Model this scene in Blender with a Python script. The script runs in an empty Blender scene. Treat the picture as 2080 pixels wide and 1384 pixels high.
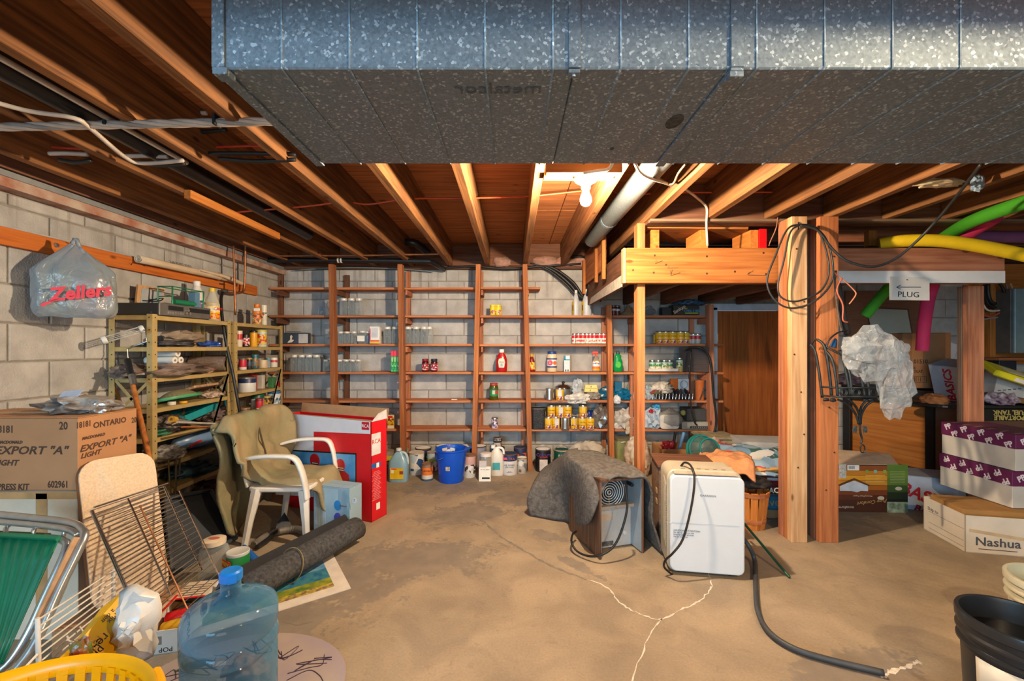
import bpy, bmesh, math, random
from mathutils import Vector, Matrix, Euler, noise
# ---------------------------------------------------------------- camera, world, lights, exposure
SC = bpy.context.scene
COL = SC.collection
FPX, CX, CY, H = 870.0, 1042.0, 705.0, 1.30        # focal length (px), vanishing point, camera height
cam_d = bpy.data.cameras.new('camera')
cam = bpy.data.objects.new('camera', cam_d); COL.objects.link(cam)
cam.location = (0, 0, H); cam.rotation_euler = (math.pi/2, 0, 0)
cam_d.sensor_width = 36; cam_d.lens = 36*FPX/2080
cam_d.shift_x = -(CX-1040)/2080; cam_d.shift_y = (CY-692)/2080
cam_d.clip_start = .02
SC.camera = cam
SC.view_settings.view_transform = 'Standard'; SC.view_settings.look = 'None'
SC.view_settings.gamma = 1; SC.view_settings.use_curve_mapping = False
SC.view_settings.exposure = 0.15
wd = bpy.data.worlds.new('world'); SC.world = wd; wd.use_nodes = True
wb = wd.node_tree.nodes['Background']
wb.inputs[0].default_value = (.60, .80, 1.0, 1); wb.inputs[1].default_value = .78
def area(name, loc, aim, sx, sy, power, col):
    l = bpy.data.lights.new(name, 'AREA'); l.shape = 'RECTANGLE'; l.size = sx; l.size_y = sy
    l.energy = power; l.color = col
    o = bpy.data.objects.new(name, l); COL.objects.link(o); o.location = loc
    o.rotation_euler = (Vector(aim)-Vector(loc)).to_track_quat('-Z', 'Y').to_euler()
    return o
# area lamps added behind the camera as fill, one cool, one warm
area('cool_fill', (-2.2, -3.2, 1.75), (-.4, 2.5, .9), 2.2, 1.3, 200, (.27, .67, 1.0))
area('warm_fill', (.2, -3.4, 1.3), (-.6, 3.0, .7), 1.8, 1.6, 62, (1.0, .89, .76))
BULB_W, BULB2_W = 5700.0, 3000.0

# ---------------------------------------------------------------- helpers
R = math.radians
def W(px, py, Y): return Vector(((px-CX)*Y/FPX, Y, H-(py-CY)*Y/FPX))
def XX(px, Y): return (px-CX)*Y/FPX
def ZZ(py, Y): return H-(py-CY)*Y/FPX
def FL(px, py):
    Y = FPX*H/(py-CY); return Vector(((px-CX)*Y/FPX, Y, 0))
def V(*a): return Vector(a)
def lin(c):
    c = c.lstrip('#'); o = []
    for i in (0, 2, 4):
        x = int(c[i:i+2], 16)/255
        o.append(x/12.92 if x <= .04045 else ((x+.055)/1.055)**2.4)
    return tuple(o)
def rrect(w, h, r, n=4):
    p = []
    for cx, cy, a0 in ((w/2-r, h/2-r, 0), (-w/2+r, h/2-r, 90), (-w/2+r, -h/2+r, 180), (w/2-r, -h/2+r, 270)):
        for i in range(n+1):
            a = R(a0+90*i/n); p.append((cx+r*math.cos(a), cy+r*math.sin(a)))
    return p
def smooth_path(pts, sub=6, closed=False):
    pts = [Vector(p) for p in pts]; n = len(pts); out = []
    rng = range(n) if closed else range(n-1)
    for i in rng:
        g = (lambda k: pts[k % n]) if closed else (lambda k: pts[max(0, min(n-1, k))])
        p0, p1, p2, p3 = g(i-1), g(i), g(i+1), g(i+2)
        for j in range(sub):
            t = j/sub
            out.append(.5*((2*p1)+(p2-p0)*t+(2*p0-5*p1+4*p2-p3)*t*t+(3*p1-p0-3*p2+p3)*t**3))
    if not closed: out.append(pts[-1])
    return out
class MB:
    def __init__(s): s.v = []; s.f = []; s.m = []; s.k = 0
    def add(s, vs, fs):
        o = len(s.v); s.v += [tuple(v) for v in vs]; s.f += [tuple(i+o for i in f) for f in fs]; s.m += [s.k]*len(fs); return s
    def box(s, c, d, rot=None):
        c = Vector(c); a, b, e = d[0]/2, d[1]/2, d[2]/2
        vs = [Vector((x*a, y*b, z*e)) for x in (-1, 1) for y in (-1, 1) for z in (-1, 1)]
        if rot is not None:
            m = Euler(rot).to_matrix() if not isinstance(rot, Matrix) else rot
            vs = [m @ v for v in vs]
        return s.add([v+c for v in vs], [(0,1,3,2),(4,6,7,5),(0,4,5,1),(2,3,7,6),(0,2,6,4),(1,5,7,3)])
    def bar(s, p, q, w, d, up=(0,0,1)):
        p, q = Vector(p), Vector(q); z = (q-p).normalized(); u = Vector(up)
        x = u.cross(z)
        if x.length < 1e-4: x = Vector((1,0,0)).cross(z)
        x.normalize(); y = z.cross(x)
        vs = [b+x*i*w/2+y*j*d/2 for b in (p, q) for i, j in ((-1,-1),(1,-1),(1,1),(-1,1))]
        return s.add(vs, [(3,2,1,0),(4,5,6,7)]+[(i,(i+1)%4,(i+1)%4+4,i+4) for i in range(4)])
    def tube(s, pts, r, n=6, closed=False, caps=True):
        pts = [Vector(p) for p in pts]; N = len(pts); rr = r if hasattr(r, '__len__') else [r]*N
        vs = []; x = None
        for i in range(N):
            a = pts[(i-1) % N] if (closed or i > 0) else pts[i]; b = pts[(i+1) % N] if (closed or i < N-1) else pts[i]
            t = (b-a)
            if t.length < 1e-9: t = Vector((0,0,1))
            t.normalize()
            if x is None:
                x = t.orthogonal().normalized()
            else:
                x = x - t*x.dot(t)
                if x.length < 1e-6: x = t.orthogonal()
                x.normalize()
            y = t.cross(x)
            for k in range(n):
                an = 2*math.pi*k/n; vs.append(pts[i]+(x*math.cos(an)+y*math.sin(an))*rr[i])
        fs = []
        for i in range(N if closed else N-1):
            j = (i+1) % N
            for k in range(n): fs.append((i*n+k, i*n+(k+1) % n, j*n+(k+1) % n, j*n+k))
        if caps and not closed: fs += [tuple(range(n))[::-1], tuple(range((N-1)*n, N*n))]
        return s.add(vs, fs)
    def lathe(s, prof, n=16, c=(0,0,0), axis=(0,0,1), cap0=True, cap1=True, sq=None):
        c = Vector(c); q = Vector((0,0,1)).rotation_difference(Vector(axis)); vs = []
        for r, z in prof:
            for k in range(n):
                a = 2*math.pi*k/n; x, y = math.cos(a), math.sin(a)
                if sq: x = math.copysign(abs(x)**sq[2], x)*sq[0]; y = math.copysign(abs(y)**sq[2], y)*sq[1]
                vs.append(c+q @ Vector((r*x, r*y, z)))
        N = len(prof)
        fs = [(i*n+k, i*n+(k+1) % n, (i+1)*n+(k+1) % n, (i+1)*n+k) for i in range(N-1) for k in range(n)]
        if cap0: fs.append(tuple(range(n))[::-1])
        if cap1: fs.append(tuple(range((N-1)*n, N*n)))
        return s.add(vs, fs)
    def grid(s, fn, nu, nv, cu=False, cv=False):
        vs = [fn(i/(nu if cu else nu-1), j/(nv if cv else nv-1)) for i in range(nu) for j in range(nv)]
        fs = []
        for i in range(nu if cu else nu-1):
            for j in range(nv if cv else nv-1):
                a, b = (i+1) % nu, (j+1) % nv
                fs.append((i*nv+j, a*nv+j, a*nv+b, i*nv+b))
        return s.add(vs, fs)
    def prism(s, poly, vec):
        poly = [Vector(p) for p in poly]; vec = Vector(vec); n = len(poly)
        return s.add(poly+[p+vec for p in poly], [tuple(range(n))[::-1], tuple(range(n, 2*n))]+[(i, (i+1) % n, (i+1) % n+n, i+n) for i in range(n)])
    def build(s, name, mats, parent=None, smooth=None, bevel=0, seg=1, solid=0, sub=0, loc=None, rot=None, recalc=True):
        me = bpy.data.meshes.new(name); me.from_pydata(s.v, [], s.f)
        mats = mats if isinstance(mats, (list, tuple)) else [mats]
        for m in mats: me.materials.append(m)
        if len(mats) > 1: me.polygons.foreach_set('material_index', s.m)
        if recalc:
            bm = bmesh.new(); bm.from_mesh(me); bmesh.ops.recalc_face_normals(bm, faces=bm.faces); bm.to_mesh(me); bm.free()
        if smooth is not None:
            me.shade_smooth()
            if smooth < 180: me.set_sharp_from_angle(angle=R(smooth))
        o = bpy.data.objects.new(name, me); COL.objects.link(o)
        if parent is not None: o.parent = parent
        if loc is not None: o.location = loc
        if rot is not None: o.rotation_euler = rot
        if solid:
            m = o.modifiers.new('solid', 'SOLIDIFY'); m.thickness = solid; m.offset = 0
        if bevel:
            m = o.modifiers.new('bevel', 'BEVEL'); m.width = bevel; m.segments = seg; m.limit_method = 'ANGLE'; m.harden_normals = False
        if sub:
            m = o.modifiers.new('sub', 'SUBSURF'); m.levels = sub; m.render_levels = sub
        return o
def tag(o, label=None, cat=None, group=None, kind=None):
    if label: o['label'] = label
    if cat: o['category'] = cat
    if group: o['group'] = group
    if kind: o['kind'] = kind
    return o
def thing(name, label, cat, loc=(0,0,0), rot=0, group=None):
    o = bpy.data.objects.new(name, None); COL.objects.link(o); o.empty_display_size = .05
    o.location = loc; o.rotation_euler = rot if hasattr(rot, '__len__') else (0, 0, rot)
    return tag(o, label, cat, group)
def copy_thing(o, loc, rz=0, label=None, group=None, sc=None):
    c = o.copy(); COL.objects.link(c); c.location = loc; c.rotation_euler = (0, 0, rz)
    if sc: c.scale = sc
    if label: c['label'] = label
    if group: c['group'] = group
    for ch in list(o.children):
        k = ch.copy(); COL.objects.link(k); k.parent = c
        for g in list(ch.children):
            h = g.copy(); COL.objects.link(h); h.parent = k
    return c
def text(body, parent, o, u, v, size, m, ext=.0004, shear=0, ws=1.0, align='CENTER', name='lettering', off=0):
    cu = bpy.data.curves.new('t', 'FONT'); cu.body = body; cu.size = size; cu.align_x = align; cu.align_y = 'CENTER'
    cu.shear = shear; cu.extrude = ext; cu.resolution_u = 2; cu.offset = off
    to = bpy.data.objects.new('t', cu); me = bpy.data.meshes.new_from_object(to)
    bpy.data.objects.remove(to); bpy.data.curves.remove(cu)
    u = Vector(u).normalized(); v = Vector(v).normalized(); n = u.cross(v); o = Vector(o)+n*.0006
    M = Matrix(((u.x*ws, v.x, n.x, o.x), (u.y*ws, v.y, n.y, o.y), (u.z*ws, v.z, n.z, o.z), (0,0,0,1)))
    me.transform(M); me.materials.clear(); me.materials.append(m); me.name = name
    ob = bpy.data.objects.new(name, me); COL.objects.link(ob); ob.parent = parent
    return ob
def panel(parent, o, u, v, w, h, m, t=.0008, name='printed_label', label=None, r=0):
    u = Vector(u).normalized(); v = Vector(v).normalized(); n = u.cross(v); o = Vector(o)
    pl = rrect(w, h, r, 3) if r else [(-w/2,-h/2),(w/2,-h/2),(w/2,h/2),(-w/2,h/2)]
    b = MB().prism([o+u*x+v*y for x, y in pl], n*t)
    ob = b.build(name, m, parent)
    if label: ob['label'] = label
    return ob
def polyp(parent, o, u, v, pts, m, t=.0008, name='print', label=None):
    u = Vector(u).normalized(); v = Vector(v).normalized(); n = u.cross(v); o = Vector(o)
    ob = MB().prism([o+u*x+v*y for x, y in pts], n*t).build(name, m, parent)
    if label: ob['label'] = label
    return ob
def nz(p, s=1.0, seed=0): return noise.noise(Vector((p[0]*s+seed*7.31, p[1]*s+seed*3.17, p[2]*s-seed*5.7)))
# ---------------------------------------------------------------- materials
MC = {}
def newmat(name):
    m = bpy.data.materials.new(name); m.use_nodes = True; nt = m.node_tree
    return m, nt, nt.nodes, nt.links, nt.nodes['Principled BSDF']
def M(col, rough=.6, metal=0., var=.08, scale=14., bump=0., bscale=60., spec=.5, col2=None, alpha=1., key=None, stretch=None, coat=0.):
    k = key or (col, rough, metal, var, scale, bump, bscale, spec, col2, alpha, stretch, coat)
    if k in MC: return MC[k]
    m, nt, N, L, B = newmat('mat_'+str(len(MC)))
    c = lin(col) if isinstance(col, str) else col
    B.inputs['Roughness'].default_value = rough; B.inputs['Metallic'].default_value = metal
    B.inputs['Specular IOR Level'].default_value = spec; B.inputs['Coat Weight'].default_value = coat
    tc = N.new('ShaderNodeTexCoord'); src = tc.outputs['Object']
    if stretch:
        mp = N.new('ShaderNodeMapping'); mp.inputs['Scale'].default_value = stretch; L.new(src, mp.inputs[0]); src = mp.outputs[0]
    if var > 0 or col2:
        nse = N.new('ShaderNodeTexNoise'); nse.inputs['Scale'].default_value = scale; nse.inputs['Detail'].default_value = 4
        L.new(src, nse.inputs['Vector'])
        rp = N.new('ShaderNodeValToRGB'); L.new(nse.outputs['Fac'], rp.inputs[0])
        c2 = lin(col2) if col2 else tuple(min(1, x*(1+var*1.6)) for x in c)
        c1 = c if col2 else tuple(x*(1-var*1.6) for x in c)
        rp.color_ramp.elements[0].position = .32; rp.color_ramp.elements[0].color = (*c1, 1)
        rp.color_ramp.elements[1].position = .68; rp.color_ramp.elements[1].color = (*c2, 1)
        L.new(rp.outputs[0], B.inputs['Base Color'])
    else: B.inputs['Base Color'].default_value = (*c, 1)
    if bump:
        n2 = N.new('ShaderNodeTexNoise'); n2.inputs['Scale'].default_value = bscale; n2.inputs['Detail'].default_value = 3; L.new(src, n2.inputs['Vector'])
        bp = N.new('ShaderNodeBump'); bp.inputs['Strength'].default_value = bump; bp.inputs['Distance'].default_value = .01
        L.new(n2.outputs['Fac'], bp.inputs['Height']); L.new(bp.outputs[0], B.inputs['Normal'])
    if alpha < 1: B.inputs['Alpha'].default_value = alpha
    MC[k] = m; return m
def wood(key, dark, light, axis, rough=.75, knots=True, stain=0.25):
    k = ('wood', key, axis)
    if k in MC: return MC[k]
    m, nt, N, L, B = newmat('wood_'+key+'_'+axis)
    tc = N.new('ShaderNodeTexCoord'); oi = N.new('ShaderNodeObjectInfo')
    ad = N.new('ShaderNodeVectorMath'); ad.operation = 'ADD'
    sc = N.new('ShaderNodeVectorMath'); sc.operation = 'SCALE'; sc.inputs['Scale'].default_value = 37.0
    cb = N.new('ShaderNodeCombineXYZ')
    for i in range(3): L.new(oi.outputs['Random'], cb.inputs[i])
    L.new(cb.outputs[0], sc.inputs[0]); L.new(tc.outputs['Object'], ad.inputs[0]); L.new(sc.outputs[0], ad.inputs[1])
    mp = N.new('ShaderNodeMapping'); s = [26, 26, 26]; s['xyz'.index(axis)] = 1.3
    mp.inputs['Scale'].default_value = s; L.new(ad.outputs[0], mp.inputs[0])
    n1 = N.new('ShaderNodeTexNoise'); n1.inputs['Scale'].default_value = 1.6; n1.inputs['Detail'].default_value = 6; n1.inputs['Distortion'].default_value = .6
    L.new(mp.outputs[0], n1.inputs['Vector'])
    rp = N.new('ShaderNodeValToRGB'); e = rp.color_ramp.elements
    e[0].position = .30; e[0].color = (*lin(dark), 1); e[1].position = .66; e[1].color = (*lin(light), 1)
    L.new(n1.outputs['Fac'], rp.inputs[0])
    hs = N.new('ShaderNodeHueSaturation'); mr = N.new('ShaderNodeMapRange')
    mr.inputs['To Min'].default_value = .78; mr.inputs['To Max'].default_value = 1.18
    L.new(oi.outputs['Random'], mr.inputs['Value']); L.new(mr.outputs[0], hs.inputs['Value']); L.new(rp.outputs[0], hs.inputs['Color'])
    n3 = N.new('ShaderNodeTexNoise'); n3.inputs['Scale'].default_value = 2.2; n3.inputs['Detail'].default_value = 5; L.new(ad.outputs[0], n3.inputs['Vector'])
    r3 = N.new('ShaderNodeValToRGB'); r3.color_ramp.elements[0].position = .42; r3.color_ramp.elements[1].position = .70
    mx = N.new('ShaderNodeMix'); mx.data_type = 'RGBA'; mx.blend_type = 'MULTIPLY'
    L.new(n3.outputs['Fac'], r3.inputs[0])
    mm = N.new('ShaderNodeMath'); mm.operation = 'MULTIPLY'; mm.inputs[1].default_value = stain; L.new(r3.outputs[0], mm.inputs[0])
    L.new(mm.outputs[0], mx.inputs[0]); L.new(hs.outputs[0], mx.inputs[6]); mx.inputs[7].default_value = (.45, .42, .42, 1)
    last = mx.outputs[2]
    if knots:
        vo = N.new('ShaderNodeTexVoronoi'); mp2 = N.new('ShaderNodeMapping'); s2 = [7, 7, 7]; s2['xyz'.index(axis)] = 3.2
        mp2.inputs['Scale'].default_value = s2; L.new(ad.outputs[0], mp2.inputs[0]); L.new(mp2.outputs[0], vo.inputs['Vector']); vo.inputs['Scale'].default_value = 1
        rk = N.new('ShaderNodeValToRGB'); rk.color_ramp.elements[0].position = .06; rk.color_ramp.elements[1].position = .11
        rk.color_ramp.elements[0].color = (.22, .14, .1, 1); rk.color_ramp.elements[1].color = (1, 1, 1, 1)
        L.new(vo.outputs['Distance'], rk.inputs[0])
        m2 = N.new('ShaderNodeMix'); m2.data_type = 'RGBA'; m2.blend_type = 'MULTIPLY'; m2.inputs[0].default_value = .8
        L.new(last, m2.inputs[6]); L.new(rk.outputs[0], m2.inputs[7]); last = m2.outputs[2]
    L.new(last, B.inputs['Base Color']); B.inputs['Roughness'].default_value = rough; B.inputs['Specular IOR Level'].default_value = .25
    bp = N.new('ShaderNodeBump'); bp.inputs['Strength'].default_value = .35; bp.inputs['Distance'].default_value = .004
    L.new(n1.outputs['Fac'], bp.inputs['Height']); L.new(bp.outputs[0], B.inputs['Normal'])
    MC[k] = m; return m
WOODS = dict(joist=('#5c3d28', '#9a673c'), shelf=('#9a5a3a', '#c8865a'), post=('#945230', '#b87648'), pale=('#ab7e54', '#cda67c'),
             beam=('#86491f', '#a86b36'), rail=('#a04f1c', '#c4702f'), dark=('#5a3a2a', '#7d5540'), ply=('#8a5230', '#b87646'), door=('#94491a', '#b4642a'),
             orange=('#b06426', '#cc8440'), redwood=('#9a5a3c', '#bd8060'), grey=('#6d5443', '#957a64'))
def wd_(key, axis): return wood(key, WOODS[key][0], WOODS[key][1], axis, stain=.45 if key in ('joist', 'dark', 'grey') else .2, knots=key not in ('door',))
def board(name, c, d, key, parent=None, rot=None, bevel=.002):
    """a plank of wood centred on c, grain along its longest side"""
    ax = 'xyz'[max(range(3), key=lambda i: d[i])]
    return MB().box((0,0,0), d).build(name, wd_(key, ax), parent, bevel=bevel, loc=c, rot=rot)
def glassm(key, col, alpha=.35, rough=.05, tint=.8, rimk=.6):
    k = ('glass', key)
    if k in MC: return MC[k]
    m, nt, N, L, B = newmat('clear_'+key)
    c = lin(col); out = N['Material Output']
    tr = N.new('ShaderNodeBsdfTransparent'); tr.inputs[0].default_value = (*[1-(1-x)*tint for x in c], 1)
    B.inputs['Base Color'].default_value = (*c, 1); B.inputs['Roughness'].default_value = rough; B.inputs['Specular IOR Level'].default_value = .8
    fr = N.new('ShaderNodeLayerWeight'); fr.inputs['Blend'].default_value = .45
    mr = N.new('ShaderNodeMapRange'); mr.inputs['To Min'].default_value = alpha; mr.inputs['To Max'].default_value = min(1, alpha+rimk)
    L.new(fr.outputs['Facing'], mr.inputs['Value'])
    mx = N.new('ShaderNodeMixShader'); L.new(mr.outputs[0], mx.inputs[0]); L.new(tr.outputs[0], mx.inputs[1]); L.new(B.outputs[0], mx.inputs[2])
    L.new(mx.outputs[0], out.inputs['Surface'])
    MC[k] = m; return m
def crinkle(key, col, alpha=.5, rough=.18, scale=18, strength=.8):
    """thin wrinkled plastic film"""
    k = ('film', key)
    if k in MC: return MC[k]
    m = glassm('film_'+key, col, alpha, rough, .4, .32); N = m.node_tree.nodes; L = m.node_tree.links; B = N['Principled BSDF']
    tc = N.new('ShaderNodeTexCoord'); v = N.new('ShaderNodeTexVoronoi'); v.inputs['Scale'].default_value = scale; v.feature = 'SMOOTH_F1'
    n = N.new('ShaderNodeTexNoise'); n.inputs['Scale'].default_value = scale*.8; n.inputs['Distortion'].default_value = 2.2
    ad = N.new('ShaderNodeMath'); L.new(tc.outputs['Object'], v.inputs['Vector']); L.new(tc.outputs['Object'], n.inputs['Vector'])
    L.new(v.outputs['Distance'], ad.inputs[0]); L.new(n.outputs['Fac'], ad.inputs[1])
    bp = N.new('ShaderNodeBump'); bp.inputs['Strength'].default_value = strength; bp.inputs['Distance'].default_value = .02
    L.new(ad.outputs[0], bp.inputs['Height']); L.new(bp.outputs[0], B.inputs['Normal'])
    MC[k] = m; return m
def emit(col, s):
    m, nt, N, L, B = newmat('lamp_glow'); B.inputs['Emission Color'].default_value = (*col, 1); B.inputs['Emission Strength'].default_value = s
    return m
def bandmat(key, stops, noisec=None, nscale=30, nz0=0., nz1=.4, rough=.4, axis=2, nthr=.55):
    """printed wrapper: colour bands along local height (stops in metres), with coloured speckle print between nz0 and nz1"""
    k = ('band', key)
    if k in MC: return MC[k]
    m, nt, N, L, B = newmat('wrap_'+key)
    tc = N.new('ShaderNodeTexCoord'); sp = N.new('ShaderNodeSeparateXYZ'); L.new(tc.outputs['Object'], sp.inputs[0])
    zmax = stops[-1][0]
    dv = N.new('ShaderNodeMath'); dv.operation = 'DIVIDE'; dv.inputs[1].default_value = zmax; L.new(sp.outputs[axis], dv.inputs[0])
    rp = N.new('ShaderNodeValToRGB'); rp.color_ramp.interpolation = 'CONSTANT'
    e = rp.color_ramp.elements
    while len(e) < len(stops): e.new(.5)
    e[0].position = 0; e[0].color = (*lin(stops[0][1]), 1)
    for i in range(1, len(stops)): e[i].position = min(1, stops[i-1][0]/zmax); e[i].color = (*lin(stops[i][1]), 1)
    L.new(dv.outputs[0], rp.inputs[0]); last = rp.outputs[0]
    if noisec:
        v = N.new('ShaderNodeTexVoronoi'); v.inputs['Scale'].default_value = nscale; L.new(tc.outputs['Object'], v.inputs['Vector'])
        r2 = N.new('ShaderNodeValToRGB'); r2.color_ramp.interpolation = 'CONSTANT'; e2 = r2.color_ramp.elements
        while len(e2) < len(noisec): e2.new(.5)
        for i, c in enumerate(noisec): e2[i].position = i/len(noisec); e2[i].color = (*lin(c), 1)
        sr = N.new('ShaderNodeSeparateXYZ'); L.new(v.outputs['Color'], sr.inputs[0]); L.new(sr.outputs[0], r2.inputs[0])
        a = N.new('ShaderNodeMath'); a.operation = 'GREATER_THAN'; a.inputs[1].default_value = nz0; L.new(dv.outputs[0], a.inputs[0])
        b = N.new('ShaderNodeMath'); b.operation = 'LESS_THAN'; b.inputs[1].default_value = nz1; L.new(dv.outputs[0], b.inputs[0])
        c_ = N.new('ShaderNodeMath'); c_.operation = 'MULTIPLY'; L.new(a.outputs[0], c_.inputs[0]); L.new(b.outputs[0], c_.inputs[1])
        g = N.new('ShaderNodeMath'); g.operation = 'GREATER_THAN'; g.inputs[1].default_value = 1-nthr; L.new(sr.outputs[1], g.inputs[0])
        d_ = N.new('ShaderNodeMath'); d_.operation = 'MULTIPLY'; L.new(c_.outputs[0], d_.inputs[0]); L.new(g.outputs[0], d_.inputs[1])
        mx = N.new('ShaderNodeMix'); mx.data_type = 'RGBA'; L.new(d_.outputs[0], mx.inputs[0]); L.new(last, mx.inputs[6]); L.new(r2.outputs[0], mx.inputs[7]); last = mx.outputs[2]
    L.new(last, B.inputs['Base Color']); B.inputs['Roughness'].default_value = rough
    MC[k] = m; return m
TIN = M('#b9b6b0', .28, .9, .05, 20); CHROME = M('#d6d6d4', .15, 1., .02, 20); STEEL = M('#9a9c9c', .35, .9, .1, 30)
ALU = M('#b4b8b8', .28, .85, .06, 30); BLACK = M('#161617', .5, 0, .1, 20); BLACKP = M('#1c1d20', .35, 0, .1, 20)
WHITE = M('#e6e4de', .5, 0, .03, 10); PAPER = M('#e4e0d6', .8, 0, .05, 8); CARD = M('#b5855a', .85, 0, .05, 10, .1, 90)
CARDW = M('#d9d4ca', .8, 0, .05, 6); KRAFT = M('#a87a52', .85, 0, .06, 8); INK = M('#3a2a22', .8, 0, .0); INKB = M('#18181c', .7, 0, 0)
RED = M('#d4141c', .4, 0, .04, 10); COPPER = M('#a06a48', .4, .7, .15, 30); IRON = M('#2c3236', .5, .5, .2, 40)
GLASS = glassm('jar', '#c4ccce', .13, .03, .30, .62); WIREK = M('#27282a', .5, 0, .1, 30)
# ---------------------------------------------------------------- the room shell
def floor_mat():
    m, nt, N, L, B = newmat('concrete_floor')
    tc = N.new('ShaderNodeTexCoord'); P = tc.outputs['Object']
    def nse(s, d=6, dist=0):
        n = N.new('ShaderNodeTexNoise'); n.inputs['Scale'].default_value = s; n.inputs['Detail'].default_value = d; n.inputs['Distortion'].default_value = dist
        L.new(P, n.inputs['Vector']); return n.outputs['Fac']
    def ramp(f, a, ca, b, cb):
        r = N.new('ShaderNodeValToRGB'); e = r.color_ramp.elements; e[0].position = a; e[0].color = (*ca, 1); e[1].position = b; e[1].color = (*cb, 1)
        L.new(f, r.inputs[0]); return r.outputs[0]
    def mth(op, a, b):
        n = N.new('ShaderNodeMath'); n.operation = op
        for i, x in enumerate((a, b)):
            if isinstance(x, (int, float)): n.inputs[i].default_value = x
            else: L.new(x, n.inputs[i])
        return n.outputs[0]
    def mix(f, a, b):
        n = N.new('ShaderNodeMix'); n.data_type = 'RGBA'; L.new(f, n.inputs[0])
        for i, x in ((6, a), (7, b)):
            if isinstance(x, tuple): n.inputs[i].default_value = (*x, 1)
            else: L.new(x, n.inputs[i])
        return n.outputs[2]
    base = ramp(nse(1.1, 8, .4), .3, lin('#8f7f69'), .7, lin('#a8967e'))
    fine = ramp(nse(95, 8), .3, (.88, .88, .88), .7, (1.06, 1.06, 1.06))
    blot = ramp(nse(3.6, 9, .9), .36, (.80, .80, .82), .62, (1.05, 1.04, 1.02))
    mb = N.new('ShaderNodeMix'); mb.data_type = 'RGBA'; mb.blend_type = 'MULTIPLY'; mb.inputs[0].default_value = 1; L.new(base, mb.inputs[6]); L.new(blot, mb.inputs[7]); base = mb.outputs[2]
    mu = N.new('ShaderNodeMix'); mu.data_type = 'RGBA'; mu.blend_type = 'MULTIPLY'; mu.inputs[0].default_value = 1
    L.new(base, mu.inputs[6]); L.new(fine, mu.inputs[7]); col = mu.outputs[2]
    # worn grey patches where the old paint skin remains (world position, radii)
    n_edge = nse(5.5, 8, .8)
    def blob(cx, cy, rx, ry, rot=0):
        mp = N.new('ShaderNodeMapping'); mp.vector_type = 'TEXTURE'; mp.inputs['Location'].default_value = (cx, cy, 0); mp.inputs['Rotation'].default_value = (0, 0, R(rot)); mp.inputs['Scale'].default_value = (rx, ry, 50)
        L.new(P, mp.inputs[0]); g = N.new('ShaderNodeTexGradient'); g.gradient_type = 'SPHERICAL'; L.new(mp.outputs[0], g.inputs[0]); return g.outputs['Fac']
    tot = None
    for a in ((-.62,2.62,.75,.34,8), (-.35,3.35,.55,.30,25), (-.95,2.35,.55,.35,0), (.1,3.65,.55,.3,0), (-1.2,1.95,.7,.4,20), (-.55,3.95,.8,.28,5), (.25,2.95,.22,.10,-40), (.38,2.55,.28,.06,-50), (1.35,1.7,.5,.18,20), (2.3,3.4,1.0,.5,0)):
        b = blob(*a); tot = b if tot is None else mth('MAXIMUM', tot, b)
    f = mth('ADD', mth('ADD', mth('MULTIPLY', tot, 1.4), mth('MULTIPLY', mth('SUBTRACT', n_edge, .5), 1.9)), mth('MULTIPLY', mth('SUBTRACT', nse(34, 6), .5), 1.3))
    fr = N.new('ShaderNodeValToRGB'); fr.color_ramp.elements[0].position = .40; fr.color_ramp.elements[1].position = .62; L.new(f, fr.inputs[0])
    grey = ramp(nse(9, 6), .3, lin('#6f675e'), .7, lin('#857a6d'))
    col = mix(mth('MULTIPLY', fr.outputs[0], .8), col, grey)
    sp = ramp(nse(14, 9, .5), .62, (0,0,0), .70, (1,1,1))
    s2 = N.new('ShaderNodeSeparateColor'); L.new(sp, s2.inputs[0])
    col = mix(mth('MULTIPLY', s2.outputs[0], .35), col, lin('#7a6c5c'))
    # damp ring near the buckets
    wet = blob(1.62, 1.42, .42, .32); wr = N.new('ShaderNodeValToRGB'); wr.color_ramp.elements[0].position = .05; wr.color_ramp.elements[1].position = .35; L.new(mth('ADD', wet, mth('MULTIPLY', mth('SUBTRACT', n_edge, .5), .5)), wr.inputs[0])
    col = mix(mth('MULTIPLY', wr.outputs[0], .5), col, lin('#7b5f40'))
    L.new(col, B.inputs['Base Color']); B.inputs['Roughness'].default_value = .78; B.inputs['Specular IOR Level'].default_value = .3
    bp = N.new('ShaderNodeBump'); bp.inputs['Strength'].default_value = .25; bp.inputs['Distance'].default_value = .01
    L.new(nse(22, 8), bp.inputs['Height']); L.new(bp.outputs[0], B.inputs['Normal'])
    return m
def stuct(o): o['kind'] = 'structure'; return o
fl = stuct(MB().box((1.6, .6, -.05), (8.9, 8.9, .1)).build('floor', floor_mat()))
# hairline cracks filled with pale efflorescence, and the old trowelled repair line
random.seed(3)
def crack(pxs, w, m, name='crack'):
    pts = smooth_path([FL(*p) for p in pxs], 8); vs = []; fs = []
    for i, p in enumerate(pts):
        a = pts[max(0, i-1)]; b = pts[min(len(pts)-1, i+1)]; t = (b-a).normalized(); n = V(-t.y, t.x, 0)
        j = V(random.uniform(-.006, .006), random.uniform(-.006, .006), 0); ww = w*random.uniform(.15, 1.0)
        vs += [p+j+n*ww+V(0,0,.0012), p+j-n*ww+V(0,0,.0012)]
    fs = [(2*i, 2*i+1, 2*i+3, 2*i+2) for i in range(len(pts)-1)]
    return MB().add(vs, fs).build(name, m, fl, recalc=False)
EFF = M('#cfc4b4', .9, 0, .15, 60); OLDP = M('#7d7468', .9, 0, .12, 30)
crack([(1190,1178),(1230,1192),(1262,1228),(1300,1248),(1345,1258),(1385,1238),(1420,1222),(1448,1192)], .006, EFF)
crack([(1345,1258),(1320,1290),(1285,1384)], .004, EFF)
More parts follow.
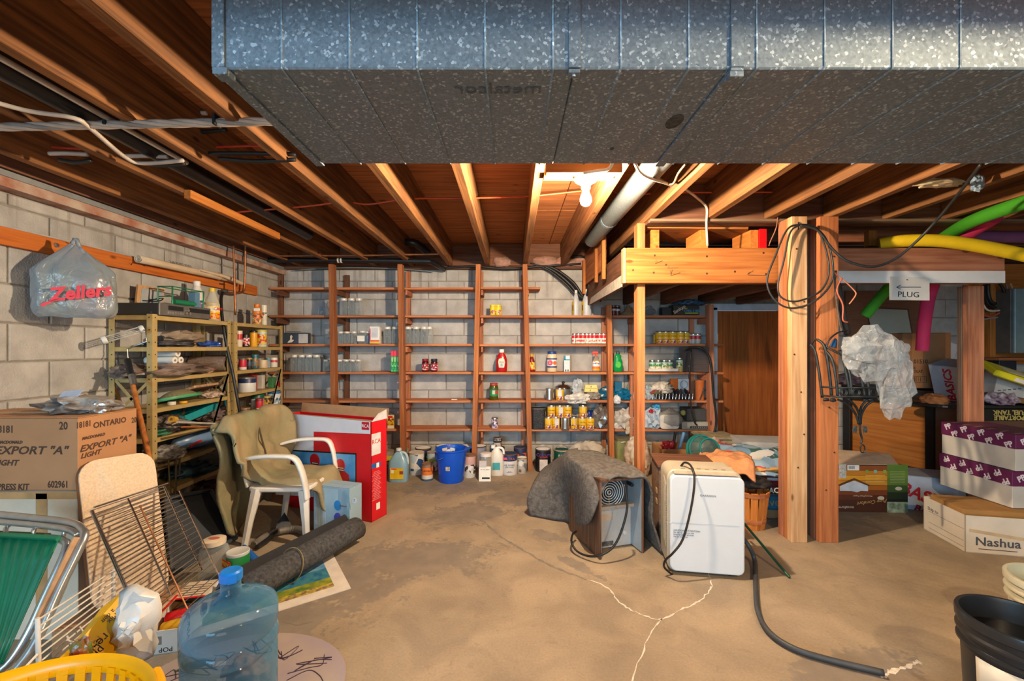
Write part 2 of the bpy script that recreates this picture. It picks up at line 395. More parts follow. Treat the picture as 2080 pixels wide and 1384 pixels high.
crack([(1448,1192),(1440,1150),(1470,1100)], .004, EFF)
crack([(955,1050),(985,1062),(1010,1085),(1040,1105),(1080,1128),(1120,1150),(1190,1178)], .012, OLDP)
crack([(870,1068),(900,1064),(940,1052),(955,1050)], .010, OLDP)
crack([(1790,1376),(1815,1366),(1850,1352),(1870,1346)], .016, EFF)
crack([(560,1275),(580,1262),(600,1270),(640,1262)], .003, OLDP)
# block walls
def block_mat():
    m, nt, N, L, B = newmat('concrete_block')
    tc = N.new('ShaderNodeTexCoord'); oi = N.new('ShaderNodeObjectInfo')
    n = N.new('ShaderNodeTexNoise'); n.inputs['Scale'].default_value = 9; n.inputs['Detail'].default_value = 5
    ge = N.new('ShaderNodeNewGeometry'); L.new(ge.outputs['Position'], n.inputs['Vector'])
    rp = N.new('ShaderNodeValToRGB'); e = rp.color_ramp.elements; e[0].position = .3; e[0].color = (*lin('#a29f9b'), 1); e[1].position = .7; e[1].color = (*lin('#bbb8b3'), 1)
    L.new(n.outputs['Fac'], rp.inputs[0])
    hs = N.new('ShaderNodeHueSaturation'); mr = N.new('ShaderNodeMapRange'); mr.inputs['To Min'].default_value = .9; mr.inputs['To Max'].default_value = 1.07
    L.new(oi.outputs['Random'], mr.inputs['Value']); L.new(mr.outputs[0], hs.inputs['Value']); L.new(rp.outputs[0], hs.inputs['Color'])
    # rusty drip streaks below the sill
    sx = N.new('ShaderNodeSeparateXYZ'); L.new(ge.outputs['Position'], sx.inputs[0])
    mp = N.new('ShaderNodeMapping'); mp.inputs['Scale'].default_value = (26, 26, .7); L.new(ge.outputs['Position'], mp.inputs[0])
    n2 = N.new('ShaderNodeTexNoise'); n2.inputs['Scale'].default_value = 1; n2.inputs['Detail'].default_value = 3; L.new(mp.outputs[0], n2.inputs['Vector'])
    r2 = N.new('ShaderNodeValToRGB'); r2.color_ramp.elements[0].position = .55; r2.color_ramp.elements[1].position = .75; L.new(n2.outputs['Fac'], r2.inputs[0])
    zr = N.new('ShaderNodeMapRange'); zr.inputs['From Min'].default_value = 1.72; zr.inputs['From Max'].default_value = 2.1; L.new(sx.outputs[2], zr.inputs['Value'])
    mm = N.new('ShaderNodeMath'); mm.operation = 'MULTIPLY'; L.new(r2.outputs[0], mm.inputs[0]); L.new(zr.outputs[0], mm.inputs[1])
    mm2 = N.new('ShaderNodeMath'); mm2.operation = 'MULTIPLY'; mm2.inputs[1].default_value = .55; L.new(mm.outputs[0], mm2.inputs[0])
    mx = N.new('ShaderNodeMix'); mx.data_type = 'RGBA'; L.new(mm2.outputs[0], mx.inputs[0]); L.new(hs.outputs[0], mx.inputs[6]); mx.inputs[7].default_value = (*lin('#6b5540'), 1)
    L.new(mx.outputs[2], B.inputs['Base Color']); B.inputs['Roughness'].default_value = .9; B.inputs['Specular IOR Level'].default_value = .2
    n3 = N.new('ShaderNodeTexNoise'); n3.inputs['Scale'].default_value = 110; n3.inputs['Detail'].default_value = 4; L.new(ge.outputs['Position'], n3.inputs['Vector'])
    bp = N.new('ShaderNodeBump'); bp.inputs['Strength'].default_value = .6; bp.inputs['Distance'].default_value = .008; L.new(n3.outputs['Fac'], bp.inputs['Height']); L.new(bp.outputs[0], B.inputs['Normal'])
    return m
BLK = block_mat(); MORT = M('#8f887d', .95, 0, .1, 20, .3, 80)
BX = {}
def block_mesh(w, h):
    k = (round(w, 3), round(h, 3))
    if k not in BX:
        a, b, c = w/2, h/2, .006
        vs = [(-a,.03,-b),(a,.03,-b),(a,.03,b),(-a,.03,b),(-a,.005,-b),(a,.005,-b),(a,.005,b),(-a,.005,b),(-a+c,0,-b+c),(a-c,0,-b+c),(a-c,0,b-c),(-a+c,0,b-c)]
        fs = [(i, (i+1) % 4, (i+1) % 4+4, i+4) for i in range(4)]+[(i+4, (i+1) % 4+4, (i+1) % 4+8, i+8) for i in range(4)]+[(8,9,10,11)]
        o = MB().add(vs, fs).build('block', BLK); BX[k] = o.data; bpy.data.objects.remove(o)
    return BX[k]
def block_wall(parent, org, rz, length, top, holes=(), first=0.0, course=.2035, jl=.4):
    """running-bond blocks as single objects; local x along the wall, y into it"""
    Mx = Matrix.Translation(org) @ Matrix.Rotation(rz, 4, 'Z'); row = 0; z = 0
    while z < top-.03:
        hgt = min(course, top-z); x = first-(jl/2 if row % 2 else 0)
        while x < length:
            a, b = max(0, x), min(length, x+jl)
            segs = [(a, b)]
            for h0, h1, hz in holes:
                if z < hz-.02:
                    ns = []
                    for p, q in segs:
                        if q <= h0 or p >= h1: ns.append((p, q))
                        else:
                            if p < h0: ns.append((p, h0))
                            if q > h1: ns.append((h1, q))
                    segs = ns
            for p, q in segs:
                if q-p < .05: continue
                o = bpy.data.objects.new('block', block_mesh(q-p-.009, hgt-.009)); COL.objects.link(o); o.parent = parent
                o.matrix_local = Mx @ Matrix.Translation(((p+q)/2, -.004, z+hgt/2))
            x += jl
        z += course; row += 1
XL, YB, ZW = -2.62, 4.80, 2.165
DX0, DX1, DZ = 2.20, 3.08, 1.775                       # door opening in the back wall
wb_ = MB(); y = YB+.006
wb_.box(((XL-.2+DX0)/2, y+.1, ZW/2), (DX0-XL+.2, .2, ZW)); wb_.box(((DX1+6.2)/2, y+.1, ZW/2), (6.2-DX1, .2, ZW)); wb_.box(((DX0+DX1)/2, y+.1, (DZ+ZW)/2), (DX1-DX0, .2, ZW-DZ))
wall_back = stuct(wb_.build('wall_back', MORT))
block_wall(wall_back, (XL, YB, 0), 0, 8.6, ZW, holes=[(DX0-XL, DX1-XL, DZ)], first=-.13)
wall_left = stuct(MB().box((XL-.106, 1.0, 2.10/2), (.2, 8.0, 2.10)).build('wall_left', MORT))
block_wall(wall_left, (XL, 0.6, 0), R(90), YB-.6, 2.10, first=.02)
wall_right = stuct(MB().box((6.1, 1.0, 1.22), (.2, 8.0, 2.44)).build('wall_right', MORT))
# door in the back wall: slab, casing, knob
dr = stuct(board('door_1', (2.67, YB+.02, .855), (.76, .04, 1.70), 'door'))
MB().lathe([(.012,0),(.012,.03),(.028,.04),(.032,.055),(.024,.07),(.0,.073)], 14, (.315, -.02, -.07), (0,-1,0)).build('door_knob', M('#b09a6a', .3, .9), dr, smooth=40)
panel(dr, (.345, -.021, .50), (1,0,0), (0,0,1), .05, .085, M('#d8d0b4', .5), .006, 'switch_plate')
for hz in (.55, -.55): MB().box((-.385, -.022, hz), (.02, .008, .09)).build('hinge', M('#d8c9a0', .4, .5), dr)
trm = stuct(MB().box((2.235, YB-.01, .87), (.085, .05, 1.74)).build('trim_1', M('#c3ccd6', .5, 0, .05), bevel=.004))
stuct(MB().box((2.67, YB-.01, 1.745), (.95, .05, .075)).build('trim_2', M('#b9c6d4', .5, 0, .05), bevel=.004))
stuct(MB().box((3.095, YB-.01, .87), (.075, .05, 1.74)).build('trim_3', M('#c3ccd6', .5, 0, .05), bevel=.004))
# plates on top of the walls
pl = MB().box((XL+.03, 1.6, 2.128), (.10, 6.4, .05)).build('trim_4', M('#9a5f48', .85, 0, .35, 9, .4, 40, col2='#b9a796')); stuct(pl)
stuct(MB().box((XL+.02, 1.6, 2.168), (.14, 6.4, .03)).build('trim_5', M('#8a8d8f', .6, .3)))
stuct(board('trim_6', (-.3, YB-.02, 2.178), (4.6, .10, .03), 'dark'))
stuct(board('trim_7', (1.7, YB+.055, 2.305), (8.6, .05, .28), 'dark'))
# pink fibreglass stuffing on the sill
def lump(name, mat, c, d, seed, amp=.3, parent=None, sub=3, freq=1.6, flat=0, smooth=180, ridged=False, rot=None, facet=0):
    bm = bmesh.new(); bmesh.ops.create_icosphere(bm, subdivisions=sub, radius=1); vs = []
    for v in bm.verts:
        p = v.co.copy(); k = noise.fractal(p*freq+V(seed*3.1, seed*1.7, seed), 1.0, 2.0, 4)
        if ridged: k = (1-abs(k)*2.2)-.5
        if facet: k = k*.6+facet*noise.noise(p*7+V(seed,0,seed))
        q = p*(1+amp*k); q = V(q.x*d[0]/2, q.y*d[1]/2, q.z*d[2]/2)
        if flat and q.z < -d[2]/2*flat: q.z = -d[2]/2*flat
        v.co = q
    me = bpy.data.meshes.new(name); bm.to_mesh(me); bm.free(); me.materials.append(mat)
    if not facet: me.shade_smooth()
    if smooth < 180: me.set_sharp_from_angle(angle=R(smooth))
    o = bpy.data.objects.new(name, me); COL.objects.link(o); o.location = c
    if parent: o.parent = parent
    if rot: o.rotation_euler = rot
    return o
PINKF = M('#b0837a', .95, 0, .2, 20, .8, 30, col2='#8a6f58')
for i, (px, w) in enumerate(((1110,.30),(1150,.26),(1185,.3),(1020,.2))):
    tag(lump('insulation_batt', PINKF, W(px, 532, 4.72), (w, .12, .11), i, .35), 'tuft of brownish pink insulation stuffed on the sill ' + ('left of the ceiling wires', 'behind the ceiling wires', 'beside the stair landing', 'between the middle joists')[i], 'insulation')
# ---------------------------------------------------------------- ceiling: plywood subfloor and joists
ceil = stuct(MB().box((1.6, .6, 2.47), (8.9, 8.9, .02)).build('ceiling', M('#5a3a26', .9)))
for yy in [4.8-1.22*i for i in range(6)]:
    for xx in range(-3, 7, 2):
        board('plywood_sheet', (xx+1-.6, yy-.61, 2.45), (1.995, 1.214, .018), 'ply', ceil, bevel=.002)
JX = [.133+.412*k for k in range(-6, 15)]
for i, x in enumerate(JX):
    k = i-6; y1 = 4.77 if k <= 2 else 2.995
    board('joist', (x, (y1-2.2)/2, 2.315), (.05, y1+2.2, .25), 'joist', ceil, bevel=.003)
board('joist', (XL+.075, 1.3, 2.315), (.05, 6.9, .25), 'dark', ceil)
board('header', (2.95, 3.05, 2.305), (4.0, .10, .265), 'dark', ceil)
board('header', (2.95, 2.985, 2.178), (4.0, .05, .02), 'grey', ceil)
board('shade_girder', (1.6, .5, 2.08), (8, .1, .19), 'joist', ceil)  # unseen beam added to cut the second bulb's light on the duct
board('blocking', (.339, 2.06, 2.165), (.362, .05, .07), 'beam', ceil)
board('blocking', (.339, 2.22, 2.20), (.362, .07, .05), 'beam', ceil)
# extra strip nailed to a joist on the left
board('joist_strip', (JX[1]+.045, 2.95, 2.185), (.04, .95, .05), 'orange', ceil)
# header blocks at the back between joists
for i in range(8): board('blocking', (JX[i]+.206, 4.73, 2.315), (.36, .04, .24), 'dark', ceil)
# ---------------------------------------------------------------- posts and the stair landing
def post(name_label, x0, x1, ys, z1, key, w_rot=0):
    t = thing('support_post', name_label, 'post', ((x0+x1)/2, ys[0], 0)); y = 0
    for j, d in enumerate(ys[1]):
        o = board('post_plank', (random.uniform(-.003,.003), y+d/2, z1/2), (x1-x0-(.004*j), d-.003, z1), key[j % len(key)], t); y += d
    return t
p1_ = post('wooden post with a pale knotty front plank and black cable coil', 1.848, 1.952, (2.84, (.05,.05,.05)), 2.167, ('pale', 'post', 'redwood'))
p2_ = post('tripled reddish wooden post with the iron plant basket hooked to it', 2.034, 2.158, (2.84, (.05,.045,.05)), 2.167, ('post', 'redwood', 'grey'))
p3_ = post('thin pale wooden post rising out of the draped grey carpet', .891, .947, (3.075, (.09,)), 2.19, ('post',))
p4_ = post('short wooden post standing behind the purple printed cartons under the white painted beam', 3.50, 3.62, (3.29, (.05,.04)), 1.77, ('redwood', 'grey'))
for t, pts in ((p1_, [(-.02,1.95),(.03,1.6),(-.035,1.25),(.01,1.0),(.03,.72),(-.01,.5)]), (p2_, [(.03,1.9),(-.03,1.3),(.0,.9),(.035,.6),(-.02,.35)])):
    b = MB()
    for x, z in pts: b.lathe([(.006,0),(.006,.0015)], 8, (x, -.0005, z), (0,-1,0))
    tag(b.build('knots', M('#4a2a18', .8), t), kind='stuff')
land = thing('stair_landing', 'framed wooden stair landing with thick front beam and pencilled tick marks', 'landing', (.80, 3.02, 1.751))
lz = 1.751
board('front_beam', (.665, .025, .124), (1.33, .05, .248), 'beam', land, bevel=.004)
b2 = board('front_beam', (2.0, .025, .124), (1.34, .05, .248), 'redwood', land, bevel=.004); b2['label'] = 'duller right half of the beam with a white painted lower band'
MB().box((2.03, -.002, .042), (1.27, .006, .084)).build('paint_band', M('#d8d6d4', .6, 0, .06, 4, .1, 30), land)
board('front_beam', (1.25, .075, .124), (2.4, .045, .24), 'grey', land)
MB().box((-.012, .03, .124), (.02, .06, .248)).build('end_board', wd_('pale', 'z'), land, bevel=.003)
board('side_joist', (.03, .9, .124), (.05, 1.75, .24), 'dark', land)
for i in range(4): board('deck_joist', (.45+.42*i, .93, .13), (.05, 1.66, .22), 'dark', land)
board('deck', (1.34, .93, .255), (2.66, 1.7, .016), 'dark', land)
MB().prism([(-.004, .12, -.01), (-.004, 1.45, -.01), (-.004, 1.35, .05), (-.004, .6, .07), (-.004, .12, .075)], (.006,0,0)).build('plaster_smear', M('#b0a79b', .9, 0, .1, 20, .4, 60), land)
# cladding boards on the landing's left side
for j, (y0, y1) in enumerate(((.95, 1.75), (.62, .94))):
    for k in range(2): board('side_board', (-.012-.004*j, (y0+y1)/2, .30+.17*k), (.02, y1-y0-.004, .166), 'post', land)
for y0, zz in ((1.60,.30),(.92,.32),(.60,.30)): MB().box((-.036, y0, zz), (.03, .05, .36)).build('cleat', wd_('beam', 'z'), land, bevel=.002)
# pencilled ticks and bolt heads on the beam
tk = MB()
def tick(pxs): tk.tube([W(x, y, 3.02)-land.location-V(0,.0015,0) for x, y in pxs], .0016, 4)
tick([(1333,528),(1331,536),(1346,530)]); tick([(1360,540),(1356,545),(1378,544)]); tick([(1366,548),(1362,561),(1382,554)]); tick([(1362,549),(1363,560)])
tick([(1522,553),(1518,558),(1530,550)]); tick([(1520,559),(1556,560)])
tag(tk.build('pencil_ticks', INKB, land), kind='stuff')
kb = MB()
for x, y in ((1330,519),(1328,554),(1353,538),(1436,521),(1436,556),(1551,514),(1556,557),(1286,549),(1493,552)): kb.lathe([(.008,0),(.007,.002)], 8, W(x, y, 3.02)-land.location, (0,-1,0))
tag(kb.build('bolt_heads', M('#4b2f22', .7, .3), land), kind='stuff')
# plywood sheet lying on blocks on the landing deck
sh = thing('plywood_platform', 'small plywood sheet raised on wooden blocks on the stair landing', 'platform', (1.28, 3.13, 2.015))
MB().prism([(-.33,0,.155),(.44,0,.145),(.62,.42,.155),(-.15,.45,.165)], (0,0,.018)).build('plywood_sheet', wd_('beam', 'x'), sh)
for x, key in ((-.23,'orange'),(.13,'orange'),(.50,'orange')):
    o = MB().box((x, .16, .075), (.06, .26, .15)).build('block', wd_(key, 'y'), sh, bevel=.002)
MB().box((.555, .02, .075), (.05, .02, .15)).build('painted_block', RED, sh)
board('stair_stringer', (2.6, 3.6, 2.28), (2.6, .05, .2), 'redwood'); tag(bpy.data.objects['stair_stringer'], 'long reddish board above the landing behind the two posts', 'board')
tag(MB().box((1.55, 4.3, 2.44), (.9, .02, .22)).build('drywall_offcut', M('#aab0b4', .8, 0, .1)), 'grey drywall strip above the stair landing', 'drywall')
tag(board('wood_block', W(1768, 485, 3.3), (.06, .05, .12), 'orange'), 'short orange wood block standing on the beam left of the yellow noodle', 'block')
# ---------------------------------------------------------------- sheet metal duct
def galv():
    m, nt, N, L, B = newmat('galvanised')
    tc = N.new('ShaderNodeTexCoord'); v = N.new('ShaderNodeTexVoronoi'); v.inputs['Scale'].default_value = 185; L.new(tc.outputs['Object'], v.inputs['Vector'])
    s = N.new('ShaderNodeSeparateColor'); L.new(v.outputs['Color'], s.inputs[0])
    rp = N.new('ShaderNodeValToRGB'); e = rp.color_ramp.elements
    e[0].position = 0; e[0].color = (*lin('#62707c'), 1); e[1].position = .86; e[1].color = (*lin('#71808c'), 1)
    x = e.new(.968); x.color = (*lin('#a6b4bf'), 1)
    L.new(s.outputs[0], rp.inputs[0]); L.new(rp.outputs[0], B.inputs['Base Color'])
    B.inputs['Metallic'].default_value = .4
    r2 = N.new('ShaderNodeMapRange'); r2.inputs['To Min'].default_value = .35; r2.inputs['To Max'].default_value = .55; L.new(s.outputs[1], r2.inputs['Value']); L.new(r2.outputs[0], B.inputs['Roughness'])
    return m
GALV = galv()
duct = thing('sheet_metal_duct', 'large rectangular galvanised duct hung under the joists', 'duct', (-.623, .9, 1.885))
DW, DH = .468, .262
for x0, x1 in ((0, .752), (.752, 1.092), (1.092, 2.9), (2.9, 4.6)):
    s = MB().box(((x0+x1)/2, DW/2, DH/2), (x1-x0-.001, DW, DH)).build('duct_section', GALV, duct, bevel=.003)
rb = MB(); x = .137
while x < 4.5:
    rb.tube([(x,-.0005,DH-.01),(x,-.0005,.0),(x,.002,-.0005),(x+(0),DW,-.0005)], .0028, 5); x += .1425
tag(rb.build('pressed_ribs', GALV, duct, smooth=60), kind='stuff')
def strip(b, x, w, t):
    b.box((x, -t/2, DH/2), (w, t, DH)); b.box((x, DW/2, -t/2), (w, DW+.01, t))
b = MB(); strip(b, .006, .026, .006); b.box((.012, .006, -.009), (.03, .03, .014)); b.build('end_flange', GALV, duct, bevel=.001)
b = MB(); strip(b, 1.092, .028, .007); b.box((1.092, .01, -.012), (.03, .026, .012)); b.build('drive_cleat', GALV, duct, bevel=.001)
b = MB(); b.box((.752, -.003, DH/2), (.026, .006, DH)); b.box((.752, .008, -.005), (.024, .02, .008)); b.lathe([(.005,0),(.004,.004)], 8, (.752, .008, -.009), (0,0,-1)); b.build('slip_cleat', GALV, duct, bevel=.001)
text('metalcor', duct, (.59, .07, -.002), (-1,0,0), (0,-1,0), .055, M('#4f5a63', .5, .4), .0002)
for px, py, r_ in ((1370,247,.03),(1243,302,.008)):
    p = W(px, py, H and FPX*(1.885-H)/(CY-py)) - duct.location
    MB().lathe([(r_,0),(r_*.7,.001)], 10, p-V(0,0,.001), (0,0,-1), sq=(1.2,.7,1)).build('soot_mark', M('#3a3b3b', .8, 0, .3, 80), duct)
# round vent pipe between joists
vp = thing('round_vent_pipe', 'round galvanised vent pipe running between joists right of the bulb', 'pipe', (.76, 1.45, 2.245))
for i, (a, b_) in enumerate(((0,.9),(.88,1.75),(1.73,2.33))):
    MB().lathe([(.064+.001*i, a), (.064, b_)], 20, (0,0,0), (-.028,1,.0)).build('pipe_section', M('#6a7174', .5, .55, .12, 90), vp, smooth=50)
MB().lathe([(.0655,1.70),(.069,1.72),(.0655,1.74)], 20, (0,0,0), (-.028,1,0)).build('joint_ring', GALV, vp, smooth=50)
# ---------------------------------------------------------------- bulb fixtures (real bulbs give the warm light)
def lampholder(label, loc, GLOW):
    t = thing('bulb_lampholder', label, 'lamp', loc)
    MB().lathe([(.045,.0),(.052,.03),(.03,.05)], 18, (0,0,.0)).build('junction_box', M('#8b7f76', .5, .5), t, smooth=40)
    MB().lathe([(.03,-.035),(.055,-.02),(.062,-.008),(.062,-.002),(.05,.0)], 24).build('porcelain_base', M('#efe8dc', .25), t, smooth=40)
    MB().lathe([(.017,-.062),(.024,-.058),(.026,-.034)], 16).build('socket', M('#efe6d6', .3), t, smooth=40)
    MB().lathe([(.0,-.148),(.014,-.146),(.024,-.137),(.029,-.122),(.028,-.108),(.021,-.088),(.0145,-.07),(.0135,-.06)], 18).build('glass_bulb', GLOW, t, smooth=180)
    return t
lampholder('lit bare bulb in a white porcelain holder under the joists', (.374, 2.20, 2.172), emit((1.0, .78, .53), BULB_W))
lampholder('second lit bare bulb behind the sheet metal duct, toward the viewer', (1.45, -.15, 2.13), emit((1.0, .72, .42), BULB2_W))
# ---------------------------------------------------------------- generic small goods
def tin(name, label, cat, loc, r, h, stops, group=None, lid=None, nc=None, n0=0., n1=.4, ns=40, rim=True, neck=None, rough=.4, lidh=.012, metal=False, sq=None, nthr=.55):
    t = thing(name, label, cat, loc, random.uniform(0, 6), group)
    key = str(stops)+str(nc)+str(n0)+str(n1)+str(ns)
    bm_ = bandmat(key, stops, nc, ns, n0, n1, rough, nthr=nthr)
    pr = [(r*.96,0),(r,.004),(r,h-.004),(r*.96,h)]
    if neck: pr = [(r*.94,0),(r,.006),(r,h*neck[1]),(r*neck[0],h*neck[2]),(r*neck[0],h)]
    MB().lathe(pr, 16, sq=sq).build('body', bm_, t, smooth=40)
    if rim:
        lr = r*(neck[0] if neck else 1.0)
        lm = M(lid, .35, 0, .03) if lid else TIN
        MB().lathe([(lr*1.02, h-.003),(lr*1.03, h+lidh-.003),(lr*.98, h+lidh),(lr*.9, h+lidh-.002)], 16, sq=sq).build('lid', lm, t, smooth=40)
    return t
def bottle(name, label, cat, loc, prof, mat, cap=None, capm=None, group=None, sq=None, lab=None, labm=None, rz=0, n=18):
    t = thing(name, label, cat, loc, rz, group)
    MB().lathe(prof, n, sq=sq).build('body', mat, t, smooth=50)
    if cap: MB().lathe(cap, 14).build('cap', capm, t, smooth=40)
    if lab:
        z0, z1 = lab
        def rad(z):
            for (r0, a), (r1, b) in zip(prof, prof[1:]):
                if a <= z <= b and b > a: return r0+(r1-r0)*(z-a)/(b-a)
            return prof[0][0]
        MB().lathe([(rad(z0+(z1-z0)*i/4)*1.012, z0+(z1-z0)*i/4) for i in range(5)], n, sq=sq, cap0=False, cap1=False).build('printed_label', labm, t, smooth=50)
    return t
def carton(name, label, c, d, mat, rz=0, cat='box', group=None, flaps=True, tape=True, rot=None, bev=.002):
    """closed carton; c = centre of its base"""
    t = thing(name, label, cat, c, rot if rot else rz, group); w, dp, h = d
    MB().box((0,0,h/2-.002), (w, dp, h-.004)).build('body', mat, t, bevel=bev)
    if flaps:
        for s in (-1, 1): MB().box((0, s*dp/4, h-.001), (w-.001, dp/2-.002, .003)).build('flap', mat, t)
    if tape: MB().box((0, 0, h+.0012), (w, .045, .0015)).build('tape', M('#b08a5c', .35, 0, .05), t)
    return t
def open_carton(name, label, c, d, mat, rz=0, cat='box', group=None, inner=None, flaps=()):
    t = thing(name, label, cat, c, rz, group); w, dp, h = d; k = .005
    b = MB()
    b.box((0,0,k/2), (w, dp, k))
    b.box((0,-dp/2+k/2,h/2), (w, k, h)); b.box((0,dp/2-k/2,h/2), (w, k, h)); b.box((-w/2+k/2,0,h/2), (k, dp, h)); b.box((w/2-k/2,0,h/2), (k, dp, h))
    b.build('walls', mat, t)
    for side, L_, an in flaps:
        a = R(an)
        if side in ('f', 'b'):
            s = -1 if side == 'f' else 1; p = V(0, s*dp/2, h)
            q = p+V(0, s*math.cos(a)*L_, math.sin(a)*L_); o = V(w/2, 0, 0)
        else:
            s = -1 if side == 'l' else 1; p = V(s*w/2, 0, h)
            q = p+V(s*math.cos(a)*L_, 0, math.sin(a)*L_); o = V(0, dp/2, 0)
        MB().add([p-o, p+o, q+o, q-o], [(0,1,2,3)]).build('flap', mat, t, solid=.004)
    return t
def bag(name, label, c, d, mat, seed, amp=.35, cat='bag', freq=1.8, flat=.75, sub=4, group=None):
    fc = 1.1 if cat in ('bag', 'wrap', 'bundle', 'tumbler', 'packet', 'paper') else 0
    o = lump(name, mat, (c[0], c[1], c[2]+d[2]/2*flat), d, seed, amp, None, 3 if fc else sub, freq, flat, 180, True, None, fc)
    return tag(o, label, cat, group)
# ---------------------------------------------------------------- left wall: rail, hung bag, paper roll, pipes
rail = thing('hanging_rail', 'long orange wooden rail nailed along the left block wall', 'rail', (XL+.02, 2.6, 1.865))
board('plank', (0, 0, 0), (.036, 3.46, .092), 'rail', rail)
MB().box((-.004, 0, .05), (.03, 3.46, .008)).build('top_strip', M('#a8adb4', .5, .3, .1), rail)
b = MB(); b.lathe([(.014,0),(.013,.006),(.006,.007)], 12, (.018, 2.42-2.6, .01), (1,0,0)); b.build('bolt_washer', STEEL, rail, smooth=40)
for y0, z0 in ((1.98,.0),(2.5,.03),(2.9,-.01),(3.0,.0)): MB().tube([(.015,y0-2.6,z0),(.05,y0-2.63,z0+.012)], .0025, 5).build('nail', IRON, rail)
ro = thing('paper_roll', 'beige rolled paper sheet resting on nails of the orange rail', 'roll', (-2.54, 2.90, 1.90))
sp = [(math.cos(a*.5)*(.008+.00095*a), math.sin(a*.5)*(.008+.00095*a)) for a in range(0, 26)]
PB = M('#cbb498', .7, 0, .06, 10)
MB().grid(lambda u, v: V(sp[int(u*25)][0]*(1+.1*math.sin(v*9)), v*1.0, sp[int(u*25)][1]+.012*v), 26, 8).build('paper', PB, ro, smooth=180, solid=.0015)
MB().tube([(.02,.55,.02),(.045,.8,.01),(.03,1.06,-.012)], [.010,.015,.018], 10).build('loose_end', PB, ro, smooth=60)
MB().lathe([(.0345,.80),(.0345,.805)], 16, (0,0,.01), (0,1,0)).build('string', KRAFT, ro)
text('2x8 RUST.KUU', ro, (.027, .34, .026), (-.02,1,.02), (-.6,0,.7), .034, INKB)
# grey carrier bag bulging with cushions
ZBAG = zb = thing('carrier_bag', 'translucent grey plastic shopping bag with red script lettering hung on the rail', 'bag', (-2.42, 2.37, 1.462), R(42)); zb.scale = (.80, .85, .85)
def bagfn(u, v):
    a = 2*math.pi*u; z = v
    w = .205*(1-max(0, (v-.62)/.38)**1.15*.93); d = .085*(1-max(0, (v-.55)/.45)**1.2*.9)
    if v < .12: w *= .86+.14*(v/.12)**.5; d *= .55+.45*(v/.12)**.5
    x, y = math.cos(a), math.sin(a)
    x = math.copysign(abs(x)**.6, x); y = math.copysign(abs(y)**.6, y)
    k = .018*nz((x*2, y*2, z*2), 1.7, 4)+.008*math.sin(a*9+nz((x,y,z),3,2)*5)*(v > .55)*(v-.5)
    return V(x*(w+k), y*(d+k), z*.47+.02*nz((x,y,z),2,9))
FILM = crinkle('grey', '#8f979b', .62, .25, 14, .5)
MB().grid(bagfn, 56, 30, cu=True).build('film', FILM, zb, smooth=180)
MB().grid(lambda u, v: V((v-.5)*.05+.012*math.cos(2*math.pi*u), .012*math.sin(2*math.pi*u)*(1-abs(v-.5)), .44+.09*(1-abs(v-.5)*2)), 8, 8, cu=True).build('handles', FILM, zb, smooth=180)
lump('cushion', M('#7ba39a', .8, 0, .1), (-.09, .01, .17), (.20, .12, .30), 3, .12, zb); lump('cushion', M('#b77f92', .8, 0, .1), (.08, -.005, .15), (.20, .12, .27), 5, .12, zb)
lump('cushion', M('#4d6a80', .8, 0, .1), (.0, .02, .2), (.12, .1, .24), 6, .12, zb)
text('Zellers', zb, (.03, -.108, .155), (1,0,.2), (-.2,0,1), .112, M('#c42a3c', .5), .0006, .25, .95, off=.004)
MB().prism([V(-.155,-.108,.07)+V(a,0,b_) for a, b_ in ((0,0),(.09,.05),(.085,.038),(.01,-.016))], (0,-.0012,0)).build('script_tail', M('#c42a3c', .5), zb)
# copper and black pipes in the far left corner
cp = thing('copper_pipe', 'thin copper water pipe with brass valve on the left wall', 'pipe', (0,0,0))
cb_ = lambda pxs, r, m, nm, par, n=8, sub=5: MB().tube(smooth_path([W(*p) for p in pxs], sub), r, n).build(nm, m, par, smooth=180)
cb_([(499,470,4.0),(498,530,4.0),(496,585,4.0),(487,595,3.95),(465,595,3.85),(455,592,3.78)], .011, COPPER, 'riser', cp)
cb_([(474,500,3.75),(476,560,3.75),(478,640,3.75)], .009, COPPER, 'stub', cp)
MB().lathe([(.012,-.03),(.022,-.01),(.022,.012),(.012,.03)], 10, W(455,592,3.78), (1,0,0)).build('valve_body', M('#6b6258', .4, .7), cp, smooth=40)
MB().lathe([(.02,0),(.02,.008)], 8, W(450,578,3.78), (0,0,1)).build('valve_handle', IRON, cp)
hz = thing('drain_hose', 'black rubber hose dangling from the valve in front of the yellow shelves', 'hose', (0,0,0))
cb_([(452,594,3.6),(449,610,3.55),(452,650,3.5),(461,705,3.48),(473,760,3.48),(483,815,3.48),(489,850,3.5)], .0125, BLACK, 'hose', hz, 8)
dp = thing('drain_pipe', 'black plastic drain pipe crossing below the joists along the back wall', 'pipe', (0,0,0))
ABS = M('#1a1a1d', .35, 0, .1)
MB().tube([W(500,528,4.42), W(690,529,4.42), W(875,531,4.42)], .026, 10).build('pipe_run', ABS, dp, smooth=50)
MB().tube([W(870,530,4.42), W(884,537,4.5), W(902,548,4.74)], .027, 10).build('elbow', ABS, dp, smooth=50)
for x in (688, 694): MB().lathe([(.029,-.008),(.029,.008)], 12, W(x,529,4.42), (1,0,0)).build('coupling_ring', M('#d8d3c8', .5), dp, smooth=40)
d2 = thing('pipe_elbow', 'short black plastic elbow stub between the joists above the drain pipe', 'pipe', (0,0,0))
MB().tube(smooth_path([W(822,492,4.3), W(845,495,4.3), W(868,512,4.45)], 4), .04, 10).build('elbow', ABS, d2, smooth=50)
d3 = thing('water_pipe', 'thin brown copper pipe running just above the black drain pipe', 'pipe', (0,0,0))
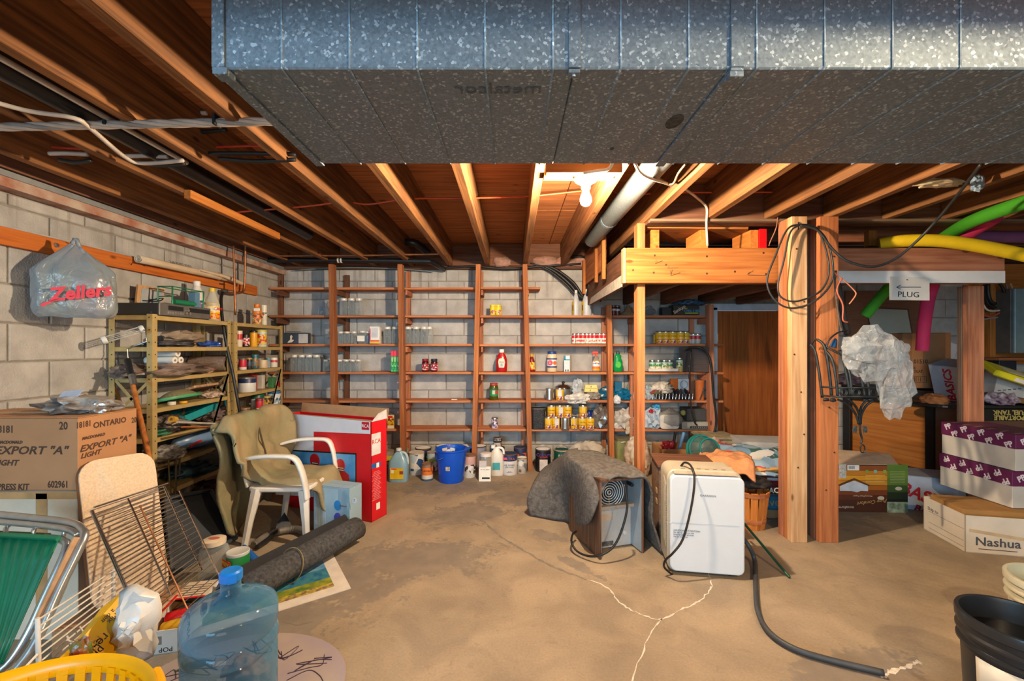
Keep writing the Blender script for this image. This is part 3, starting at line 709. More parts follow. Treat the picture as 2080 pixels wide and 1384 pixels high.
MB().tube([W(560,520,4.25), W(740,519,4.25), W(905,516,4.25)], .010, 8).build('pipe_run', COPPER, d3, smooth=60)
MB().tube([W(905,516,4.25), W(907,520,4.3), W(915,541,4.72)], .010, 8).build('elbow', COPPER, d3, smooth=60)
bp_ = thing('soil_pipe', 'thick black pipe slung between the left ceiling joists', 'pipe', (-1.722, 1.0, 2.245)); MB().lathe([(.045,0),(.045,3.0)], 14, (0,-.4,0), (0,1,0)).build('pipe_run', ABS, bp_, smooth=50)
cd_ = thing('conduit', 'thin grey conduit beside the thick black pipe under the left joists', 'pipe', (-1.60, .8, 2.203)); MB().tube([(0,0,0),(0,1.3,0)], .011, 8).build('conduit_run', M('#a69c94', .5, .3), cd_, smooth=60)
# electrical cables
def cable(label, pxs, r, m, name='cable', n=6, sub=5, group=None):
    o = MB().tube(smooth_path([W(*p) for p in pxs], sub), r, n).build(name, m, None, smooth=180); return tag(o, label, 'cable', group)
tw = thing('cable_bundle', 'twisted bundle of pale grey cables clipped across the left joists', 'cable', (0,0,0))
NM = M('#b9ada3', .45, 0, .1)
p0, p1 = W(-40,259,1.70), W(575,246,1.70)
for k in range(4):
    MB().tube([p0.lerp(p1, i/60)+V(0, math.cos(i*.33+k*1.57), math.sin(i*.33+k*1.57))*.0085 for i in range(61)], .0085, 6).build('strand', NM if k else M('#8f8a88', .5), tw, smooth=180)
for px in (220, 441): MB().box(W(px,246,1.70)+V(0,-.002,.0), (.010,.04,.042)).build('clip', IRON, tw)
cable('pale cable sagging under the left joists to the black cables', [(-20,205,1.51),(60,226,1.58),(150,240,1.63),(185,262,1.71),(252,318,1.95),(290,332,2.03),(372,326,2.0)], .009, NM)
REDW = M('#c23a28', .45, 0, .05)
cable('red cable strung through the near left joists', [(42,294,2.15),(90,298,2.15),(180,303,2.15),(300,306,2.15),(480,297,2.15),(590,297,2.15),(660,299,2.15)], .0055, REDW)
cable('long red orange cable strung through the joists past the bulb', [(470,432,2.9),(545,426,2.9),(635,418,2.9),(700,410,2.9),(750,415,2.9),(830,404,2.9),(945,403,2.9),(1075,399,2.9),(1185,388,2.9),(1240,386,2.9),(1268,398,2.9),(1340,392,2.9),(1470,391,2.9),(1620,390,2.9)], .0058, M('#c8512c', .45, 0, .05))
for i, (a, b_, y, m) in enumerate(((100,178,312,NM),(120,185,324,BLACK),(255,340,317,NM),(280,375,330,BLACK),(425,600,312,BLACK),(445,600,322,BLACK),(300,420,228,NM),(345,460,262,BLACK))):
    cable(('pale','black')[m is BLACK]+' cable end poking through a left joist, '+('beside the wall','lowest beside the wall','next to the red cable','lowest near the black pipe','upper one left of the duct','lower one left of the duct','above the twisted bundle','just under the twisted bundle')[i], [(a,y,2.05),((a+b_)/2,y+6*(i % 2),2.05),(b_,y+2,2.05)], .010, m)
cable('beige cable looping past the round vent pipe to the landing', [(1290,332,2.0),(1300,350,2.1),(1320,362,2.2),(1352,372,2.4),(1362,376,2.5),(1392,385,2.7),(1425,410,2.9),(1436,425,2.93),(1435,455,2.95),(1437,500,3.0)], .008, NM)
cable('thin cable bent around the second joist right of the bulb', [(1392,334,2.1),(1378,352,2.2),(1366,374,2.4),(1345,366,2.4),(1315,345,2.2)], .006, M('#6d5a4a', .6))
cable('white cable curling from the lampholder to the blocking board', [(1185,352,1.97),(1210,348,1.95),(1232,345,1.92),(1241,338,1.9),(1244,328,1.88)], .008, M('#ddd6c8', .5))
for i, (dx, r) in enumerate(((0,.018),(10,.016),(-8,.013))):
    cable('thick black cable sagging down the back wall, '+('middle','right','left')[i]+' of three', [(1085+dx,535,4.72),(1120+dx,548,4.7),(1155+dx,575,4.68),(1178+dx*.6,602,4.68),(1200+dx*.3,612,4.7)], r, BLACK)
cable('bundle of red and black wires beside the landing', [(1180,520,4.7),(1196,530,4.6),(1204,560,4.5),(1210,590,4.5),(1220,612,4.6)], .012, M('#7a2e26', .5)); cable('black wire hanging beside the stair landing', [(1140,525,4.7),(1185,522,4.65),(1200,545,4.55),(1196,580,4.55),(1192,600,4.6)], .012, BLACK)
cable('dark wires sagging along the top of the back wall', [(900,545,4.7),(960,541,4.68),(1030,546,4.68),(1100,541,4.68),(1180,536,4.68)], .011, BLACK)
cable('thin grey wire stapled along the top left of the back wall', [(600,549,4.72),(700,544,4.72),(800,546,4.72),(880,552,4.72)], .007, M('#6a7a7c', .5))
# ---------------------------------------------------------------- tan steel shelving units
TAN = M('#b59c66', .45, .1, .05, 20); HOLE = M('#3a3018', .9, 0, 0)
ZS = [.115, .335, .52, .706, .90, 1.10, 1.30, 1.505]
def steel_unit(label, y0, y1, x0=-2.595, x1=-2.315):
    t = thing('steel_shelf_unit', label, 'shelf', (x0, y0, 0)); D, L_ = x1-x0, y1-y0; top = 1.512
    for x, sx in ((0, 1), (D, -1)):
        for y, sy in ((0, 1), (L_, -1)):
            p = MB().box((x+sx*.018, y, top/2), (.036, .003, top)).box((x, y+sy*.018, top/2), (.003, .036, top)).build('post', TAN, t)
            h = MB()
            for k in range(19):
                z = .05+k*.08
                h.lathe([(.0045,0),(.0045,.0012)], 6, (x+sx*.02, y-sy*.0015, z), (0,-sy,0)); h.lathe([(.0045,0),(.0045,.0012)], 6, (x-sx*.0015, y+sy*.02, z), (-sx,0,0))
            tag(h.build('bolt_holes', HOLE, p), kind='stuff')
    for z in ZS:
        b = MB().box((D/2, L_/2, z-.002), (D-.006, L_-.006, .003))
        for y in (.0045, L_-.0045): b.box((D/2, y, z-.015), (D-.008, .003, .03))
        for x in (.0045, D-.0045): b.box((x, L_/2, z-.015), (.003, L_-.008, .03))
        b.build('shelf', TAN, t, bevel=.001)
    for y in (-.002, L_+.002):
        for a, b2 in ((.05, D-.05), (D-.02, .05)):
            MB().bar((a, y, ZS[5]-.02), ((a+b2)/2+(b2-a)*.35, y, ZS[4]+.0), .018, .003, (0,1,0)).build('brace', TAN, t)
    for a, b2 in ((.02, .17), (L_-.02, L_-.17)):
        MB().bar((.002, a, ZS[5]-.02), (.002, b2, ZS[3]), .022, .003, (1,0,0)).build('brace', TAN, t); MB().bar((D-.0, L_-.03, ZS[5]-.02), (D, L_-.2, ZS[3]), .022, .003, (1,0,0)).build('brace', TAN, t)
    return t
steel_unit('near tan steel shelf unit full of tools against the left wall', 2.75, 3.51)
steel_unit('far tan steel shelf unit of jars and tins in the corner', 3.56, 4.30)
def on(px, X, zi): # a spot on a steel shelf seen at column px, X metres across
    return V(X, FPX*X/(px-CX), ZS[zi]+.001)
# receiver on top of the near unit
rc = thing('stereo_receiver', 'black stereo receiver with silver buttons atop the near tan shelf unit', 'stereo', (-2.46, 3.03, 1.507))
MB().prism([(-.155,-.235,0),(.148,-.235,0),(.148,.235,0),(-.155,.235,0)], (0,0,.082)).build('case', M('#35363a', .45, .2, .05), rc, bevel=.004)
MB().box((.152, 0, .043), (.006, .47, .082)).build('front_panel', M('#7d7a76', .35, .6), rc, bevel=.002)
MB().box((.1555, -.10, .055), (.003, .13, .03)).build('tuner_window', BLACKP, rc); MB().box((.1555, .12, .055), (.003, .20, .03)).build('tape_window', BLACKP, rc)
for i in range(6): MB().box((.158, -.16+.024*i, .022), (.006, .012, .018)).build('button', TIN, rc)
for i in range(3): MB().lathe([(.011,0),(.01,.012)], 12, (.155, .0+.015*(i-1), .03+.02*(i % 2)), (1,0,0)).build('knob', TIN, rc, smooth=40)
for i in range(2): MB().lathe([(.004,0),(.003,.002)], 6, (-.12+.22*i, -.236, .02), (0,-1,0)).build('screw', TIN, rc)
cable('dark leads coiled on top of the stereo receiver', [(245,612,2.95),(275,607,2.95),(300,610,3.0),(330,606,3.0),(322,612,2.9),(290,611,2.9)], .004, BLACK)
gt = thing('green_wire_rack', 'green wire rack standing on the stereo receiver', 'rack', (-2.47, 2.98, 1.592))
GRN = M('#1f7a58', .4, 0, .1)
b = MB()
for y in (0, .30):
    b.tube([(0,y,0),(0,y,.13),(.1,y,.13),(.1,y,0)], .006, 6); b.tube([(0,y,.06),(.1,y,.06)], .004, 5)
for x, z in ((0,.13),(.1,.13)): b.tube([(x,0,z),(x,.30,z)], .004, 5)
b.build('wire_frame', GRN, gt, smooth=60)
MB().lathe([(.018,0),(.02,.03),(.02,.17),(.018,.2)], 10, (.06,.06,.03), (0,1,0)).build('spool', GRN, gt, smooth=50)
MB().box((.05,.27,.06), (.05,.05,.12)).build('sleeve', M('#5d87a8', .4), gt)
pc = thing('small_picture', 'small wood framed blue picture leaning on the wall behind the receiver', 'picture', (-2.575, 3.02, 1.51), (0, R(6), 0))
MB().box((0,0,.11), (.012,.22,.21)).build('frame', wd_('pale','z'), pc); MB().box((.007,.01,.11), (.003,.18,.17)).build('print', M('#8fa9bb', .5, 0, .5, 14, col2='#c9b7a6'), pc)
HD = M('#d9d6cf', .4, 0, .04)
bottle('bleach_jug', 'white plastic jug with handle beside the green wire rack', 'jug', on(400, -2.47, 7), [(.048,0),(.052,.01),(.052,.17),(.045,.20),(.024,.262),(.021,.275)], HD, [(.024,.27),(.024,.305),(.02,.308)], WHITE, lab=(.04,.16), labm=bandmat('bleach', [(.06,'#dfe3e4'),(.12,'#c8ccd8'),(.3,'#e6e2da')], ['#b83a3a','#5a6a90'], 60, .1, .5))
tin('spray_tin', 'small blue tin between the white jug and the ammonia bottle', 'tin', on(414, -2.42, 7), .030, .075, [(.03,'#1f4fa8'),(.05,'#d9dfe6'),(.08,'#1f4fa8')], lid='#1f4fa8')
am = bottle('ammonia_bottle', 'clear bottle with yellow label and yellow cap beside the dangling hose', 'bottle', on(431, -2.40, 7), [(.048,0),(.052,.01),(.052,.13),(.042,.17),(.022,.225),(.019,.24)], glassm('pl', '#d8d6c8', .55, .2), [(.022,.235),(.022,.262),(.018,.264)], M('#d8b21c', .4), lab=(.015,.14), labm=bandmat('ammo', [(.06,'#e8a51a'),(.075,'#e9c21c'),(.11,'#e6dfc8'),(.2,'#e9c21c')], ['#d8451c'], 70, .0, .3))
text('CAM', am, (.055, -.012, .095), (.25,1,0), (0,0,1), .035, RED)
# dumped things on the near unit's shelves
XS = -2.44
bag('dark_plastic_sheet', 'flat dark folded plastic sheet on the second shelf of the near unit', on(345, XS, 6), (.22,.36,.05), M('#3c3a40', .4, 0, .3, 12), 11, .4, cat='sheet')
bag('brown_paper_bag', 'crumpled brown paper peaked over the dark plastic sheet', on(372, XS, 6)+V(0,0,.03), (.18,.3,.10), M('#8b7a68', .7, 0, .1, 10, .5, 20), 12, .4)
bag('blue_plastic_bag', 'small bright blue plastic bag at the end of the second shelf', on(425, XS+.05, 6), (.14,.20,.05), crinkle('blue', '#2d55a8', .9, .3), 13, .4)
bag('brown_film_bundle', 'brown plastic film bundle sagging over the third shelf edge', on(350, XS+.06, 5), (.28,.62,.10), M('#75655c', .35, 0, .25, 12, .5, 24), 14, .45, cat='bundle')
bag('clear_film_bundle', 'loose clear plastic film pushed beside the paint roller handle', on(262, -2.48, 5), (.16,.22,.10), M('#6f645e', .35, 0, .3, 14, .5, 20), 15, .45, cat='bundle')
for i, (dy, dz) in enumerate(((0,0),(.055,0),(.027,.048))):
    o = thing('paper_tube', 'white paper roll in plastic on the third shelf, '+('near lower','far lower','upper')[i]+' of three', 'roll', on(338, -2.42, 5)+V(0,dy,.105+dz), (0,0,0))
    MB().lathe([(.024,0),(.024,.2)], 14, (.06,0,0), (-1,0,0)).build('roll', WHITE, o, smooth=50); MB().lathe([(.008,0),(.008,.002)], 10, (.061,0,0), (1,0,0)).build('core', M('#8a8078', .8), o)
cr = thing('carpet_roll', 'taupe rolled carpet remnant on the third shelf', 'roll', on(432, -2.45, 5)+V(0,0,.062))
MB().lathe([(.032,0),(.06,0),(.06,.25),(.032,.25)], 18, (.11,0,0), (-1,-.25,0), cap0=False, cap1=False).build('roll', M('#7d6a5e', .95, 0, .15, 60, .4, 150), cr, smooth=40)
lump('loose_flap', M('#7d6a5e', .95, 0, .15, 60), (.02,.12,.0), (.2,.12,.1), 4, .2, cr)
bag('salmon_cloth', 'salmon folded cloth under the carpet roll', on(405, -2.38, 5), (.12,.3,.05), M('#8f5f4f', .9, 0, .2, 14, .4, 40), 17, .35, cat='cloth')
bag('pale_sponge', 'pale peach sponge end sticking off the third shelf', on(424, -2.335, 5), (.05,.08,.045), M('#c9a089', .8), 18, .2, cat='sponge', sub=3)
nt_ = thing('hand_net', 'green rimmed net paddle lying on the fourth shelf', 'net', on(352, -2.43, 4)+V(0,.05,.03), (0, R(-12), 0))
MB().tube([(.10*math.sin(a), .17*math.cos(a), 0) for a in [2*math.pi*i/28 for i in range(28)]], .012, 6, closed=True).build('rim', M('#4d9a6a', .4, 0, .1), nt_, smooth=60)
MB().grid(lambda u, v: V(.098*v*math.sin(2*math.pi*u), .168*v*math.cos(2*math.pi*u), .06*(1-v*v)), 24, 6, cu=True).build('mesh', M('#857c5c', .9, 0, .15, 80, .3, 120), nt_, smooth=180)
MB().tube([(0,.17,0),(.01,.42,.0)], .013, 8).build('handle', M('#5fae84', .4), nt_, smooth=60)
o = tag(MB().box((0,0,0), (.16,.34,.02)).build('cork_board', M('#b08a6c', .9, 0, .2, 40), None, loc=on(410, -2.46, 4)+V(0,-.03,.075), rot=(0,R(-20),R(4)), bevel=.004), 'tan cork offcut leaning behind the green net', 'board')
bag('shell_pile', 'small cluttered pile of dark and pale bits at the end of the fourth shelf', on(430, -2.38, 4), (.14,.2,.06), M('#5c4a3c', .7, 0, .5, 40, col2='#c9b09a'), 19, .5, cat='pile')
tin('white_tape', 'white tape roll under the green net', 'tape', on(349, -2.345, 4), .024, .022, [(.03,'#dcd8cc')], rim=False); tin('yellow_tub', 'flat yellow plastic tub under the green net', 'tub', on(372, -2.345, 4), .026, .014, [(.03,'#e0a81c')], rim=False)
# turquoise paint tray and tools on the fifth shelf
pt = thing('paint_tray', 'turquoise paint tray tilted on the fifth shelf', 'tray', on(380, -2.47, 3)+V(0,0,.06), (R(6), R(-8), R(6)))
TQ = M('#1b96a0', .35, 0, .1)
b = MB().box((0,0,0), (.24,.42,.004))
for s in (-1,1): b.box((s*.118,0,.025), (.005,.42,.05)); b.box((0,s*.208,.025), (.24,.005,.05))
b.build('tray', TQ, pt, bevel=.002)
def rod(name, label, cat, p, q, r, m, ends=None, group=None):
    t = thing(name, label, cat, p); q = Vector(q)-Vector(p); MB().tube([(0,0,0), q], r, 8).build('shaft', m, t, smooth=60)
    if ends: MB().lathe([(r*ends[0],0),(r*ends[0],ends[1])], 10, (0,0,0), q).build('end', ends[2], t, smooth=50)
    return t
rod('grey_rod', 'long grey broom handle lying on the fifth shelf', 'pole', W(348,852,2.80), W(458,870,3.45), .010, M('#8f9296', .4, .4), (2.2, .04, M('#c79a3a', .5)))
rod('white_rod', 'white plastic pipe lying below the grey broom handle', 'pole', W(360,858,2.78), W(455,862,3.42), .008, M('#b9b4ae', .5)); rod('brown_stick', 'brown stick under the white plastic pipe', 'pole', W(370,868,2.78), W(450,867,3.4), .007, wd_('post','y'))
bag('tool_heap', 'heap of rusty tools and wire on the fifth shelf', on(338, -2.40, 3), (.20,.30,.13), M('#4a4038', .5, .4, .5, 30, .6, 40, col2='#8a7f78'), 21, .5, cat='heap', freq=3)
bag('green_net_bag', 'crumpled green netting at the front of the fifth shelf', on(332, -2.345, 3), (.06,.16,.055), M('#3f7a5c', .7, 0, .3, 40), 22, .5, freq=3)
bag('rag_heap', 'heap of dark rags and teal bits behind the sticks', on(435, -2.45, 3), (.2,.3,.12), M('#3c4a52', .7, 0, .5, 25, col2='#7a5c58'), 23, .5, cat='heap')
tin('teal_spray_can', 'teal spray can with dark red label near the hose', 'can', on(462, -2.40, 3), .028, .17, [(.05,'#1d6a7c'),(.10,'#8a1f38'),(.18,'#2a7c90')], lid='#2a8ca0')
# sixth and lower shelves
jg = thing('blue_water_jug', 'pale blue plastic jug lying on its side on the sixth shelf', 'jug', on(400, -2.42, 2)+V(0,0,.075))
MB().lathe([(.02,-.18),(.03,-.17),(.045,-.13),(.062,-.10),(.066,.0),(.066,.13),(.055,.16)], 18, (0,0,0), (.25,1,0)).build('body', M('#6f8fb5', .3, 0, .05), jg, smooth=50)
bag('blue_tarp', 'folded blue tarp behind the pale blue jug', on(432, -2.48, 2), (.18,.2,.16), M('#2c5f92', .45, 0, .15), 25, .35, cat='tarp')
rod('red_rod', 'glossy red handle lying across the sixth shelf', 'pole', on(385,-2.36,2)+V(0,0,.05), on(432,-2.38,2)+V(0,0,.09), .010, RED); rod('grey_tube', 'grey tube under the red handle', 'pole', on(345,-2.36,2)+V(0,0,.05), on(428,-2.37,2)+V(0,0,.06), .009, M('#8a8f95', .4))
bag('roll_ends_pile', 'pile of dark spools and roll ends on the sixth shelf', on(333, -2.40, 2), (.2,.26,.11), M('#4c4854', .6, 0, .5, 40, col2='#a09a90'), 26, .45, cat='pile', freq=3)
sr = thing('masking_roll', 'cream masking paper roll on the sixth shelf', 'roll', on(358, -2.345, 2)+V(0,0,.03)); MB().lathe([(.010,0),(.027,0),(.027,.16),(.010,.16)], 16, (.03,0,0), (-1,.5,0), cap0=False, cap1=False).build('roll', M('#b9a68c', .8), sr, smooth=40); MB().lathe([(.0285,.03),(.0285,.05)], 16, (.03,0,0), (-1,.5,0), cap0=False, cap1=False).build('tape_band', M('#c98f78', .6), sr)
bag('teal_toolbox_heap', 'teal crate full of dark hardware on the lower shelves', on(400, -2.44, 1), (.24,.5,.12), M('#2d5a6a', .5, 0, .5, 18, col2='#16202a'), 27, .4, cat='heap')
bag('olive_tarp', 'olive folded tarp hanging over the lower shelf', on(420, -2.40, 1)+V(0,.05,.06), (.24,.5,.16), M('#5a5648', .8, 0, .1), 28, .3, cat='tarp')
bag('glass_bowl', 'smoky clear plastic bag on the lowest shelf', on(365, -2.42, 0), (.22,.4,.2), M('#57504a', .25, 0, .25), 29, .3)
bag('paper_stack', 'loose stack of blue and red papers on the lowest shelf', on(425, -2.42, 0), (.24,.36,.12), M('#4e5a70', .7, 0, .5, 30, col2='#8a4a48'), 30, .4, cat='papers')
# far unit goods
def fu(px, zi, X=-2.36): return on(px, X, zi)
def gh(px, hpx, X=-2.36): return hpx*(X*FPX/(px-CX))/FPX
ob_ = bottle('orange_bottle', 'orange bottle with paper tag on top of the far unit', 'bottle', fu(522,7), [(.034,0),(.037,.008),(.037,.13),(.026,.155),(.022,.165)], bandmat('orb', [(.05,'#d9a05a'),(.10,'#d8731c'),(.2,'#e0801e')], ['#8a3a1c','#e8d8b0'], 50, .05, .5), [(.024,.165),(.024,.185),(.02,.187)], M('#d8731c', .4)); panel(ob_, (.02,-.036,.135), (1,.3,0), (0,0,1), .05, .025, PAPER)
tin('white_tube', 'tall cream cardboard tube beside the orange bottle on top', 'tube', fu(536,7), .026, .19, [(.04,'#e0dcc8'),(.09,'#d8d3c0'),(.2,'#e6e2d0')], nc=['#3c7a5a','#c94a3a','#1c1c1c'], n0=.2, n1=.6, rim=False, nthr=.4)
G = [ # px, shelf index, width px, height px, label, stops(as fractions, colours), lid, noise
 (485,6,13,32,'cream capped jar with red label, leftmost on the top inner shelf', ((.45,'#d8cbb8'),(.8,'#b8323c'),(1,'#d8cbb8')), '#d9c9ae', None),
 (499,6,15,24,'dark jar with red printed label on the top inner shelf', ((.2,'#2a1c1c'),(.7,'#a8303c'),(1,'#2a1c1c')), '#1c1c1c', ['#e8c8c8']),
 (515,6,14,32,'yellow jar with black lid on the top inner shelf', ((.85,'#e0a21c'),(1,'#c08a1a')), '#1c1c1c', None),
 (531,6,20,34,'large pale can with a red and yellow emblem', ((.2,'#b8c8b8'),(.4,'#d8b83a'),(.65,'#d8a82c'),(.8,'#b8c8b0'),(1,'#c2ccb8')), '#c9b440', ['#c8382c','#e0b030']),
 (493,5,14,22,'red tin of the second inner shelf, leftmost', ((.25,'#d8d0cc'),(.9,'#c4243c'),(1,'#8a1c2a')), '#6a5a50', None),
 (506,5,11,22,'small dark jar with gold top beside the red tin', ((.3,'#28282c'),(.7,'#3a4a60'),(1,'#28282c')), '#a8803c', None),
 (518,5,14,28,'tall teal jar with a flared lid', ((.2,'#1c5a6a'),(.75,'#7a6a4c'),(1,'#1c5a6a')), '#1c6a78', ['#b8643c','#2a8a98']),
 (534,5,18,15,'beige tape roll on the second inner shelf', ((1,'#c8b498'),), '#c8b498', None),
 (545,5,8,18,'tiny blue capped bottle beside the beige tape', ((.7,'#8a9aa8'),(1,'#4c8aa0')), '#4c8aa0', None),
 (556,5,14,18,'white tub with red stripe at the far end', ((.55,'#d8d4cc'),(.8,'#c23a44'),(1,'#d8d4cc')), '#d8d4cc', None),
 (502,4,32,30,'wide white paint tin with navy band and red badge', ((.62,'#d8d8d4'),(.92,'#20305c'),(1,'#c8ccd0')), None, None),
 (497,3,20,12,'low brown tin on the lower inner shelf', ((.5,'#b09078'),(1,'#6a4a38')), '#8a6a50', None),
 (523,3,24,34,'pale can with dark green upper band', ((.68,'#b8c0b8'),(1,'#1c5a48')), '#1f6a54', None),
 (527,3,14,25,'red and white jar in front of the green banded can', ((.3,'#d8d4cc'),(.85,'#c8303c'),(1,'#7a2a2c')), '#8a2a30', None),
 (542,3,15,25,'brown glass jar with gold label', ((.2,'#3c2418'),(.6,'#4a2c1a'),(1,'#3c2418')), '#b8a44c', ['#c89a2c']),
 (557,3,24,32,'blue and white scenic can on the lower inner shelf', ((.55,'#8fa4b8'),(.85,'#c8d4dc'),(1,'#2c6aa8')), '#3c7ab0', ['#3c5a7a','#d8dce0']),
 (552,2,15,12,'teal and white can below the scenic can', ((.5,'#d8dcd8'),(1,'#1c7a78')), '#1c7a78', None)]
for px, zi, wpx, hpx, lab, st, lid, nc in G:
    X = -2.36 if 'in front' not in lab else -2.335
    if zi == 3 and px == 523: X = -2.41
    p = fu(px, zi, X); h = gh(px, hpx, X); r = gh(px, wpx/2, X)
    tin('jar' if 'jar' in lab else 'tin', lab, 'jar' if 'jar' in lab else 'tin', p, r, h*.93, [(a*h, c) for a, c in st], lid=lid, nc=nc, n0=.1, n1=.75, ns=60)
for px, w, h, d, c, lab in ((513,.05,.14,.06,'#a8242c','red box behind the navy banded paint tin'),(529,.05,.13,.06,'#c9c4bc','white box standing at the middle of the third inner shelf'),(552,.05,.10,.05,'#3c7a4a','green carton beside the white and red carton'),(561,.04,.11,.05,'#d8ccc0','white and red carton at the far end of the third inner shelf')):
    o = carton('small_carton', lab, fu(px, 4, -2.42 if px < 540 else -2.37), (d, w, h), M(c, .5), tape=False); 
    if px == 561: panel(o, (.0255,0,.03), (0,1,0), (0,0,1), .04, .05, RED)
# ---------------------------------------------------------------- wooden store shelving along the back wall
YF, YR = 4.47, 4.775
RZ = {1: 1.938, 2: 1.638, 3: 1.333, 4: 1.033, 5: .728, 6: .424}
shv = thing('wooden_shelving', 'long home made wooden shelving with six board rows along the back wall', 'shelves', (0, YF, 0))
def up(px0, py0, px1, y, w=.05, d=.085, key='post', top=None):
    zt = top if top else min(2.165, ZZ(py0, y)); a = XX(px0, y); b_ = XX(px1, y); zl = zt
    MB().bar((b_, y-YF, 0), (a, y-YF, zl), w, d, (0,1,0)).build('upright', wd_(key, 'z'), shv, bevel=.002)
yf = YF+.04
for a in ((675,535,682), (814,536,820), (972,530,963), (1066,520,1077)): up(a[0], a[1], a[2], yf)
up(1236, 610, 1242, yf, top=1.742); up(1441, 590, 1445, yf, top=1.742, key='redwood')
for px, zt in ((571,2.1),(705,2.1),(829,2.14),(977,2.14),(1063,2.1),(1226,1.74),(1281,1.74),(1404,1.74)): up(px, 560, px, YR, .05, .035, 'dark' if px < 720 else 'redwood', top=zt)
up(1283, 600, 1280, 4.56, .035, .05, 'redwood', top=1.0)
fr = YF+.095
for r, z in RZ.items():
    cuts = [(-2.60, XX(676, fr)), (XX(676, fr), XX(968, fr)), (XX(968, fr), XX(1240, fr)), (XX(1240, fr), XX({3:1470,4:1470,5:1470}.get(r, 1438), fr))]
    if r == 1: cuts = [(-2.60, XX(676, fr)), (XX(676, fr), XX(968, fr)), (XX(968, fr), XX(1098, fr))]
    for a, b_ in cuts:
        zz = z-.0125+random.uniform(-.003, .002)
        board('shelf_board', ((a+b_)/2, .095+.117, zz), (b_-a-.004, .235, .024), 'shelf', shv, bevel=.002)
    for px in (571, 690, 829, 980, 1072, 1234, 1284, 1430):
        if r == 1 and px > 1100: continue
        if r == 1 and px == 571 or True: MB().box((XX(px, 4.62), .19, z-.06), (.02, .23, .055)).build('cleat', wd_('dark' if px < 700 else 'redwood', 'y'), shv)
def S(px, row, y=4.64): return V(XX(px, y), y, RZ[row]+.0015)
def px_(w, y=4.64): return w*y/FPX
# glass preserving jars -------------------------------------------------
LIDM = M('#cfcac0', .35, .1, .08, 30)
def jar_proto(r, h, label, group, loc):
    t = thing('preserving_jar', label, 'jar', loc, 0, group)
    MB().lathe([(r*.9,0),(r,.008),(r,h*.72),(r*.92,h*.80),(r*.76,h*.85),(r*.76,h)], 14, cap1=False).build('glass', GLASS, t, smooth=60)
    MB().lathe([(r*.82,h*.86),(r*.84,h*.87),(r*.84,h*1.0),(r*.8,h*1.015)], 14).build('lid', LIDM, t, smooth=40)
    return t
quart = pint = None
ORD = ['first','second','third','fourth','fifth','sixth','seventh','eighth']
def rank(items, px, front):
    g = sorted(q for q, y in items if (y < 4.645) == front); return ORD[g.index(px)]
def jar_row(kind, pxs, row, label, group):
    r, h = (.042, .178) if kind == 'q' else (.036, .128)
    p = None
    for px, y in pxs:
        loc = V(XX(px, y), y, RZ[row]+.002); lab = label if len(pxs) == 1 else label+', %s from left in its %s line' % (rank(pxs, px, y < 4.645), 'front' if y < 4.645 else 'rear')
        if p is None: p = jar_proto(r, h, lab, group, loc)
        else: copy_thing(p, loc, random.uniform(0, 3), lab, group)
a_, b__ = 4.59, 4.69
jar_row('q', [(698,a_),(714,a_),(729,a_),(706,b__),(722,b__)], 2, 'glass jar of the second row', 'jars on the second row')
jar_row('p', [(665,b__)], 3, 'lone clear glass jar just left of the leftmost upright', 'single jar')
jar_row('p', [(692,a_),(705,a_),(719,a_),(699,b__),(712,b__)], 3, 'short glass jar left of the white carton', 'short jars on the third row')
jar_row('q', [(787,a_),(803,a_),(829,a_),(845,a_),(861,a_),(795,b__),(811,b__),(837,b__),(853,b__),(872,a_)], 3, 'tall glass jar right of the white carton', 'tall jars on the third row')
jar_row('q', [(598,a_),(613,a_),(628,a_),(643,a_),(606,b__),(620,b__),(635,b__),(650,b__)], 4, 'tall glass jar on the fourth row', 'tall jars on the fourth row')
jar_row('p', [(663,a_),(690,a_),(703,a_),(716,a_),(728,a_),(697,b__),(710,b__),(722,b__)], 4, 'short glass jar on the fourth row', 'short jars on the fourth row')
lj = jar_proto(.042, .135, 'glass jar with a big white paper label on the third row', None, V(XX(736,a_), a_, RZ[3]+.002))
panel(lj, (0,-.044,.055), (1,0,0), (0,0,1), .078, .06, PAPER)
bl_ = jar_proto(.036, .13, 'glass jar holding blue liquid left of the white carton', None, V(XX(748,4.60), 4.60, RZ[3]+.002)); MB().lathe([(.030,.006),(.033,.01),(.033,.085)], 14).build('blue_contents', M('#3a6a90', .3), bl_, smooth=40)
for i, px in enumerate((653, 668)):
    bottle('clear_bottle', 'faint clear empty bottle behind the second row, '+('left','right')[i]+' one', 'bottle', S(px, 2, 4.70), [(.04,0),(.043,.01),(.043,.09),(.02,.14),(.018,.16)], glassm('faint', '#c9d4dc', .10, .04, .3))
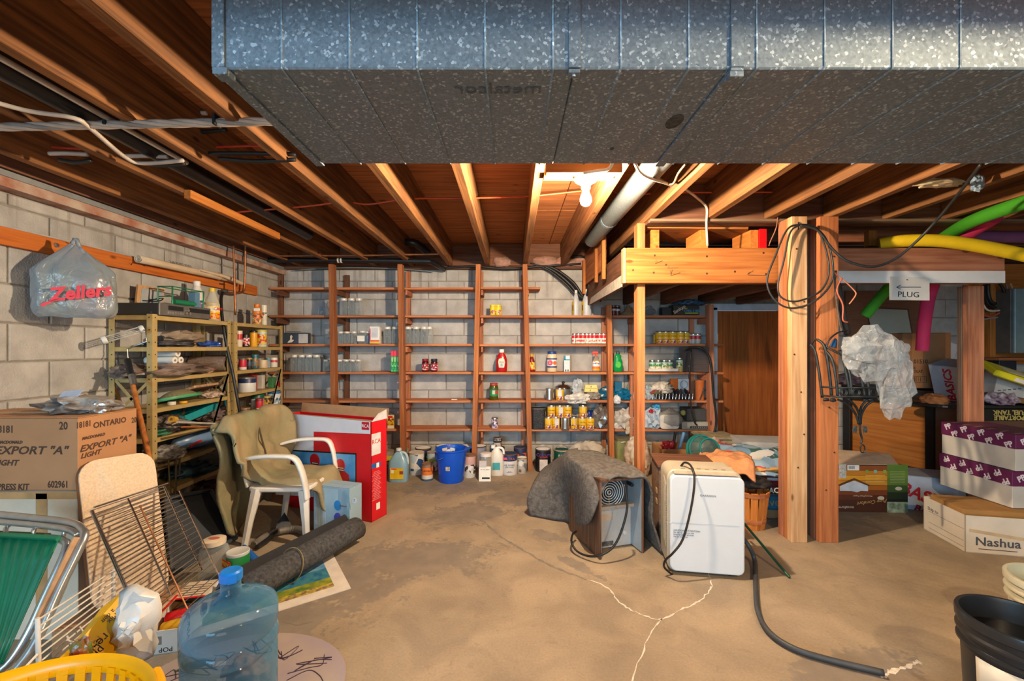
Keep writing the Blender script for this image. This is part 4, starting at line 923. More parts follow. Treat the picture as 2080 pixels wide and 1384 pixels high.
# third row boxes
o = carton('blue_carton', 'dark blue carton with a white swan shape on the third row', S(602,3,4.66), (px_(50), .1, px_(22)), M('#3a4658', .6, 0, .1), tape=False)
polyp(o, (-.07,-.051,.03), (1,0,0), (0,0,1), [(0,-.02),(.05,-.015),(.07,.01),(.045,.015),(.055,.05),(.04,.065),(.028,.05),(.03,.015),(.01,-.005)], WHITE)
panel(o, (.10,-.051,.055), (1,0,0), (0,0,1), .10, .10, M('#b9b4ae', .6)); MB().box((-.03,0,.13),(.14,.03,.006)).build('cable_loop', BLACK, o)
o = carton('white_carton', 'tall white standing carton with red and yellow base among the glass jars', S(763,3,4.57), (px_(20,4.57), .07, .182), WHITE, tape=False)
panel(o, (0,-.036,.02), (1,0,0), (0,0,1), .103, .036, M('#d8541c', .5)); panel(o, (0,-.037,.012), (1,0,0), (0,0,1), .103, .02, M('#e0b02c', .5)); panel(o, (0,-.036,.115), (1,0,0), (0,0,1), .07, .10, M('#c9c9ce', .6)); panel(o, (-.047,-.036,.1), (1,0,0), (0,0,1), .01, .12, RED)
# foil boxes: three alike
fo = None
for i, px in enumerate((798, 803.5, 809)):
    loc = S(px, 4, 4.555); lab = 'slim upright green box with red top, '+('left','middle','right')[i]+' of three'
    fo = thing('foil_box', lab, 'box', loc, 0, 'slim green and red boxes')
    MB().box((0,0,.112), (.0275,.05,.224)).build('body', bandmat('foil', [(.165,'#1f9a48'),(.235,'#e0263c')], ['#7ac86a','#1a7a3a'], 60, .05, .65), fo, bevel=.001); panel(fo, (0,-.0255,.13), (1,0,0), (0,0,1), .016, .05, M('#9ad07a', .5))
# jam jars, ketchup, syrup, mayonnaise
J = lambda r, h: [(r*.92,0),(r,.008),(r,h*.75),(r*.85,h*.88),(r*.8,h*.9)]
for px, i in ((864,0),(882,1)):
    t = bottle('jam_jar', ('dark red jam jar with cream label, left of the pair','dark berry jam jar with red and white label, right of the pair')[i], 'jar', S(px,4,4.60), J(.036,.13), M('#3c1418', .15, 0, .05), [(.034,.112),(.035,.114),(.035,.134),(.03,.137)], M(('#8a1c30','#26303c')[i], .3), lab=(.014,.088), labm=bandmat('jam%d' % i, [(.02,'#b01c2c'),(.075,('#d8c0a8','#d8ccd0')[i]),(.1,'#a82030')], ['#b81c34','#7a1c2c'], 70, .1, .95))
kt = bottle('ketchup_bottle', 'large red ketchup bottle with white cap on the fourth row', 'bottle', S(1019,4,4.60), [(.05,0),(.058,.01),(.060,.06),(.058,.13),(.046,.17),(.028,.198),(.024,.21)], M('#a8141a', .25, 0, .03), [(.026,.205),(.027,.207),(.027,.236),(.022,.240)], WHITE, sq=(1,.62,.8))
polyp(kt, (0,-.0385,.085), (1,0,0), (0,0,1), [(-.028,-.04),(.028,-.04),(.036,.02),(.028,.052),(0,.06),(-.028,.052),(-.036,.02)], M('#d8cdb8', .5)); text('Heinz', kt, (0,-.0396,.105), (1,0,0), (0,0,1), .024, M('#2a2a2a')); panel(kt, (0,-.0394,.072), (1,0,0), (0,0,1), .024, .03, M('#8ab0b8', .5)); panel(kt, (0,-.019,.182), (1,0,0), (0,0,1), .03, .018, M('#d8cdb8', .5))
sy = bottle('syrup_bottle', 'dark syrup bottle with yellow cap behind the fourth upright', 'bottle', S(1080,4,4.62), [(.034,0),(.038,.01),(.038,.06),(.03,.085),(.035,.11),(.02,.145),(.014,.165)], M('#7a2014', .15), [(.016,.16),(.016,.19),(.013,.192)], M('#d89a1c', .4), lab=(.02,.10), labm=bandmat('syr', [(.05,'#c8301c'),(.075,'#d88a6a'),(.2,'#b8201c')], ['#e8c83a'], 60, .1, .8))
my = bottle('mayonnaise_jar', 'big cream mayonnaise jar with blue lid and label on the fourth row', 'jar', S(1121,4,4.60), J(.055,.215), M('#dcc3a0', .3, 0, .03), [(.046,.188),(.048,.19),(.048,.214),(.043,.217)], M('#1f3f86', .35), lab=(.045,.145), labm=bandmat('mayo', [(.06,'#1c3470'),(.13,'#d8d8de'),(.2,'#1c3470')], None))
MB().lathe([(.028,0),(.028,.002)], 18, (-.022,-.052,.097), (-.3,-1,0)).build('red_badge', M('#c8485a', .5), my); MB().lathe([(.02,0),(.02,.003)], 14, (.026,-.051,.095), (.4,-1,0)).build('salad_print', M('#d86a2c', .5), my)
for z in (.104, .09): text(('Real','Mayo')[z < .1], my, (-.024,-.0575,z), (1,.3,0), (0,0,1), .014, WHITE)
o = carton('toothpaste_box', 'slim upright white and teal carton on the fourth row', S(1151,4,4.60), (.062,.045,.172), M('#cfd6dc', .4), tape=False)
panel(o, (0,-.0235,.128), (1,0,0), (0,0,1), .062, .012, M('#2a98b0')); panel(o, (-.022,-.0235,.15), (1,0,0), (0,0,1), .018, .044, M('#1c7a8c')); panel(o, (-.012,-.0235,.014), (1,0,0), (0,0,1), .012, .02, INKB); panel(o, (.012,-.0235,.014), (1,0,0), (0,0,1), .012, .02, INKB)
sb = bottle('spray_bottle', 'clear trigger spray bottle with orange label and red trigger', 'bottle', S(1211,4,4.62), [(.036,0),(.041,.01),(.041,.09),(.034,.115),(.018,.145),(.013,.165)], glassm('spray', '#cfc0a8', .35, .1), lab=(.012,.115), labm=bandmat('spr', [(.03,'#e0a020'),(.055,'#e07020'),(.085,'#d8d8e0'),(.2,'#e08030')], ['#2c4a9a','#e8e0d0'], 60, .4, .8), sq=(1,.65,.8))
MB().box((0,0,.178), (.024,.024,.03)).box((-.012,0,.205), (.065,.022,.024)).box((-.036,0,.188), (.008,.016,.04), (0,.4,0)).build('trigger_head', M('#d2453c', .4), sb, bevel=.003)
ds = bottle('dish_soap', 'green dish soap bottle with ribbed neck beside the fifth upright', 'bottle', S(1255,4,4.60), [(.042,0),(.050,.01),(.053,.05),(.048,.11),(.034,.145),(.036,.155),(.038,.17),(.022,.185),(.018,.195)], M('#0f8f48', .12, 0, .03), [(.02,.19),(.02,.215),(.01,.22),(.009,.232)], M('#3a4a48', .4), sq=(1,.6,.85)); MB().lathe([(.028,0),(.024,.003)], 18, (0,-.0305,.075), (0,-1,.05), sq=(1,1.3,1)).build('lime_label', M('#4cc23c', .4), ds)
# jugs, yellow cans etc. second row
for i, (px, r, h) in enumerate(((1170,.036,.275),(1192,.050,.285))):
    t = bottle('milky_jug', ('slim milky plastic jug with yellow label, left one','wide milky plastic jug beside the landing, right one')[i], 'jug', S(px,2,4.66), [(r*.95,0),(r,.01),(r,h*.52),(r*.8,h*.66),(r*.42,h*.86),(r*.36,h*.92)], glassm('milk', '#c9ccd0', .7, .4), [(r*.42,h*.9),(r*.42,h),(r*.36,h*1.01)], M('#d6d8da', .4), sq=(1,.8,.9)); panel(t, (-r*.98,-.012,h*.30), (.25,-1,0), (0,0,1), .05, .14, M('#d8b01c', .5)); panel(t, (-r*.99,-.014,h*.30), (.25,-1,0), (0,0,1), .02, .06, M('#2a2a1c', .5))
YL = lambda h: [(h*.08,'#caa82a'),(h*.95,'#e0b81c'),(h,'#b0a080')]
FRUIT = ['#8a3a6a','#d83a3c','#4a3a7a','#d8d0c0','#d86a3c']
def ycan(name, lab, loc, r, h, group=None, white=None):
    t = tin('food_can', lab, 'can', loc, r, h, [(h*.03,'#b8b4a8'),(h*.93,'#dcae14'),(h,'#b8b4a8')], group, None, FRUIT, .04, .40, 75, nthr=.6); t.rotation_euler = (0,0,0)
    if white: panel(t, (r*white*.7, -r*(.98 if abs(white) < .3 else .8), h*.62), (1, white*.9, 0), (0,0,1), r*1.0, h*.52, M('#d5d5d8', .5), .002, 'white_sticker')
    else: text('Habitant', t, (0,-r*1.01,h*.66), (1,0,0), (0,0,1), r*.42, M('#6a3a14'))
    return t
for i, px in enumerate((1001, 1012)):
    tin('yellow_can', 'small yellow printed can on the second row, '+('left','right')[i]+' one', 'can', S(px,2,4.60+.01*i), .031+.004*i, .10, [(.004,'#b8a43c'),(.088,'#e0c21c'),(.1,'#c8b03c')], None, '#d8c83a', ['#7a3a6a','#d85a3c','#e8d8a0'], .1, .55, 70)
# soup cans third row
SOUP = ((1167,4.65),(1175,4.58),(1184,4.58),(1192,4.60),(1199,4.58),(1207,4.58),(1214,4.64),(1218,4.575),(1226,4.575),(1233,4.585))
for i, (px, y) in enumerate(SOUP):
    t = tin('soup_can', 'red white soup can on row three, %s from left in its %s line' % ((ORD+['ninth'])[[q for q, w in SOUP if (w < 4.62) == (y < 4.62)].index(px)], 'front' if y < 4.62 else 'rear'), 'can', V(XX(px,y), y, RZ[3]+.002), .0335 if i else .03, .098, [(.006,'#c0bcb4'),(.058,'#dfd6cc'),(.09,'#c4202f'),(.1,'#c0bcb4')], 'soup cans on the third row', None, ['#c8584c'], .2, .42, 50, nthr=.35)
YEL = ((1340,4.60),(1352,4.585),(1346,4.68),(1366,4.585),(1382,4.585),(1333,4.66),(1392,4.64))
for i, (px, y) in enumerate(YEL):
    ycan('c', 'yellow fruit can on the third row, %s from left in its %s line' % (rank(YEL, px, y < 4.645), 'front' if y < 4.645 else 'rear'), V(XX(px,y), y, RZ[3]+.002), .044 if i != 5 else .034, .122 if i != 5 else .1, 'yellow cans on the third row')
for i, px in enumerate((1400, 1408, 1417)): tin('soup_can', 'red topped small can beside the yellow cans, '+('left','middle','right')[i]+' of three', 'can', S(px,3,4.66-.03*(i==2)), .033, .098, [(.05,'#a8a49c'),(.085,'#b02a3a'),(.1,'#c0bcb4')])
# fourth row: tray of green cans, speaker
tr = open_carton('card_tray', 'low white card tray holding green vegetable cans', S(1343,4,4.62), (px_(62), .14, .035), CARDW)
GC = lambda: [(.03,'#c9b49a'),(.055,'#d8d4c4'),(.075,'#3a8a5a'),(.10,'#a8c4b8'),(.115,'#1c5a5c')]
for i, (px, dy) in enumerate(((1325,0),(1337,0),(1349,.03),(1360,0))): tin('vegetable_can', 'green landscape printed can in the white card tray, %s from left' % ORD[i], 'can', S(px,4,4.595+dy)+V(0,0,.006), .034, .108, [(.03,'#c9b49a'),(.05,'#d8d4c4'),(.072,'#4a9a5a'),(.095,'#b0c8c0'),(.11,'#1c5a5c')], 'green cans in the tray', None, ['#e8e0c0','#2a7a3c','#d8a06a'], .25, .75, 60)
tin('vegetable_can', 'green can standing beside the tray against the speaker', 'can', S(1380,4,4.60), .035, .14, [(.05,'#b8a45c'),(.06,'#d8c8b0'),(.10,'#6aaa5a'),(.125,'#b0c8c0'),(.14,'#1c5a5c')], None, None, ['#e8e0c0','#2a7a3c','#d8a06a'], .25, .75, 60)
sk = thing('loudspeaker', 'brown wood veneered loudspeaker with a black cable draped over it', 'speaker', S(1411,4,4.62)+V(0,0,0), R(-24))
VEN = wood('veneer', '#241510', '#3a241a', 'x', .5, False); VEN2 = wood('veneer2', '#3c241a', '#644434', 'x', .5, False)
MB().box((0,0,.130), (.30,.19,.26)).build('cabinet', VEN, sk, bevel=.002); panel(sk, (.151,0,.13), (0,1,0), (0,0,1), .19, .26, VEN2, .002, 'side_veneer')
MB().lathe([(.008,0),(.006,.008)], 8, (-.05,-.0955,.06), (0,-1,0)).build('terminal', TIN, sk); panel(sk, (-.08,-.0955,.14), (1,0,0), (0,0,1), .11, .20, M('#2c201c', .7), .002, 'back_plate')
cable('black cable hanging from the loudspeaker down past the shelf', [(1395,712,4.5),(1408,706,4.45),(1425,708,4.42),(1440,725,4.42),(1446,760,4.42),(1449,800,4.42),(1455,850,4.42),(1452,875,4.42),(1445,890,4.42)], .011, BLACK)
cable('thin black lead hanging before the cassette deck', [(1404,712,4.44),(1401,745,4.42),(1402,790,4.42),(1404,830,4.42),(1411,858,4.42),(1416,864,4.44)], .008, BLACK)
# second row right: toy box, bits
o = carton('radio_box', 'black boxed radio with white slanted and blue lettering on the second row', S(1389,2,4.60), (px_(52,4.6),.14,px_(20,4.6)), M('#26221e', .5), tape=False)
text('Sankyo', o, (-.075,-.071,.058), (1,0,.62), (-.62,0,1), .05, M('#d8d0c0')); text('STEREO', o, (-.02,-.071,.066), (1,0,0), (0,0,1), .018, M('#d8b83a')); text('CMX-1100', o, (.055,-.071,.04), (1,0,0), (0,0,1), .036, M('#2a9ad0')); panel(o, (.055,-.071,.018), (1,0,0), (0,0,1), .14, .008, M('#b8c83a'))
carton('camera_case', 'small dark case left of the black boxed radio', S(1352,2,4.64), (px_(20), .1, px_(16)), M('#1c2026', .5), tape=False)
bag('wire_tangle', 'tangle of dark wires and a blue bit on the boxed radio', S(1400,2,4.62)+V(0,0,.105), (.30,.14,.07), M('#23282e', .4, 0, .6, 30, col2='#3c6a90'), 41, .5, cat='wires', freq=3)
bag('clear_tumblers', 'clear crumpled tumblers behind the thin pale post', S(1318,2,4.66), (.13,.1,.12), crinkle('clr', '#9aa6ac', .3, .15), 42, .4, cat='tumbler')
MB_ = MB().lathe([(.10,0),(.095,.012),(.05,.05),(.03,.085),(.01,.12)], 16); tag(MB_.build('straw_cone', M('#8a6a4a', .9, 0, .2, 60), None, smooth=50, loc=S(1276,2,4.66)), 'tan conical hat shape on the second row', 'hat')
for i, px in enumerate((1246, 1254)): tin('dark_can', 'dark red can right of the fifth upright on the second row, '+('left','right')[i], 'can', S(px,2,4.62+.03*i), .03, .098, [(.05,'#5a1c24'),(.07,'#c8c0b8'),(.1,'#4a1c22')])
# fifth row
pk = bottle('pickle_jar', 'tall pickle jar with red lid and green label on the fifth row', 'jar', S(1003,5,4.62), J(.048,.18), M('#4a4a14', .15, 0, .2, 30), [(.040,.156),(.043,.158),(.043,.178),(.038,.181)], M('#a83a38', .35), lab=(.04,.125), labm=bandmat('pick', [(.05,'#2a7a44'),(.11,'#2f8a4c'),(.2,'#3a5a2c')], ['#c8343c','#e8e0d0'], 26, .35, .85, nthr=.35))
panel(pk, (0,-.050,.085), (1,0,0), (0,0,1), .03, .04, M('#b8d0b0', .5))
def steelcan(lab, loc, r=.04, h=.125):
    t = thing('steel_can', lab, 'can', loc); pr = [(r*.97,0),(r,.004)]
    for k in range(9): z = .02+(h-.04)*k/8; pr += [(r, z-.004), (r*.975, z)]
    pr += [(r,h-.004),(r*.96,h)]; MB().lathe(pr, 18).build('body', TIN, t, smooth=30); MB().lathe([(r*1.02,h-.003),(r*1.02,h+.002),(r*.9,h+.001)], 18).build('rim', TIN, t); return t
steelcan('bare ribbed steel can left of the saucepan on the fifth row', S(1116,5,4.59)); ycan('c', 'yellow can with white sticker in front of the saucepan', S(1137,5,4.585), .044, .122, None, -.2)
sp_ = thing('saucepan', 'steel saucepan with domed lid and black knob on the fifth row', 'pan', S(1144,5,4.69)); MB().lathe([(.09,0),(.095,.01),(.095,.115),(.10,.12)], 20).build('pot', STEEL, sp_, smooth=40); MB().lathe([(.103,.12),(.10,.13),(.06,.155),(.01,.163)], 20).build('lid', CHROME, sp_, smooth=40); MB().lathe([(.008,.163),(.017,.172),(.017,.186),(.01,.192)], 12).build('knob', BLACK, sp_, smooth=40)
bag('white_bag', 'crumpled white plastic bag hanging over the fifth shelf edge', S(1172,5,4.60)+V(0,-.02,-.03), (.24,.18,.13), M('#cfcbc4', .45, 0, .06, 10, .6, 14), 51, .4)
bag('white_bag', 'grey white twisted plastic bag standing behind the egg carton', S(1172,5,4.70)+V(0,0,.0), (.12,.1,.26), crinkle('wb', '#c4ccd2', .75, .3), 52, .3)
o = thing('egg_carton', 'pale yellow egg carton lying on a clear bag', 'carton', S(1200,5,4.64)+V(0,0,.115), (R(-12),0,R(-6))); MB().prism([(-.075,-.05,-.04),(.075,-.05,-.04),(.062,-.05,.04),(-.062,-.05,.04)], (0,.1,0)).build('shell', M('#d2c373', .6, 0, .08), o, bevel=.004); MB().box((0,-.051,.0),(.12,.003,.005)).build('seam', M('#8a7c3c'), o)
for dx in (-.01, .0): MB().box((dx,-.052,-.022+.04*(dx==0)),(.01,.004,.018)).build('latch', M('#7a6c34'), o)
bag('clear_bag', 'crumpled clear bag under the yellow egg carton', S(1205,5,4.64), (.16,.14,.12), crinkle('clr2', '#b4aaa0', .45, .2), 53, .45)
bag('teal_bag', 'shiny teal plastic bag bulging behind the fifth upright', S(1238,5,4.66), (.24,.16,.16), M('#0f5a78', .25, 0, .1, 10, .6, 16), 54, .3); bag('teal_bag', 'shiny teal plastic bag slumped right of the fifth upright', S(1265,5,4.60), (.20,.16,.15), M('#0f5f84', .22, 0, .1, 10, .6, 16), 55, .35)
carton('teal_block', 'square teal package on top of the slumped teal bag', S(1255,5,4.61)+V(0,0,.09), (.075,.06,.11), M('#0f5f84', .3), tape=False, flaps=False)
bag('white_tissue', 'white crumpled tissue spilling over the shelf edge', S(1253,5,4.545)+V(0,0,-.03), (.08,.07,.10), M('#cfd0d2', .7, 0, .05, 10, .4, 20), 56, .4, cat='tissue'); bag('white_tissue', 'white tissue scrap right of the teal bags', S(1290,5,4.58), (.07,.07,.10), M('#c4c8cc', .7), 57, .4, cat='tissue')
bag('clear_bag', 'clear bag with a green sprig behind the thin pale post', S(1285,5,4.68), (.16,.12,.20), crinkle('clr3', '#b0b4ac', .4, .2), 58, .4)
dk = thing('dish_rack', 'wire dish rack full of plates and wrapped pans', 'rack', S(1358,5,4.63))
b = MB()
for y in (-.08,.08): b.tube([(-.2,y,.015),(.22,y,.015)], .004, 5).tube([(-.2,y,.06),(.22,y,.06)], .004, 5)
for k in range(13): x = -.2+.035*k; b.tube([(x,-.085,.015),(x+.006,-.085,.07),(x+.012,0,.05),(x+.006,.085,.07)], .0028, 5)
b.build('wire_basket', CHROME, dk, smooth=60)
for k in range(9):
    MB().lathe([(.0,0),(.055,.002),(.062,.008)], 14, (-.14+.04*k,-.01,.06), (1,.1,.25)).build('plate', M(('#6a7078','#8a9096','#4a5058')[k % 3], .25, .5), dk, smooth=60)
bag('rag_heap', 'heap of white gloves and coloured rags on the dish rack', S(1345,5,4.62)+V(0,0,.075), (.22,.16,.13), M('#d5cdbf', .8, 0, .3, 16, .5, 30, col2='#a8a098'), 61, .5, cat='heap', freq=3)
bag('red_rag', 'red and green cloth under the white gloves', S(1332,5,4.585)+V(0,0,.06), (.12,.07,.05), M('#b01c28', .8, 0, .5, 12, col2='#1c5a3c'), 62, .4, cat='cloth')
bag('printed_bag', 'blue white printed bag left of the dish rack', S(1320,5,4.64), (.12,.12,.19), M('#9aa9b4', .6, 0, .3, 16, .4, 20), 63, .4)
o = thing('plate_box', 'brown carton with a pale blue round dish in its window', 'box', S(1380,5,4.70)+V(0,0,.075)); MB().box((0,0,.075), (.20,.04,.14)).build('body', wd_('rail','x'), o); panel(o, (.035,-.021,.085), (1,0,0), (0,0,1), .115, .12, M('#b8c8d4', .4), .002, 'window'); MB().tube([(.04+.04*math.cos(a),-.026,.085+.04*math.sin(a)) for a in [k*R(15) for k in range(24)]], .004, 5, closed=True).build('dish_ring', M('#7f9cb0', .4), o)
oc = thing('orange_canister', 'tall terracotta canister with dark handle at the right end', 'canister', S(1421,5,4.62)); MB().lathe([(.045,0),(.049,.008),(.049,.19),(.052,.195),(.052,.21),(.045,.214)], 18).build('body', M('#b5622f', .6, 0, .06), oc, smooth=40); MB().tube([(-.02,-.055,.01),(.0,-.058,.06),(.025,-.055,.13)], .006, 6).build('handle', IRON, oc)
# sixth row
o = thing('mesh_bin', 'black perforated metal bin on the sixth row', 'bin', S(1093,6,4.63)); MB().prism([(x,y,0) for x, y in rrect(.15,.16,.03)], (0,0,.215)).build('body', M('#17181a', .4, .4, .5, 90, .6, 120, col2='#3a3c40'), o, smooth=40); MB().tube([(x,y,.215) for x, y in rrect(.152,.162,.03)], .004, 5, closed=True).build('rim', STEEL, o)
r_, h_ = .044, .118
C6 = [(1114,0,4.58,-.3),(1129,0,4.60,.2),(1166,0,4.58,-.5),(1183,0,4.57,0),(1199,0,4.575,0),(1120,1,4.60,0),(1137,1,4.60,.25),(1153,1,4.60,0),(1184,1,4.60,-.3)]
for i, (px, lev, y, wh) in enumerate(C6):
    lab = ('first','second','fourth','fifth','sixth')[i] if lev == 0 else ('first','second','third','fourth')[i-5]
    ycan('c', 'yellow fruit print can, %s from the left in the %s tier on the sixth row' % (lab, 'lower' if lev == 0 else 'upper'), V(XX(px,y), y, RZ[6]+.002+lev*.122), r_ if i != 2 else .038, h_, None, wh or None)
steelcan('bare ribbed steel can between the yellow cans', S(1148,6,4.56), .046, .122)
bag('blue_plastic', 'dark blue plastic shape behind the yellow cans', S(1200,6,4.70), (.16,.1,.2), M('#1c2f7a', .35), 66, .3, cat='plastic')
bag('foil_bag', 'shiny grey bag of plastic film left of the fifth upright', S(1222,6,4.61), (.19,.16,.29), M('#8a8580', .25, .5, .3, 12, .7, 18), 67, .35)
bag('pasta_bag', 'clear crumpled bag with knotted neck right of the fifth upright', S(1265,6,4.62), (.25,.16,.24), M('#a59c92', .35, 0, .3, 14, .8, 22, col2='#cfc8be'), 68, .45, freq=2.6)
bag('bag_knot', 'twisted beige bag neck hanging over the sixth shelf edge', S(1275,6,4.555)+V(0,-.01,-.05), (.05,.05,.14), M('#b8a890', .6, 0, .1, 10, .5, 30), 69, .4, sub=3)
bag('lilac_bag', 'pale lilac plastic bag behind the thin pale post', S(1295,6,4.64), (.16,.15,.22), M('#b4b0bc', .5, 0, .06, 10, .4, 16), 70, .25)
bag('glove_bag', 'white bag of gloves with red and blue prints right of the pale post', S(1326,6,4.62), (.18,.16,.25), M('#b9c0c8', .6, 0, .3, 18, .5, 26, col2='#8fb0cc'), 71, .45, freq=2.4)
bag('blue_ball', 'bright blue crumpled wrap on top of the glove bag', S(1334,6,4.62)+V(0,0,.2), (.08,.07,.07), M('#2a8ac0', .4), 72, .3, cat='wrap', sub=3); bag('red_wrap', 'small red wrap beside the bright blue wrap', S(1324,6,4.585)+V(0,0,.165), (.07,.06,.05), M('#a81c30', .5), 73, .3, cat='wrap', sub=3)
o = thing('wrapped_tissue', 'clear wrapped block of white tissue on the sixth row', 'package', S(1356,6,4.60)); MB().prism([(x,-.06,.08+y) for x, y in rrect(.20,.15,.03)], (0,.13,0)).build('tissue_block', M('#d0ccc4', .7, 0, .05, 20, .3, 30), o, smooth=40); lump('film', crinkle('clr4', '#c0bdb8', .25, .15), (.02,0,.10), (.26,.17,.22), 74, .2, o, 3, 2, .85)
vd = thing('cassette_deck', 'grey cassette deck with silver front at the right end of the sixth row', 'deck', S(1408,6,4.64)); MB().box((.0,.02,.042), (.33,.26,.08)).build('case', M('#8d8a82', .5, .2), vd, bevel=.003); MB().box((.025,-.112,.05), (.27,.006,.055)).build('front_panel', M('#b4b0a4', .4, .4), vd); MB().box((.03,-.117,.025), (.225,.006,.022)).build('key_strip', M('#25272c', .4), vd)
for k in range(9): MB().box((-.06+.022*k,-.1215,.025), (.012,.004,.010)).build('key', M('#8f9296', .3, .5), vd)
db = thing('black_speaker_box', 'charcoal box standing on the cassette deck', 'box', S(1406,6,4.64)+V(0,0,.085)); MB().box((.02,.02,.065), (.22,.2,.13)).build('body', M('#3a3a3a', .6, 0, .08), db, bevel=.003); MB().lathe([(.03,0),(.02,.006)], 12, (-.11,-.03,.08), (-.6,-1,0)).build('dial', M('#8a8440', .4), db)
# left bits of the sixth row
o = thing('oil_tin', 'square yellow and white tin on the sixth row beside the large red carton', 'tin', S(794,6,4.60)); MB().box((0,0,.072), (.068,.04,.144)).build('body', bandmat('oil', [(.03,'#d8d0b8'),(.10,'#d8a818'),(.2,'#d8ccb8')], ['#7a3c1c','#c8b03c'], 50, .2, .7), o, bevel=.003); MB().box((0,-.021,.125),(.05,.002,.02)).build('red_strip', RED, o); MB().lathe([(.012,.144),(.012,.158)], 10).build('cap', TIN, o)
tin('green_pot', 'small green and white tub left of the yellow oil tin', 'tub', S(779,6,4.60), .030, .045, [(.03,'#2a9a5c'),(.05,'#b8c8bc')]); 
for i, (a, z) in enumerate(((0,0),(0,.052))): tin('flat_can', 'small lilac printed can, '+('lower','upper')[i]+' of the stacked pair on the sixth row', 'can', S(1005,6,4.61)+V(0,0,z), .035, .05, [(.012,'#c8c0c8'),(.04,'#d0c4cc'),(.06,'#b8b4b8')], None, None, ['#6a4a7a','#e8e0e4','#a08aa8'], .15, .85, 60)
bag('dried_flowers', 'clear bag of pinkish dried flowers behind the large red carton', S(700,6,4.62), (.22,.14,.23), M('#8a7068', .7, 0, .6, 30, .6, 30, col2='#c8c4c4'), 76, .5, freq=3); bag('pale_wrap', 'clear bag with grey green wrap behind the large red carton', S(738,6,4.62), (.20,.14,.20), M('#8a9a90', .5, 0, .5, 26, .6, 26, col2='#cfd4d2'), 77, .5, freq=3)
tag(MB().box((0,0,.004), (.06,.03,.008)).build('paper_scrap', PAPER, None, loc=S(923,5,4.62)), 'tiny white paper scrap on the empty fifth shelf', 'paper')
# ---------------------------------------------------------------- paint tins and jugs on the floor under the shelving
def paint_tin(lab, px, py, wpx, hpx, stops, nc=None, lid='#8a7a6a', handle=True, txt=None, txc=None, lay=None, z0=0, handle_up=False, n0=.05, n1=.6, ns=25, badge=None):
    p = FL(px, py) if lay is None else V(XX(px, lay), lay, z0); y = p.y; r = wpx/2*y/FPX; h = hpx*y/FPX*.96
    p = V(p.x, y+r*.0, p.z); t = thing('paint_tin', lab, 'tin', p)
    st = [(f*h, c) for f, c in stops]
    MB().lathe([(r*.97,0),(r,.004),(r,h-.006),(r*.98,h)], 20).build('body', bandmat('pt'+lab, st, nc, ns, n0, n1, nthr=.45), t, smooth=40)
    MB().lathe([(r*1.02,h-.008),(r*1.03,h),(r*.96,h+.003),(r*.9,h-.006),(r*.2,h-.006)], 20).build('lid', M(lid, .5, .2, .25, 30), t, smooth=40)
    if handle: MB().tube([(r*1.02*math.cos(a), -r*.25 if not handle_up else 0, h*.78+(-r*.9 if not handle_up else r*1.1)*math.sin(a)) for a in [math.pi*k/12 for k in range(13)]], .003, 5).build('bail', TIN, t, smooth=60)
    if txt:
        for k, (s, zf, sz, c) in enumerate(txt): text(s, t, (0,-r*1.004,h*zf), (1,0,0), (0,0,1), sz*h, c if not isinstance(c, str) else M(c, .6, var=0))
    if badge: panel(t, (badge[0]*r, -r*1.0, badge[1]*h), (1,0,0), (0,0,1), badge[2]*h, badge[3]*h, M(badge[4], .5), .003)
    return t
paint_tin('green tub with white lid behind the windshield fluid jug', 782, 925, 22, 32, ((.75,'#3c7a62'),(1,'#c8ccc4')), lid='#c9c4bc', lay=4.62)
paint_tin('slim rusty white tin behind the windshield fluid jug', 796, 935, 11, 30, ((1,'#b0a49a'),), ['#6a4a38'], lay=4.64, handle=False)
paint_tin('dark lidded clear tub behind the second upright', 816, 950, 27, 38, ((.8,'#5a6258'),(1,'#9aa49c')), lid='#aab0ac', lay=4.64)
paint_tin('white tin with green stain, leftmost on the floor', 772, 976, 22, 52, ((.5,'#bcc2c0'),(.8,'#5a6a5c'),(1,'#c0bdb4')), ['#2a4a3c','#d8dcd8'], lid='#b03a34', lay=4.32)
paint_tin('yellow and green printed paint tin behind the windshield fluid jug', 787, 968, 26, 46, ((.45,'#6a7a74'),(.8,'#b8b02c'),(1,'#8a8478')), ['#2a3a34','#d8d05a','#3c6a5c'], lay=4.44)
wj = thing('washer_fluid_jug', 'translucent jug of pale blue windshield fluid with yellow label', 'jug', V(XX(810,4.16), 4.16, 0))
JB = M('#7fa6be', .3, 0, .04)
MB().lathe([(.088,0),(.094,.01),(.094,.17),(.085,.20),(.05,.255),(.024,.285),(.022,.298)], 22, sq=(1,.62,.55)).build('body', JB, wj, smooth=50)
MB().lathe([(.026,.293),(.026,.315),(.022,.317)], 14).build('cap', M('#cfd6da', .4), wj, smooth=40)
MB().tube(smooth_path([(.02,0,.275),(.06,0,.268),(.084,0,.22),(.086,0,.16)], 5), .014, 8).build('handle', M('#a9c2cf', .3), wj, smooth=180)
panel(wj, (-.005,-.0595,.085), (1,0,0), (0,0,1), .128, .105, M('#d8b414', .5), .0015); panel(wj, (-.03,-.061,.13), (1,0,0), (0,0,1), .05, .01, RED); panel(wj, (-.045,-.061,.105), (1,0,0), (0,0,1), .025, .03, WHITE); panel(wj, (.04,-.061,.095), (1,0,0), (0,0,1), .035, .03, M('#8a3a3c'))
paint_tin('white dripped paint tin with beige open top beside the fluid jug', 846, 962, 31, 45, ((.3,'#b9bfc4'),(1,'#d4cfc8')), ['#2a4a7a','#a8b8c4'], '#b5a48a', n0=.2, n1=.95, ns=16)
paint_tin('dark navy paint tin behind the white dripped tin', 860, 950, 32, 42, ((1,'#22223a'),), ['#5a4a4a'], '#6a5a50', lay=4.62)
